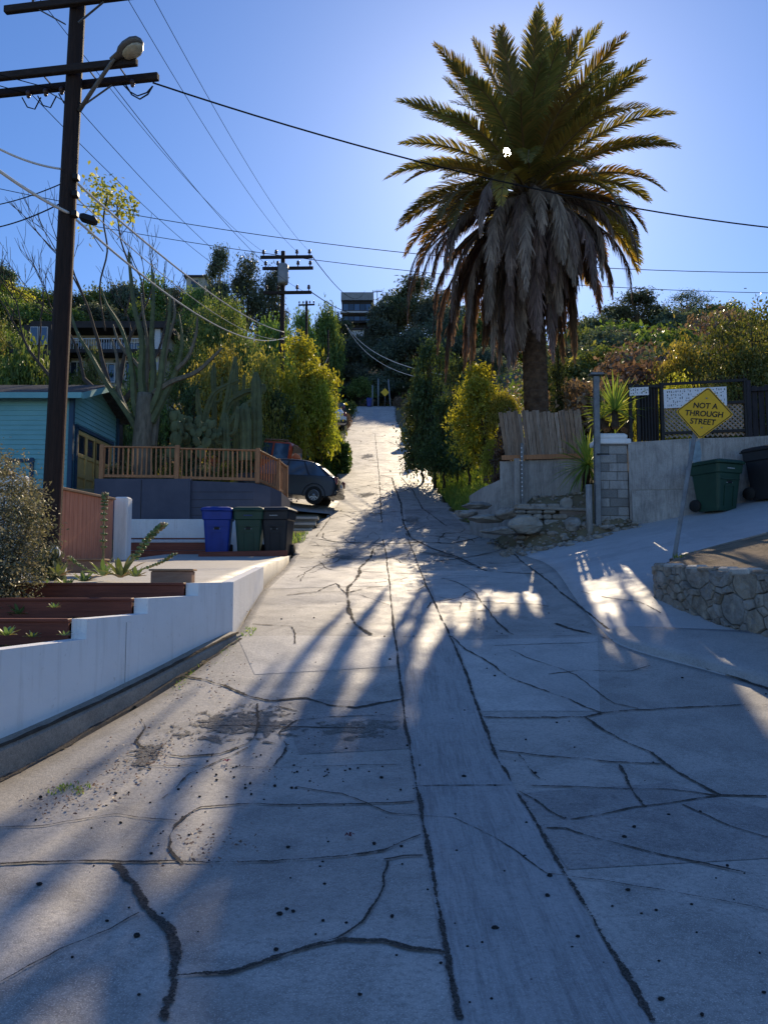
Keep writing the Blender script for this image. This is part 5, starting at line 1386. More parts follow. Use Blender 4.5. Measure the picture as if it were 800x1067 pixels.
PR['yellow'] = [tree_proto('y', spread_blobs(13, 2.0, 2.8, .8, 100+i, (.32,.46)), .9, .09, 7500, .17, .42, MAT['lyellow'], MAT['bark'], 100+i, per=12, spread=.24) for i in range(2)]
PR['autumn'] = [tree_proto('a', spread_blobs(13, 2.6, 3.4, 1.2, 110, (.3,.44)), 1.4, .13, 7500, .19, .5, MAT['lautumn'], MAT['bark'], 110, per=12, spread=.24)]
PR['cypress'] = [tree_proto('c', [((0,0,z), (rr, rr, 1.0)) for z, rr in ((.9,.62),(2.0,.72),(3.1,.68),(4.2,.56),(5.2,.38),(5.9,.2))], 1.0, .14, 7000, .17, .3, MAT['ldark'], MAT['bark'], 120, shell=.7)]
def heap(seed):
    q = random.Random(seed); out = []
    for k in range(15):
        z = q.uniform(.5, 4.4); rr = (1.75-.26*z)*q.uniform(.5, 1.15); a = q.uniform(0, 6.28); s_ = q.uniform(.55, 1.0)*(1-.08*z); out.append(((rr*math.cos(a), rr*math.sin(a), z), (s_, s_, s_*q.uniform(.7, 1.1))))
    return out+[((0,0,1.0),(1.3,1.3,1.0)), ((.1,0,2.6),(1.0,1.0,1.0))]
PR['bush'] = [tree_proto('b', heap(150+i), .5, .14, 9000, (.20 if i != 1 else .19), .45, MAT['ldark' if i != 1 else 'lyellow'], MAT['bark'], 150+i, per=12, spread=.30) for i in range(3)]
PR['shrub'] = [tree_proto('s', spread_blobs(8, 1.3, .9, .25, 130+i, (.36,.5), .75), .4, .06, 2600, .15, .5, MAT[mt], MAT['twig'], 130+i) for i, mt in enumerate(('lmid','lolive','lbrown','leuc','lyellow','ldark'))]

# ---- trees that close the skyline and the hillsides: (px, top py, Y, width px, kind)
def skyline(px, pt, Y, wpx, kind, name, label, cat, group=None, vi=0, zbase=None, minh=1.0):
    tp = at(px, pt, Y); z0 = float(h_ground(tp.x, Y)) if zbase is None else zbase
    h = max(minh, tp.z-z0); w = wpx/F*Y
    pr = PR[kind][vi % len(PR[kind])]
    return place(pr, name, label, cat, (tp.x, Y, z0-.15), h, w, (px*1.7) % 6.28, group)
GD = 'dark trees on the wooded far hillside above the street'; LD = 'dark leafy tree on the wooded far hillside above the street'
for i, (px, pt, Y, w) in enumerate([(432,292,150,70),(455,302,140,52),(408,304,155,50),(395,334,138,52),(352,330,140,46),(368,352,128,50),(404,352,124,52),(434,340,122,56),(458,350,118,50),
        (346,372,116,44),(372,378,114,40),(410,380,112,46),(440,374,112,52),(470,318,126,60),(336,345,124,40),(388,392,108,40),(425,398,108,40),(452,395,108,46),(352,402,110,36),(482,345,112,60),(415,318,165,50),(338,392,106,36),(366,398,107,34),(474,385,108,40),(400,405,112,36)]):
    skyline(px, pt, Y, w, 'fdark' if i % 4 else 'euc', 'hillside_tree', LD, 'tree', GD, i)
GL = 'green trees covering the hillside at the left'; LL = 'leafy green tree covering the hillside at the left'
for i, (px, pt, Y, w) in enumerate([(-25,292,98,70),(10,302,100,60),(38,300,104,56),(70,308,104,60),(100,300,108,60),(135,292,110,64),(168,292,112,60),(20,330,80,60),(62,322,84,70),(110,318,88,70),(150,318,90,60),
        (190,300,104,44),(-10,340,66,60),(35,350,62,44),(185,330,84,50),(215,320,80,44),(240,318,84,40),(88,350,72,60),(130,352,74,50)]):
    skyline(px, pt, Y, w, ('mid','fdark','mid','euc')[i % 4], 'hillside_tree', LL, 'tree', GL, i)
skyline(4, 276, 96, 44, 'dark', 'hillside_tree', 'dark round tree on the skyline at the far left edge', 'tree', None, 1)
skyline(229, 258, 104, 36, 'euc', 'eucalyptus_tree', 'tall dark eucalyptus with a rounded head left of the far pole', 'tree', None, 0)
skyline(206, 297, 100, 44, 'mid', 'hillside_tree', 'green tree in front of the pale ridge house', 'tree', None, 1)
skyline(258, 265, 108, 46, 'euc', 'eucalyptus_tree', 'loose eucalyptus just left of the twin armed far pole', 'tree', None, 1)
skyline(284, 274, 112, 34, 'euc', 'eucalyptus_tree', 'smaller eucalyptus right behind the twin armed far pole', 'tree', None, 2)
skyline(340, 318, 112, 42, 'mid', 'hillside_tree', 'pale green tree left of the hilltop house', 'tree', None, 0)
skyline(317, 320, 100, 36, 'mid', 'hillside_tree', 'green tree behind the smaller utility pole', 'tree', None, 1)
skyline(346, 316, 158, 6, 'cypress', 'cypress_tree', 'thin dark cypress on the skyline left of the hilltop house', 'tree')
skyline(352, 322, 158, 9, 'cypress', 'cypress_tree', 'second small cypress left of the hilltop house', 'tree')
skyline(375, 392, 104, 34, 'mid', 'hillside_tree', 'pale grey green bush tree at the head of the street', 'tree', None, 1)
# right skyline
skyline(662, 300, 96, 62, 'euc', 'eucalyptus_tree', 'loose grey green eucalyptus on the right skyline', 'tree', None, 1)
skyline(640, 318, 100, 46, 'euc', 'eucalyptus_tree', 'lower loose eucalyptus beside the palm skirt on the right', 'tree', None, 2)
skyline(716, 303, 94, 44, 'pine', 'pine_tree', 'dark umbrella pine on the right skyline', 'tree', None, 0)
skyline(688, 322, 97, 46, 'dark', 'hillside_tree', 'dark tree between the eucalyptus and the umbrella pine', 'tree', None, 2)
GB = 'dark trees showing behind the hanging palm skirt'
for i, (px, pt, Y, w) in enumerate([(495,322,112,50),(520,335,108,46),(545,330,110,50),(598,336,100,46),(618,330,104,40),(508,360,80,44)]):
    skyline(px, pt, Y, w, 'fdark' if i % 2 else 'mid', 'hillside_tree', 'dark tree showing behind the hanging palm skirt', 'tree', GB, i)
# brush on the right hillside
r = random.Random(77); GS = 'dry brush bushes on the right hillside'
for k in range(96):
    px = r.uniform(575, 770); Y = r.uniform(27, 92); p = at(px, 400, Y)
    vi = r.choice([0, 1, 2, 2, 3, 3, 2, 2, 3]); h = r.uniform(1.2, 2.8)*(.8+Y/90)
    place(PR['shrub'][vi], 'hillside_bush', ['green bush on the dry right hillside', 'olive bush on the dry right hillside', 'brown dry bush on the right hillside', 'grey green bush on the right hillside', 'yellowish bush on the right hillside'][vi], 'bush',
          (p.x, Y, float(h_ground(p.x, Y))-.2), h, h*r.uniform(1.2, 1.8), r.uniform(0, 6), GS)
r = random.Random(78); GS2 = 'bushes filling the left hillside'
for k in range(56):
    px = r.uniform(-20, 345); Y = r.uniform(42, 95); p = at(px, 400, Y)
    if p.x > float(x_left(Y))-2: continue
    vi = r.choice([0, 0, 1, 1, 4, 5, 5]); h = r.uniform(1.8, 3.6)*(.8+Y/110)
    place(PR['shrub'][vi], 'hillside_bush', ['green bush on the left hillside', 'olive bush on the left hillside', '', '', 'yellow green bush on the left hillside', 'dark bush on the left hillside'][vi], 'bush',
          (p.x, Y, float(h_ground(p.x, Y))-.2), h, h*r.uniform(1.2, 1.7), r.uniform(0, 6), GS2)
# big olive-coloured trees at right, behind the fence
skyline(765, 318, 23.5, 150, 'olive', 'olive_tree', 'broad olive green tree behind the dark board fence at right', 'tree', None, 0, 2.7)
skyline(830, 292, 25, 130, 'olive', 'olive_tree', 'taller olive green tree at the right edge of the view', 'tree', None, 1, 2.7)
skyline(708, 348, 25, 86, 'autumn', 'olive_tree', 'golden brown leaved tree left of the olive tree', 'tree', None, 0, 2.7)
skyline(700, 388, 19.6, 62, 'yellow', 'garden_shrub', 'bright yellow green shrub just above the long white notice', 'shrub', None, 0, 2.75)
skyline(672, 398, 19.4, 26, 'yellow', 'garden_shrub', 'small green shrub between the two white notices', 'shrub', None, 1, 2.75)
skyline(745, 385, 20.5, 60, 'olive', 'garden_shrub', 'dull green shrub behind the yellow diamond sign', 'shrub', None, 0, 2.75)
# right of the street
skyline(452, 352, 33, 70, 'bush', 'street_tree', 'big dark dense tree right of the street', 'tree', None, 0, 4.35)
skyline(440, 372, 35, 44, 'bush', 'street_tree', 'lower dark tree spilling over the street edge', 'tree', None, 2, 4.5)
skyline(476, 372, 31, 50, 'bush', 'street_tree', 'dark tree behind the yellow green bush', 'tree', None, 0, 4.1)
skyline(462, 410, 31, 56, 'bush', 'street_shrub', 'dark low shrub at the foot of the big dark tree', 'shrub', None, 0, 4.0)
skyline(488, 385, 29, 46, 'bush', 'street_shrub', 'dark shrub right behind the yellow bush', 'shrub', None, 2, 3.8)
skyline(505, 372, 22.8, 74, 'bush', 'yellow_bush', 'bright yellow green bush beside the palm trunk', 'bush', None, 1, 3.2)
skyline(524, 402, 21.6, 40, 'yellow', 'yellow_bush', 'smaller yellow green bush hanging over the loose planks', 'bush', None, 1, 3.7)
skyline(512, 450, 21.8, 26, 'yellow', 'yellow_bush', 'small bright weed bush at the end of the sunlit grass', 'bush', None, 1, 2.1)
skyline(580, 330, 27, 22, 'cypress', 'cypress_tree', 'narrow dark cypress right behind the palm trunk', 'tree', None, 0, 3.2)
# left of the street behind the railing
skyline(318, 352, 37, 74, 'bush', 'bamboo_clump', 'tall yellow green bamboo like clump by the far pole', 'shrub', None, 1)
skyline(296, 372, 35, 62, 'yellow', 'bamboo_clump', 'yellow green clump left of the tall one by the far pole', 'shrub', None, 0, 3.0)
skyline(335, 392, 36, 40, 'yellow', 'bamboo_clump', 'lower yellow green clump leaning to the street', 'shrub', None, 1)
skyline(232, 352, 30, 84, 'autumn', 'autumn_tree', 'tree with orange and yellow leaves behind the cacti', 'tree', None, 0, 2.6)
skyline(272, 360, 33, 66, 'autumn', 'autumn_tree', 'yellowing tree left of the far pole', 'tree', None, 0, 2.8)
skyline(235, 300, 52, 90, 'olive', 'olive_tree', 'olive grey tree on the slope behind the orange tree', 'tree', None, 0)
skyline(98, 356, 40, 46, 'olive', 'garden_tree', 'loose olive tree in front of the modern house', 'tree', None, 0, 5.0)
skyline(150, 368, 40, 50, 'mid', 'garden_tree', 'green tree hiding the right part of the modern house', 'tree', None, 0, 5.0)
skyline(196, 345, 46, 60, 'olive', 'olive_tree', 'olive tree right of the modern house', 'tree', None, 1)
skyline(285, 330, 60, 60, 'mid', 'hillside_tree', 'green tree on the slope behind the far pole', 'tree', None, 1)
skyline(290, 405, 33, 60, 'bush', 'dark_shrub', 'dark dense shrub mass above the red truck', 'shrub', None, 0, 2.6)
skyline(26, 352, 34, 84, 'mid', 'garden_tree', 'bright green leafy tree above the teal house roof', 'tree', None, 0, 2.4)
skyline(-12, 322, 40, 70, 'olive', 'garden_tree', 'olive tree at the left edge above the teal roof', 'tree', None, 1, 2.6)
for i, (px, pt, Y, w, lab) in enumerate([(128,402,25.5,46,'dark shrub right behind the candelabra trunk'),(160,398,26.5,52,'dark shrub between the candelabra trunk and the cacti'),(200,395,27,60,'dark shrub behind the prickly pear'),(255,405,28,60,'dark shrub behind the columnar cactus')]):
    skyline(px, pt, Y, w, 'bush', 'dark_shrub', lab, 'shrub', None, 0, 2.2)

# clipped hedge blocks beside the street
def hedge(label, px0, px1, pyb, pyt, Y, depth, seed, n=3800, leaf='lhedge'):
    a, b = at(px0, pyb, Y), at(px1, pyt, Y); t = thing('hedge', label, 'hedge', ((a.x+b.x)/2, Y, a.z-.4))
    w, h = b.x-a.x, b.z-a.z+.4; g = np.random.default_rng(seed)
    fsel = g.choice(3, n, p=[.5, .25, .25]); C = np.stack([g.uniform(-.5,.5,n)*w, g.uniform(0,1,n)*depth, g.uniform(0,1,n)*h], 1)
    C[fsel == 0, 1] = g.normal(0, .05, (fsel == 0).sum()); C[fsel == 1, 2] = h+g.normal(0, .06, (fsel == 1).sum()); C[fsel == 2, 0] = .5*w*np.sign(g.normal(size=(fsel == 2).sum()))+g.normal(0, .05, (fsel == 2).sum())
    V, Fq = leaves_np(C, g.normal(size=(n, 3))+np.array([0,-.4,.4]), .16, .55, g); put('crown', mesh_np('hedge_crown', V, Fq, MAT[leaf]), t)
    m = MB(); m.box((0, depth/2, h/2-.05), (w*.92, depth*.92, h*.94), None, 0, .1); m.build('stems', MAT['soil'], t, True)
hedge('tall clipped hedge block nearest the street edge', 342, 363, 490, 462, 38, 2.5, 1)
hedge('clipped hedge block behind the dark car', 326, 343, 480, 464, 37, 2, 2)
hedge('upper clipped hedge block beside the street', 326, 350, 466, 452, 43, 2.5, 3)
hedge('dark hedge under the bamboo clump', 285, 322, 462, 432, 39, 3, 4, 5200)
hedge('small hedge block further up the street', 325, 339, 452, 435, 47, 2, 5, 2200)
for i, (px, pt, Y, w, k, lab) in enumerate([(352,432,60,18,3,'grey bush beside the street above the hedges'),(358,428,66,18,2,'brownish bush further up the street edge'),(350,446,52,16,1,'olive bush just above the hedge blocks'),(364,418,78,18,0,'green bush near the head of the street on the left'),(340,440,54,14,4,'yellowish bush near the white car'),
        (430,432,58,14,0,'green bush at the right street edge above the teal bin'),(425,418,75,14,3,'grey bush near the head of the street on the right'),(415,412,88,12,2,'dry bush at the head of the street on the right'),(437,448,46,18,1,'olive bush at the right edge under the dark tree'),(428,470,40,10,5,'dark low bush on the right street edge')]):
    p = at(px, pt, Y); z0 = float(h_ground(p.x, Y)); h = max(.8, p.z-z0); place(PR['shrub'][k], 'street_bush', lab, 'bush', (p.x, Y, z0-.1), h, w/F*Y, i, None)

# ------------------------------------------------------------------ the palm
PB = Vector((4.55, 22.4, 2.55)); PC = Vector((4.38, 22.4, 11.46)); PS = 1.02   # size of this palm
SUN_DIR = (at(529, 157, 100.0)).normalized()
palm = thing('palm_tree', 'tall date palm with a big skirt of dead fronds behind the plank fence', 'palm tree', PB)
m = MB(); P = []; r = random.Random(6); ns = 175
for i in range(ns):
    k = i/(ns-1); c = PB.lerp(PC+Vector((0,0,.2)), k)-Vector((0,0,.4*(1-k))); rr = PS*(.36-.05*k+.12*max(0, k-.75)*4*.35)
    row = []
    for j in range(28):
        a = 2*math.pi*j/28; dia = math.sin(j*math.pi/2+ (i//5 % 2)*math.pi/2*1.0)*.5+.5
        saw = (i % 5)/5; q = rr*(1+.10*saw*(0.35+.65*dia)+.03*r.uniform(-1,1)); row.append((c.x+q*math.cos(a), c.y+q*math.sin(a), c.z))
    P.append(row+[row[0]])
m.grid(P, smooth=False); m.build('trunk', MAT['palmtrunk'], palm)
gp = np.random.default_rng(15)
def frond(name, az, el, L, droop, mat, rmat, lw, ll, npairs, vee, dead=False, seed=0):
    g = np.random.default_rng(seed); nseg = 16
    d = np.array([math.cos(az), math.sin(az)]); L, lw, ll = L*PS, lw*PS, ll*PS; p = np.array([PC.x+.22*d[0]*math.cos(el), PC.y+.22*d[1]*math.cos(el), PC.z+.25*math.sin(el)-(.35 if dead else 0)])
    pts = [p.copy()]; tang = []; tw = g.uniform(-.25,.25)
    for i in range(nseg):
        s = (i+.5)/nseg; e = el-droop*s**1.35; e = max(e, R(-86)); az2 = az+tw*s*s; v = np.array([math.cos(az2)*math.cos(e), math.sin(az2)*math.cos(e), math.sin(e)])
        tang.append(v); p = p+v*L/nseg; pts.append(p.copy())
    tang.append(tang[-1]); pts = np.array(pts); tang = np.array(tang)
    tt = np.linspace(0, 1, nseg+1)
    s = np.linspace(.13 if not dead else .2, .995, npairs); s = np.clip(s+g.normal(0, .004, npairs), .1, .999)
    base = np.stack([np.interp(s, tt, pts[:, k]) for k in range(3)], 1); tg = np.stack([np.interp(s, tt, tang[:, k]) for k in range(3)], 1); tg /= np.linalg.norm(tg, axis=1, keepdims=True)
    side = np.cross(tg, np.array([0, 0, 1.0])); bad = np.linalg.norm(side, axis=1) < .15; side[bad] = np.array([-d[1], d[0], 0]); side /= np.linalg.norm(side, axis=1, keepdims=True)
    upv = np.cross(side, tg); prof = np.clip(np.minimum(1.0, .42+s*2.4)*np.minimum(1, (1.03-s)*3.2+.16), .1, 1)
    V = []; 
    for sg in (-1, 1):
        ang = R(60)-R(30)*s[:, None]+g.normal(0, .07, (npairs, 1))
        out = side*sg*np.sin(ang)*1.0+tg*np.cos(ang)+upv*(vee+g.normal(0, .10, (npairs, 1)))*.55
        if dead:
            out = side*sg*(.22+np.abs(g.normal(0, .22, (npairs, 1))))+tg*.9+g.normal(0, .12, (npairs, 3)); out[:, 2] -= .55
        out /= np.linalg.norm(out, axis=1, keepdims=True)
        le = (ll*prof*g.uniform(.85, 1.15, npairs))[:, None]
        mid = base+out*le*.55; o2 = out+np.array([0, 0, -.30 if not dead else -.5]); o2 /= np.linalg.norm(o2, axis=1, keepdims=True); tip = mid+o2*le*.5
        wv = np.cross(out, upv); wv /= np.linalg.norm(wv, axis=1, keepdims=True)+1e-9
        w = lw*np.minimum(1, .4+prof)[:, None]
        V.append(np.stack([base-wv*w*.5, base+wv*w*.5, mid+wv*w*.62, mid-wv*w*.62, tip+wv*w*.12, tip-wv*w*.12], 1))
    V = np.concatenate(V, 0)
    if not dead:   # keep the small gap through which the sun shows
        ctr = V.mean(axis=1); sd = np.array(SUN_DIR); along = ctr@sd; off = np.linalg.norm(ctr-along[:, None]*sd, axis=1); V = V[off > .13+.05*g.random(len(V))]
    n = len(V); F_ = np.concatenate([np.arange(n)[:, None]*6+np.array([0,1,2,3]), np.arange(n)[:, None]*6+np.array([3,2,4,5])], 0)
    o = put(name, mesh_np(name, V.reshape(-1, 3)-np.array(PB), F_, mat), palm)
    far = np.linalg.norm(pts-np.outer(pts@np.array(SUN_DIR), np.array(SUN_DIR)), axis=1).min()
    if far > .12:
        mb = MB(); mb.tube([Vector(q) for q in pts], [.045*(1-.88*t)+.004 for t in tt], 5); mb.build('frond_stem', rmat, o)
    return o
GA = 2.39996
NL = 90
for i in range(NL):
    u = (i+.5)/NL; el = R(88-92*u**1.05)+gp.normal(0, .06); az = i*GA+gp.normal(0, .15)
    L = 4.45-.35*u-(.35 if math.cos(az) > .2 and u > .7 else 0)+gp.normal(0, .2); dr = R(16+58*u**.8)+gp.normal(0, .08)
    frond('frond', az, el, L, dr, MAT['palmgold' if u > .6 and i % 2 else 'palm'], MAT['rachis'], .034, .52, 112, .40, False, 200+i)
ND = 99
def dead(i, n, off):
    u = (i+.5)/n; az = i*GA+off+gp.normal(0, .25); el = R(8-70*u)+gp.normal(0, .1)
    L = 3.45-.55*math.cos(az)+1.8*gp.uniform(0, 1)**2.6; dr = R(104-38*u)
    return frond('dead_frond', az, el, L, dr, MAT['palmdead'], MAT['rachisdead'], .036, .50, 130, 0, True, 500+i+int(off*1000))
for i in range(ND): dead(i, ND, 0)
rest = [dead(i, 44, 1.1) for i in range(44)]
V = []; Q = []; nb = 0
for o in rest:
    for ch in list(o.children): bpy.data.objects.remove(ch)
    me = o.data; v = np.empty(len(me.vertices)*3); me.vertices.foreach_get('co', v); q = np.empty(len(me.loops), int); me.loops.foreach_get('vertex_index', q)
    V.append(v.reshape(-1, 3)); Q.append(q.reshape(-1, 4)+nb); nb += len(me.vertices); bpy.data.objects.remove(o)
tag(put('dead_thatch', mesh_np('dead_thatch', np.concatenate(V), np.concatenate(Q), MAT['palmdead']), palm), None, None, kind='stuff')

# ------------------------------------------------------------------ cacti, bare tree, garden plants
def ribbed(m, pts, rad, ribs=7, depth=.16, per=3):
    """ribbed cactus stem"""
    pts = [Vector(p) for p in pts]; k = len(pts); P = []
    d0 = (pts[1]-pts[0]).normalized(); x = d0.cross(Vector((.3,1,.1))).normalized(); n = ribs*per
    for i, p in enumerate(pts):
        d = (pts[min(i+1,k-1)]-pts[max(i-1,0)]).normalized(); x = (x-d*x.dot(d)).normalized(); y = d.cross(x); row = []
        for j in range(n):
            a = 2*math.pi*j/n; q = rad[i]*(1-depth*(0 if j % per == 0 else 1)); row.append(tuple(p+x*math.cos(a)*q+y*math.sin(a)*q))
        P.append(row+[row[0]])
    m.grid(P, smooth=False)
def smooth_path(pts, n=4):
    pts = [Vector(p) for p in pts]; out = []
    for i in range(len(pts)-1):
        p0, p1, p2, p3 = pts[max(i-1,0)], pts[i], pts[i+1], pts[min(i+2,len(pts)-1)]
        for j in range(n):
            t = j/n; out.append(.5*((2*p1)+(p2-p0)*t+(2*p0-5*p1+4*p2-p3)*t*t+(3*p1-p0-3*p2+p3)*t**3))
    return out+[pts[-1]]
# candelabra tree
YC = 21.3
t = thing('candelabra_cactus', 'big candelabra tree cactus with a thick grey trunk behind the railing', 'cactus', at(147, 495, YC))
trunk = smooth_path([at(148,500,YC), at(148,468,YC), at(150,440,YC), at(152,410,YC)])
m = MB(); m.tube(trunk, list(np.linspace(.30,.22,len(trunk))), 14); m.build('trunk', MAT['palebark'], t)
r = random.Random(19)
arms = [([(147,455),(134,432),(112,400),(96,372),(80,345),(72,318)],.15,.05,0),([(148,445),(140,420),(138,385),(128,345),(112,318),(106,300)],.15,.05,.3),([(152,430),(147,395),(148,355),(140,320),(136,285),(134,262)],.16,.05,-.2),
        ([(155,425),(160,395),(158,350),(160,310),(158,275)],.15,.05,.2),([(156,430),(166,405),(170,370),(176,335),(178,300)],.15,.05,-.3),([(158,440),(172,412),(184,385),(190,355),(186,325)],.14,.05,.1),
        ([(152,420),(150,390),(126,360),(118,338)],.12,.05,.4),([(160,410),(178,398),(204,388),(222,372),(232,362)],.12,.05,-.2),([(168,400),(174,360),(182,330),(181,312)],.09,.045,.3),
        ([(134,432),(124,405),(122,372),(116,352)],.10,.05,.4),([(152,400),(154,360),(150,330),(147,305)],.10,.045,.5),([(184,385),(196,372),(204,350),(206,330)],.09,.045,-.4),([(160,465),(164,430),(166,395),(168,365)],.12,.06,.5)]
for pts, ra, rb, yo in arms:
    p = smooth_path([at(x, y, YC+yo*(i+.5)/len(pts)) for i, (x, y) in enumerate(pts)]); m = MB(); ribbed(m, p, list(np.linspace(ra*.82, rb*.7, len(p)-1))+[rb*.3], 5, .22); m.build('branch', MAT['cactus'] if r.random() > .35 else MAT['palebark'], t)
# bare tree with a few yellow leaves
YB = 25.0
t = thing('bare_tree', 'leafless grey tree with one clump of yellow leaves behind the near pole', 'tree', at(118, 470, YB))
rb = random.Random(23); tips = []
def grow(m, p, d, L, rad, depth):
    n = 4; pts = [p]; dd = d.copy()
    for i in range(n):
        dd = (dd+Vector((rb.uniform(-.16,.16), rb.uniform(-.16,.16), rb.uniform(-.04,.13)))).normalized(); pts.append(pts[-1]+dd*L/n)
    m.tube(pts, [rad*(1-.4*i/n) for i in range(n+1)], 6 if rad > .03 else 4, caps=False)
    if depth == 0: tips.append(pts[-1]); return
    for k in range(rb.choice([2, 3, 3])):
        a = rb.uniform(.25, .75)*(1 if k else .35); ax = Vector((rb.uniform(-1,1), rb.uniform(-1,1), rb.uniform(-.3,.3))).normalized()
        q = Quaternion(ax, a) @ dd; q.z += .10; grow(m, pts[-1] if k < 2 else pts[2], q.normalized(), L*rb.uniform(.62,.84), max(rad*.56, .009), depth-1)
m = MB()
b0 = at(122, 475, YB); m.tube([b0-Vector((0,0,.6)), b0+Vector((0,0,.9)), at(120,430,YB)], [.2,.17,.15], 10)
for (x, y, L_) in ((88,395,2.0),(128,380,2.0),(60,400,2.0),(150,395,1.7),(106,372,2.1)):
    a = at(120,432,YB); b = at(x, y, YB+rb.uniform(-.8,.8)); m.tube([a, a.lerp(b,.5)+Vector((0,0,.1)), b], [.11,.09,.075], 7); grow(m, b, (b-a+Vector((0,0,1.0))).normalized(), L_, .065, 4)
m.build('trunk', MAT['twig'], t)
g = np.random.default_rng(8); C = []
for (x, y, s, n) in ((104,196,.32,110),(118,208,.40,150),(128,214,.30,70),(100,215,.26,60),(141,217,.14,30),(95,238,.2,40),(134,228,.15,20)):
    c = np.array(at(x, y, YB)); C.append(c+g.normal(size=(n, 3))*s*.8)
C = np.concatenate(C); V, Fq = leaves_np(C, g.normal(size=(len(C), 3))+np.array([0,0,.4]), .17, .6, g); put('crown', mesh_np('bare_crown', V-np.array(t.location), Fq, MAT['lautumn']), t)
m = MB(); m.tube(smooth_path([at(110,345,YB), at(104,300,YB), at(112,262,YB), at(108,230,YB), at(112,205,YB)]), .03, 5)
m.tube(smooth_path([at(130,330,YB), at(138,290,YB), at(126,250,YB), at(122,212,YB)]), .028, 5); m.tube(smooth_path([at(122,250,YB), at(136,232,YB), at(141,217,YB)]), .014, 4); m.tube(smooth_path([at(108,262,YB), at(97,245,YB), at(95,236,YB)]), .014, 4)
m.build('branch', MAT['twig'], t)
# columnar cacti
GC = 'columnar cacti behind the railing'
for (x, yb, yt, Y, rad, lab) in ((268,478,388,22.2,.16,'stout columnar cactus right above the railing corner'),(246,470,372,23.5,.10,'dark slim columnar cactus left of the stout one'),(224,470,378,24,.09,'thin dark column cactus behind the prickly pear'),(256,480,420,21.8,.17,'short columnar cactus beside the stout one'),(236,480,430,21.6,.12,'short dark column between the prickly pear and the stout cactus')):
    a, b = at(x, yb, Y), at(x-1, yt, Y); t = thing('columnar_cactus', lab, 'cactus', a, 0, GC); m = MB(); n = 9
    pts = [a.lerp(b, i/n)+Vector((rb.uniform(-.02,.02),0,0)) for i in range(n+1)]; ribbed(m, pts, [rad]*n+[rad*.35], 9, .2); m.build('stem', MAT['cactus'], t)
    m = MB()
    for q in range(2):
        c = a.lerp(b, .35+.2*q); s = 1 if q else -1; pth = smooth_path([c, c+Vector((s*rad*2.2,-.05,.08)), c+Vector((s*rad*2.8,-.05,.5+.3*q))]); ribbed(m, pth, [rad*.5]*(len(pth)-1)+[rad*.2], 7, .2)
    if rad < .13: m.build('branch', MAT['cactus'], t)
t = thing('sprawling_cactus', 'dark sprawling cactus with long bent arms in front of the orange tree', 'cactus', at(228, 470, 22.6))
m = MB()
for pts in ([(226,475),(232,440),(244,415),(268,405)],[(224,470),(214,440),(222,412),(236,402),(250,396)],[(232,460),(246,432),(262,418),(270,412)],[(222,465),(208,430),(206,405)],[(230,455),(240,400),(246,372)],[(244,415),(258,408),(274,408),(274,400)]):
    p = smooth_path([at(x, y, 22.6) for x, y in pts]); ribbed(m, p, list(np.linspace(.12,.07,len(p)-1))+[.03], 6, .25)
m.build('stem', MAT['cactus'], t)
# prickly pear
t = thing('prickly_pear', 'prickly pear cactus with flat round pads behind the railing', 'cactus', at(195, 475, 21.2))
m = MB(); r = random.Random(5)
def pad(c, tilt, yaw, s, depth):
    rot = Matrix.Rotation(yaw, 3, 'Z') @ Matrix.Rotation(tilt, 3, 'Y'); cc = Vector(c)+rot @ Vector((0,0,s*.95)); m.ell(cc, (s*.72, s*.16, s), 12, 8, 0, rot)
    if depth <= 0: return
    for k in range(r.choice([2,2,3])):
        th = r.uniform(-.9,.9); e = cc+rot @ Vector((math.sin(th)*s*.68, 0, math.cos(th)*s*.92)); pad(e, tilt+th*.8+r.uniform(-.2,.2), yaw+r.uniform(-.9,.9), s*r.uniform(.75,.95), depth-1)
for x in (178, 196, 210): pad(at(x, 478, 21.2+r.uniform(-.3,.5)), r.uniform(-.2,.2), r.uniform(-.6,.6), r.uniform(.17,.22), 3)
m.build('pads', MAT['cactus'], t)
# ground plants inside the railing
for i, (px, py, w) in enumerate(((120,470,30),(180,472,30),(214,478,30),(236,478,24))):
    p = at(px, py, 20.8); place(PR['shrub'][(3,1,3,0)[i]], 'garden_bush', ['low grey bush at the left end inside the railing','low olive bush inside the railing by the trunk','low grey bush inside the railing under the prickly pear','low green bush inside the railing by the columns'][i], 'bush', (p.x, 20.8, 2.2), .85, w/F*21, i)

# silver-leaved shrub at the left edge, over the planters
t = thing('silver_shrub', 'silvery fine leaved shrub spilling over the planters at the left edge', 'shrub', at(12, 640, 8.6))
bl = [(at(x, y, Y), (rx, rx, rz_)) for x, y, Y, rx, rz_ in ((-10,500,8.7,.42,.36),(8,545,8.4,.42,.36),(22,520,8.8,.26,.24),(28,575,8.2,.24,.26),(-15,580,8.0,.45,.4),(14,600,8.0,.3,.26),(30,545,8.5,.22,.2),(-30,620,7.6,.45,.35),(18,630,7.8,.22,.16))]
V, Fq = crown_np([(tuple(c), rr) for c, rr in bl], 16000, .042, .40, 9, per=14, spread=.20, shell=.45); put('crown', mesh_np('silver_crown', V-np.array(t.location), Fq, MAT['lgrey']), t)
m = MB(); r = random.Random(3); bs = at(0, 640, 8.2)
for c, rr in bl:
    for q in range(5):
        e = Vector(c)+Vector((r.uniform(-1,1)*rr[0], r.uniform(-1,1)*rr[1], r.uniform(-.3,1)*rr[2])); m.tube([bs+Vector((r.uniform(-.2,.2),0,-.1)), bs.lerp(e,.55)+Vector((0,0,.06)), e], [.012,.008,.003], 4)
m.build('stems', MAT['twig'], t)
skyline(52, 555, 9.6, 34, 'shrub', 'garden_bush', 'small leafy bush at the foot of the near pole', 'bush', None, 3, -.15, .3)
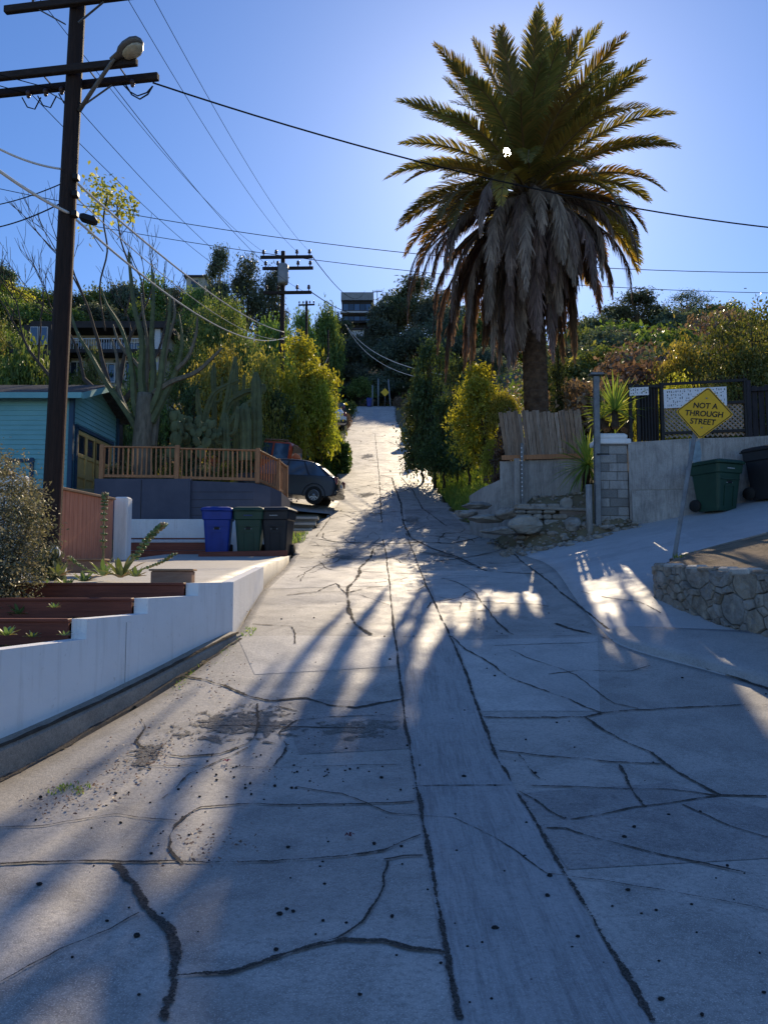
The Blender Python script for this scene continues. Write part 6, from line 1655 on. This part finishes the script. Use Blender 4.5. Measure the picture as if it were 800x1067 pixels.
# rosettes and flower spikes in the planters
def rosette(name, label, c, n, L, w, mat, seed, el=(15, 80), spikes=(), bend=.5, group=None, cat='plant'):
    r = random.Random(seed); t = thing(name, label, cat, c, 0, group); m = MB()
    for k in range(n):
        a = k*2.4+r.uniform(-.2,.2); e = R(el[1]+(el[0]-el[1])*(k/n)); l = L*r.uniform(.75,1.1); d = Vector((math.cos(a), math.sin(a), 0)); sd = Vector((-math.sin(a), math.cos(a), 0)); P = []; p = Vector(c)+d*.02
        for i in range(7):
            s = i/6; ee = e-bend*s*s; ww = w*(.55+.9*s-1.45*s**2.6)*.5+.001; P.append([tuple(p-sd*ww+Vector((0,0,ww*.5))), tuple(p), tuple(p+sd*ww+Vector((0,0,ww*.5)))]); p = p+(d*math.cos(ee)+Vector((0,0,math.sin(ee))))*l/6
        m.grid(P, 0, True)
    m.build('leaves', mat, t)
    for (pts, rr, nb) in spikes:
        p = smooth_path(pts, 6); m = MB(); m.tube(p, [rr]*(len(p)-1)+[rr*.4], 6)
        for k in range(nb):
            q = p[min(len(p)-1, int(len(p)*(.35+.65*k/nb)))]; a = k*2.4; m.ell(q+Vector((math.cos(a)*rr*2.2, math.sin(a)*rr*2.2, 0)), (rr*1.5, rr*1.5, rr*1.2), 6, 4, 0, None, .2)
        m.build('flower_stalk', MAT['succulent'], t)
    return t
Ya = 9.0
rosette('succulent_plant', 'leafy succulent with two long leaning flower stalks in the top planter', at(126, 602, Ya), 16, .30, .085, MAT['succulent'], 1, (10,75),
        [([at(126,600,Ya), at(140,582,Ya), at(156,560,Ya-.1), at(171,546,Ya-.2)], .016, 60), ([at(130,600,Ya), at(152,592,Ya), at(170,585,Ya-.1), at(182,577,Ya-.2)], .010, 40)])
rosette('succulent_plant', 'reddish succulent with a tall upright flower stalk before the gate', at(108, 600, 9.4), 14, .24, .07, MAT['succulent'], 2, (10,75),
        [([at(108,600,9.4), at(108,570,9.4), at(109,530,9.4), at(110,514,9.4)], .013, 60), ([at(100,598,9.4), at(82,588,9.3), at(72,580,9.2)], .009, 30)])
GR = 'small rosette succulents in the planters'
for i, (x, y, Y, L_, lab) in enumerate([(88,606,9.0,.16,'green rosette succulent at the left of the top planter'),(70,612,8.8,.15,'dark rosette succulent below the pole foot'),(52,616,8.7,.16,'grey rosette succulent under the silver shrub'),(142,601,8.7,.14,'purplish rosette succulent right of the leaning stalks'),(62,600,9.3,.2,'yellow green leafy plant beside the pole foot'),
        (20,640,7.4,.12,'pale rosette at the left of the middle planter'),(57,633,7.0,.05,'tiny sprout in front of the middle board'),(34,664,6.3,.06,'tiny grey plant in the lowest bed'),(8,662,6.2,.10,'green plant at the left of the lowest bed'),(68,662,6.35,.05,'tiny sprout by the lowest white step')]):
    rosette('rosette_succulent', lab, at(x, y, Y), 14, L_, L_*.36, MAT['succulent'], 30+i, (5,70), (), .3, GR)
t = thing('white_stone', 'white rounded stone ornament at the foot of the near pole', 'ornament', at(57, 582, 10.0)); m = MB(); m.ell(at(57, 577, 10.0), (.075,.07,.10), 12, 8, 0, None, .05); m.build('stone_body', MAT['white'], t)
skyline(6, 655, 6.3, 30, 'shrub', 'garden_bush', 'bright green plant at the left end of the lowest bed', 'bush', None, 4, -.58, .12)

# yuccas on the right
def yucca(label, c, n, L, seed, el, trunk=None, bend=.35):
    t = rosette('yucca_plant', label, c, n, L, .055, MAT['yucca'], seed, el, (), bend, 'yucca plants by the block pillar')
    if trunk: m = MB(); m.tube([trunk, Vector(c)], [.09,.07], 8); m.build('trunk', MAT['bark'], t)
p = at(612, 484, 18.6); yucca('spiky yucca hanging over the low wall under the plank fence', p, 96, 1.0, 1, (-55, 84), at(610, 505, 18.8), .5)
p = at(640, 428, 17.6); yucca('spiky yucca standing on the block pillar', p, 80, .88, 2, (-25, 85), at(641, 446, 17.5))
p = at(658, 436, 17.9); yucca('second yucca head right of the one on the pillar', p, 46, .62, 3, (-30, 80), at(650, 448, 17.6))
p = at(626, 437, 18.1); yucca('small yucca head left of the one on the pillar', p, 36, .5, 4, (-20, 80), at(632, 448, 17.9))
# dry trailing vine and brown stems by the loose planks
t = thing('dry_vine', 'dry brown vine mass over the loose planks by the yellow bush', 'vine', at(522, 515, 20.6))
V, Fq = crown_np([(tuple(at(x, y, 20.9)), (s*.5, s*.5, s)) for x, y, s in ((521,505,.45),(523,480,.45),(527,458,.4),(532,442,.35))], 2200, .10, .4, 4, per=12); put('crown', mesh_np('vine', V-np.array(t.location), Fq, MAT['lbrown']), t)
m = MB(); r = random.Random(2)
for k in range(14): a = at(519+r.uniform(-3,6), 520, 20.8); b = at(528+r.uniform(-8,10), 440+r.uniform(-5,20), 21.1); m.tube([a, a.lerp(b,.5)+Vector((r.uniform(-.2,.2),0,0)), b], [.025,.018,.008], 5)
m.build('stems', MAT['bark'], t)

# brush cover over the far slopes
g = np.random.default_rng(41); n = 95000
Yb = 16+160*g.uniform(0, 1, n)**1.35; Xb = g.uniform(-1.15, .95, n)*(Yb+6)
ok = ((Xb < x_left(Yb)-1.2) & (Yb > 27)) | ((Xb > x_right(Yb)+1.6) & (Yb > 26)) | (Yb > 104) | (Xb < -17) | ((Xb > 9) & (Yb > 20))
Xb, Yb = Xb[ok], Yb[ok]; dens = np.sin(Xb*.45+1.3*np.sin(Yb*.21))*np.sin(Yb*.37+Xb*.13)
ok = dens > -.25; Xb, Yb = Xb[ok], Yb[ok]
Zb = h_ground(Xb, Yb)+np.abs(g.normal(0, .5, len(Xb)))*(1+Yb/160)
Zb = Zb+0; C = np.stack([Xb, Yb, Zb], 1); sz_ = .22+Yb/330
V, Fq = leaves_np(C, g.normal(size=(len(C), 3))+np.array([0,-.3,.6]), 1.0, .5, g)
V = V.reshape(-1, 4, 3); V = C[:, None]+(V-C[:, None])*sz_[:, None, None]; sel = g.random(len(C)) < .5
for nm, s_, mt, lab in (('hillside_brush', sel, 'lbrown', 'dry brown brush covering the hillsides'), ('hillside_undergrowth', ~sel, 'lmid', 'green undergrowth covering the hillsides')):
    vv = V[s_].reshape(-1, 3); tag(put(nm, mesh_np(nm, vv, np.arange(len(vv)).reshape(-1, 4), MAT[mt])), lab, None, kind='stuff')

# ------------------------------------------------------------------ parked cars
def chaikin(o, k=2):
    for _ in range(k):
        q = []
        for i in range(len(o)):
            a, b = o[i], o[(i+1) % len(o)]; q += [(a[0]*.78+b[0]*.22, a[1]*.78+b[1]*.22), (a[0]*.22+b[0]*.78, a[1]*.22+b[1]*.78)]
        o = q
    return o
def car(name, label, side, roofline, L, W, paint, loc, rz, slope=0.0, group=None, rack=False, boxy=False):
    """side: lower body outline, roofline: glasshouse outline, both in (x, z); nose at -x"""
    t = thing(name, label, 'car', (0,0,0), 0, group)
    wz = roofline; side = chaikin(side); shell = chaikin(roofline, 1 if boxy else 2)
    def loft(outline, half, tuck):
        P = []
        for y, k, dz in ((-half, .955, -.02), (-half+.03, .985, -.005), (-half+.12, 1.0, .01), (-half*.45, 1.012, .03), (half*.45, 1.012, .03), (half-.12, 1.0, .01), (half-.03, .985, -.005), (half, .955, -.02)):
            P.append([(x*k, y*tuck(z), z+dz*(z > .8)) for x, z in outline]+[(outline[0][0]*k, y*tuck(outline[0][1]), outline[0][1])])
        return P
    m = MB(); P = loft(side, W/2, lambda z: 1-.05*max(0, z-.75)-.06*max(0, .55-z)); m.grid(P, 0, True)
    m.add(P[0][:-1], [tuple(range(len(side)-1,-1,-1))]); m.add(P[-1][:-1], [tuple(range(len(side)))]); m.build('body', paint, t, True, True)
    m = MB(); tk = lambda z: 1-.20*max(0, z-1.0) if not boxy else 1-.06*max(0, z-1.0); P = loft(shell, W/2-.05, tk); m.grid(P, 0, True)
    m.add(P[0][:-1], [tuple(range(len(shell)-1,-1,-1))]); m.add(P[-1][:-1], [tuple(range(len(shell)))]); m.build('roof', paint, t, True, True)
    zs = [z for x, z in roofline]; zb, zt = min(zs)+.05, max(zs)-.09
    xs_b = [x for x, z in roofline if z < min(zs)+.12]; xs_t = [x for x, z in roofline if z > max(zs)-.16]
    xb0, xb1, xt0, xt1 = min(xs_b)+.16, max(xs_b)-.14, min(xs_t)+.06, max(xs_t)-.06
    cuts = [0, .40, .43, .74, .77, 1.0]
    for s in (-1, 1):
        for a, b in ((cuts[0], cuts[1]), (cuts[2], cuts[3]), (cuts[4], cuts[5])):
            m = MB(); y0 = s*((W/2-.05)*tk(zb)+.012); y1 = s*((W/2-.05)*tk(zt)+.012)
            m.add([(xb0+(xb1-xb0)*a, y0, zb), (xb0+(xb1-xb0)*b, y0, zb), (xt0+(xt1-xt0)*b, y1, zt), (xt0+(xt1-xt0)*a, y1, zt)], [(0,1,2,3)]); m.build('side_window', MAT['glassblue'], t, True)
    m = MB(); xr = max(x for x, z in roofline); xq = max(xs_t); w0 = W/2-.2
    m.add([(xr-.05,-w0,zb+.02),(xr-.05,w0,zb+.02),(xq+.02,w0*.88,zt+.02),(xq+.02,-w0*.88,zt+.02)], [(0,1,2,3)])
    for v in range(4): pass
    m.v = [(x+.035, y, z) for x, y, z in m.v]; m.build('rear_window', MAT['glassdark'], t, True)
    xw = (min(x for x, z in side)+.78, max(x for x, z in side)-.82); rw = .335 if not boxy else .37
    for x in xw:
        for s in (-1, 1):
            m = MB(); yy = s*(W/2-.11); m.lathe([(rw*.60,-.11),(rw*.93,-.11),(rw,-.08),(rw,.08),(rw*.93,.11),(rw*.60,.11)], (x, yy, rw), 24, 0, 'y'); w = m.build('wheel', MAT['rubber'], t, True)
            m = MB(); yo = yy+s*.085; m.lathe([(rw*.60,0),(rw*.62,s*.02),(rw*.52,s*.012)], (x, yo, rw), 24, 0, 'y')
            for q in range(10): a = q*math.pi/5; m.bar((x, yo, rw), (x+math.cos(a)*rw*.58, yo, rw+math.sin(a)*rw*.58), .045, .02, 0, (0,1,0))
            m.lathe([(0,s*.03),(.05,s*.03),(.06,0)], (x, yo, rw), 12, 0, 'y'); m.build('rim', MAT['chrome'], w, True)
            m = MB(); m.lathe([(0,0),(rw*.6,0)], (x, yo-s*.05, rw), 16, 0, 'y'); m.build('brake_disc', MAT['black'], w, True)
            m = MB(); P2_ = []
            for q in np.linspace(-.15, math.pi+.15, 15): P2_.append([(x+math.cos(q)*(rw+.05), s*(W/2-.012), rw+math.sin(q)*(rw+.05)), (x+math.cos(q)*(rw+.10), s*(W/2+.012), rw+math.sin(q)*(rw+.10)), (x+math.cos(q)*(rw+.02), s*(W/2-.05), rw+math.sin(q)*(rw+.02))])
            m.grid(P2_); m.build('wheel_arch', MAT['cardark'], t, True)
    xe = max(x for x, z in side)
    for s in (-1, 1): m = MB(); m.box((xe-.06, s*(W/2-.14), .92), (.16, .2, .26), None, 0, .03); m.build('tail_light', MAT['redlamp'], t, True)
    m = MB(); m.box((xe-.05, 0, .48), (.18, W-.06, .22), None, 0, .05); m.build('bumper', MAT['cardark'], t, True)
    m = MB(); m.box((xe+.025, 0, .78), (.015, .36, .15)); m.build('number_plate', MAT['signwhite'], t, True)
    for s in (-1, 1): m = MB(); m.box((xb0+.15, s*(W/2+.08), zb+.1), (.12,.18,.13), None, 0, .03); m.build('mirror', paint, t, True)
    if rack:
        m = MB()
        for s in (-1, 1): m.tube([(xt0+.1, s*(W/2-.22), max(zs)+.07), (xt1-.1, s*(W/2-.22), max(zs)+.07)], .03, 8)
        for k in range(4): x = xt0+.2+(xt1-xt0-.4)*k/3; m.bar((x,-W/2+.2,max(zs)+.05),(x,W/2-.2,max(zs)+.05),.04)
        m.build('roof_rack', MAT['timber'], t, True)
    t.location = loc; t.rotation_euler = (0, slope, rz); return t
suv = [(-2.15,.40),(-2.2,.62),(-2.12,.80),(-1.6,.92),(-1.1,.99),(1.6,1.06),(2.08,1.06),(2.18,.80),(2.18,.45),(2.0,.30),(-2.0,.28)]
suvr = [(-1.15,.95),(-.45,1.50),(-.15,1.60),(.75,1.62),(1.35,1.52),(1.95,1.06),(1.95,.98)]
car('parked_car', 'dark blue hatchback parked nose in on the apron beyond the railing', suv, suvr, 4.3, 1.78, MAT['carblue'], (-3.55, 26.9, float(zr(26.9))+.20), R(-7), R(5)).scale = (.92, .92, .94)
box_ = [(-2.1,.5),(-2.15,.9),(-1.9,1.05),(-1.0,1.10),(1.9,1.10),(2.1,1.10),(2.15,.6),(2.0,.42),(-2.0,.42)]
boxr = [(-1.0,1.05),(-.75,1.80),(-.6,1.86),(1.9,1.88),(2.02,1.80),(2.08,1.05)]
car('parked_truck', 'red boxy off roader with a roof rack behind the dark car', box_, boxr, 4.3, 1.85, MAT['carred'], (-5.75, 32.0, float(zr(32.0))+.20), R(-10), R(5), None, True, True)
car('parked_car', 'white car half hidden behind the hedges up the street', suv, suvr, 4.3, 1.78, MAT['white'], tuple(at(338, 452, 50.5)), R(-70), 0)
car('parked_car', 'dark car parked near the head of the street at left', suv, suvr, 4.3, 1.78, MAT['cardark'], (-4.6, 76, float(h_ground(-4.6,76))), R(-92), R(0))
# small black shed beside the street
a, b = at(327, 447, 50), at(345.5, 417, 50)
t = thing('garden_shed', 'small black flat roofed shed behind the hedges', 'shed', (a.x, 50, a.z))
m = MB(); m.box(((a.x+b.x)/2, 51.2, (a.z+b.z)/2-.3), (b.x-a.x, 2.2, b.z-a.z+.5)); 
for k in range(9): m.box((a.x+.06+(b.x-a.x)*k/8.6, 50.09, (a.z+b.z)/2), (.03,.02,b.z-a.z-.05))
m.build('wall', MAT['darkplank'], t); m = MB(); m.box(((a.x+b.x)/2, 51.1, b.z), (b.x-a.x+.3, 2.6, .10), None, 0, .02); m.build('roof', MAT['steel'], t)
# ------------------------------------------------------------------ houses on the hills
def rect(m, x0, x1, y, z0, z1, d=.05): m.box(((x0+x1)/2, y, (z0+z1)/2), (x1-x0, d, z1-z0))
Yh = 160
t = thing('hilltop_house', 'boxy dark modern house with a pale roof parapet on the hilltop', 'house', at(372, 345, Yh))
a, b = at(356, 348, Yh), at(388.5, 306, Yh); zt, z0 = b.z, float(h_ground(-5, Yh))-1
m = MB(); m.box(((a.x+b.x)/2, Yh+3.5, (z0+zt)/2), (b.x-a.x, 7, zt-z0)); m.build('wall', MAT['housedark'], t)
m = MB(); zp = at(370, 314, Yh).z; m.box(((a.x+b.x)/2, Yh+3.2, (zp+zt)/2+.1), (b.x-a.x+.3, 7.6, zt-zp)); m.build('roof', MAT['canister'], t)
for (py0, py1) in ((317,323.5),(330,334)):
    za, zb2 = at(370, py1, Yh).z, at(370, py0, Yh).z
    for k in range(5):
        m = MB(); x0 = a.x+.3+(b.x-a.x-.6)*k/5; rect(m, x0, x0+(b.x-a.x)/5-.25, Yh-.03, za, zb2); w = m.build('window', MAT['glassdark' if k % 2 else 'glassblue'], t)
    m = MB(); rect(m, a.x-.3, b.x+.6, Yh-.6, za-.9, za-.55, 1.3); m.build('balcony', MAT['housewhite' if py0 < 320 else 'housedark'], t)
m = MB(); m.box((b.x+1.2, Yh+2, (zt+z0)/2-1), (2.6, 4, zt-z0-3.5)); m.build('side_wing', MAT['housedark'], t)
Yw = 150
t = thing('white_house', 'small white house below the hilltop house', 'house', at(368, 358, Yw))
a, b = at(356, 362, Yw), at(379, 344, Yw); m = MB(); m.box(((a.x+b.x)/2, Yw+2, (a.z+b.z)/2-1), (b.x-a.x, 4, b.z-a.z+2)); m.build('wall', MAT['housewhite'], t)
m = MB(); m.box(((a.x+b.x)/2, Yw+1.9, b.z+.1), (b.x-a.x+.8, 4.8, .22)); m.build('roof', MAT['roof'], t)
for x0, x1 in ((364,367),(368.5,371.5),(374,377)):
    p, q = at(x0, 356, Yw), at(x1, 350, Yw); m = MB(); rect(m, p.x, q.x, Yw-.03, p.z, q.z); m.build('window', MAT['glassblue'], t)
Ys = 118
t = thing('ridge_house', 'pale house corner on the ridge left of the eucalyptus', 'house', at(204, 300, Ys))
a, b = at(194, 306, Ys), at(214, 289, Ys); m = MB(); m.box(((a.x+b.x)/2, Ys+3, (a.z+b.z)/2-2), (b.x-a.x, 6, b.z-a.z+4)); m.build('wall', MAT['cream'], t)
m = MB(); m.box(((a.x+b.x)/2, Ys+3, b.z+.12), (b.x-a.x+.7, 6.8, .26)); m.build('roof', MAT['roof'], t)
m = MB(); rect(m, a.x+.8, a.x+1.8, Ys-.03, b.z-1.6, b.z-.5); m.build('window', MAT['glassdark'], t)
# modern house behind the bare tree
Ym = 48
t = thing('modern_house', 'pale two storey modern house with dark flat roofs behind the bare tree', 'house', at(110, 400, Ym))
a, b = at(30, 420, Ym), at(172, 345, Ym)
zf = at(100, 372, Ym).z
m = MB(); m.box(((a.x+b.x)/2+.4, Ym+3, (zf+a.z)/2-.5), (b.x-a.x+.6, 6, zf-a.z+1.2)); m.box(((at(62,0,Ym).x+b.x)/2, Ym+3.4, (zf+b.z)/2), (b.x-at(62,0,Ym).x, 5.2, b.z-zf)); m.build('wall', MAT['cream'], t)
m = MB(); m.box(((at(58,0,Ym).x+b.x)/2, Ym+2.8, b.z+.18), (b.x-at(58,0,Ym).x+.9, 7.2, .42)); m.box(((a.x+b.x)/2, Ym+2.4, zf+.02), (b.x-a.x+1.4, 7.4, .22)); m.build('roof', MAT['housedark'], t)
m = MB(); p, q = at(163, 395, Ym), at(170, 338, Ym); m.box(((p.x+q.x)/2, Ym-.3, (p.z+q.z)/2), (q.x-p.x, .5, q.z-p.z)); m.build('chimney', MAT['housewhite'], t)
for (x0, x1, y0, y1, mt) in ((70,82,352,371,'glassblue'),(98,126,350,370,'glassdark'),(130,142,354,370,'glassblue'),(148,158,350,370,'glassdark'),(36,50,376,396,'glassdark'),(74,88,378,392,'glassdark'),(106,120,380,398,'glassblue'),(132,150,378,396,'glassdark')):
    p, q = at(x0, y1, Ym), at(x1, y0, Ym); yv = Ym+.8 if y0 < 372 else Ym
    m = MB()
    for (u0, u1, v0, v1) in ((p.x-.08,p.x,p.z-.08,q.z+.08),(q.x,q.x+.08,p.z-.08,q.z+.08),(p.x,q.x,q.z,q.z+.08),(p.x,q.x,p.z-.08,p.z),((p.x+q.x)/2-.03,(p.x+q.x)/2+.03,p.z,q.z)): rect(m, u0, u1, yv-.06, v0, v1, .12)
    fr = m.build('window', MAT['housewhite'], t); m = MB(); rect(m, p.x, q.x, yv-.02, p.z, q.z, .04); m.build('pane', MAT[mt], fr)
m = MB(); 
for k in range(28): x = at(88, 0, Ym).x+k*.16; m.bar((x, Ym-.6, zf+.1), (x, Ym-.6, zf+1.0), .03)
m.bar((at(88,0,Ym).x, Ym-.6, zf+1.0), (at(162,0,Ym).x, Ym-.6, zf+1.0), .06); m.build('balcony_rail', MAT['housewhite'], t)
# dark shed with a tilted window at the left
t = thing('garden_studio', 'dark garden studio with bluish windows left of the near pole', 'building', at(40, 372, 46))
a, b = at(24, 376, 45), at(54, 338, 45); m = MB(); m.box(((a.x+b.x)/2, 46.5, (a.z+b.z)/2-.6), (b.x-a.x, 3, b.z-a.z+1.2)); m.build('wall', MAT['housedark'], t)
for x0, x1 in ((32,39),(41,49)):
    p, q = at(x0, 358, 44.9), at(x1, 341, 44.9); m = MB(); rect(m, p.x-.05, q.x+.05, 44.96, p.z-.05, q.z+.05, .06); fr = m.build('window', MAT['housewhite'], t); m = MB(); rect(m, p.x, q.x, 44.91, p.z, q.z, .03); m.build('pane', MAT['glassblue'], fr)

# ------------------------------------------------------------------ sky, sun, camera
elev = math.asin(SUN_DIR.z); azim = math.atan2(SUN_DIR.x, SUN_DIR.y)
W = bpy.data.worlds.new('World'); SC.world = W; W.use_nodes = True; nt = W.node_tree; nt.nodes.clear()
sky = nt.nodes.new('ShaderNodeTexSky'); sky.sky_type = 'NISHITA'; sky.sun_disc = False; sky.sun_elevation = elev; sky.sun_rotation = azim
sky.altitude = 150; sky.air_density = 1.0; sky.dust_density = .2; sky.ozone_density = 5.5
bg = nt.nodes.new('ShaderNodeBackground'); bg.inputs['Strength'].default_value = SKY_STRENGTH
out = nt.nodes.new('ShaderNodeOutputWorld')
# the visible solar disc with its aureole, in the sky's own direction
tcw = nt.nodes.new('ShaderNodeTexCoord'); dp = nt.nodes.new('ShaderNodeVectorMath'); dp.operation = 'DOT_PRODUCT'; dp.inputs[1].default_value = SUN_DIR
nrm = nt.nodes.new('ShaderNodeVectorMath'); nrm.operation = 'NORMALIZE'
nt.links.new(tcw.outputs['Generated'], nrm.inputs[0]); nt.links.new(nrm.outputs[0], dp.inputs[0])
ac = nt.nodes.new('ShaderNodeMath'); ac.operation = 'ARCCOSINE'; nt.links.new(dp.outputs['Value'], ac.inputs[0])
def mathn(op, a, b):
    q = nt.nodes.new('ShaderNodeMath'); q.operation = op
    for s, v in ((q.inputs[0], a), (q.inputs[1], b)):
        if hasattr(v, 'is_output'): nt.links.new(v, s)
        else: s.default_value = v
    return q.outputs[0]
disc = mathn('ADD', mathn('MULTIPLY', mathn('POWER', mathn('MAXIMUM', mathn('SUBTRACT', 1.0, mathn('DIVIDE', ac.outputs[0], R(.7))), 0.0), 1.3), 160.0), mathn('MULTIPLY', mathn('POWER', 2.718, mathn('MULTIPLY', ac.outputs[0], -1/R(.6))), 5.0))
glow = mathn('MULTIPLY', mathn('POWER', 2.718, mathn('MULTIPLY', ac.outputs[0], -1/R(4.0))), GLOW1)
glow2 = mathn('MULTIPLY', mathn('POWER', 2.718, mathn('MULTIPLY', ac.outputs[0], -1/R(13.0))), GLOW2)
tot = mathn('ADD', mathn('ADD', disc, glow), glow2)
e2 = nt.nodes.new('ShaderNodeBackground'); e2.inputs['Color'].default_value = (.90, .95, 1.0, 1); nt.links.new(tot, e2.inputs['Strength'])
ad = nt.nodes.new('ShaderNodeAddShader'); hsv = nt.nodes.new('ShaderNodeHueSaturation'); hsv.inputs['Saturation'].default_value = 1.12; hsv.inputs['Hue'].default_value = .5075
nt.links.new(sky.outputs[0], hsv.inputs['Color']); nt.links.new(hsv.outputs[0], bg.inputs['Color']); nt.links.new(bg.outputs[0], ad.inputs[0]); nt.links.new(e2.outputs[0], ad.inputs[1]); nt.links.new(ad.outputs[0], out.inputs['Surface'])
sl = bpy.data.lights.new('sun', 'SUN'); sl.energy = SUN_STRENGTH; sl.angle = R(.5); sl.color = (1.0, .82, .57)
so = bpy.data.objects.new('sun', sl); link(so); so.rotation_euler = (-SUN_DIR).to_track_quat('-Z', 'Y').to_euler(); so.location = (0, 0, 60)
cam = bpy.data.cameras.new('camera'); cam.lens = 36*F/1067; cam.sensor_width = 36; cam.clip_start = .05; cam.clip_end = 3000
co = bpy.data.objects.new('camera', cam); link(co); co.location = (0, 0, 0); co.rotation_euler = (R(90)+PITCH, 0, 0); SC.camera = co
SC.view_settings.view_transform = 'Standard'; SC.view_settings.look = 'None'; SC.view_settings.exposure = 0; SC.view_settings.gamma = 1
SC.cycles.max_bounces = 8; SC.cycles.transparent_max_bounces = 8; SC.cycles.sample_clamp_indirect = 6; SC.cycles.use_denoising = True
SC.render.resolution_x = 767; SC.render.resolution_y = 1024
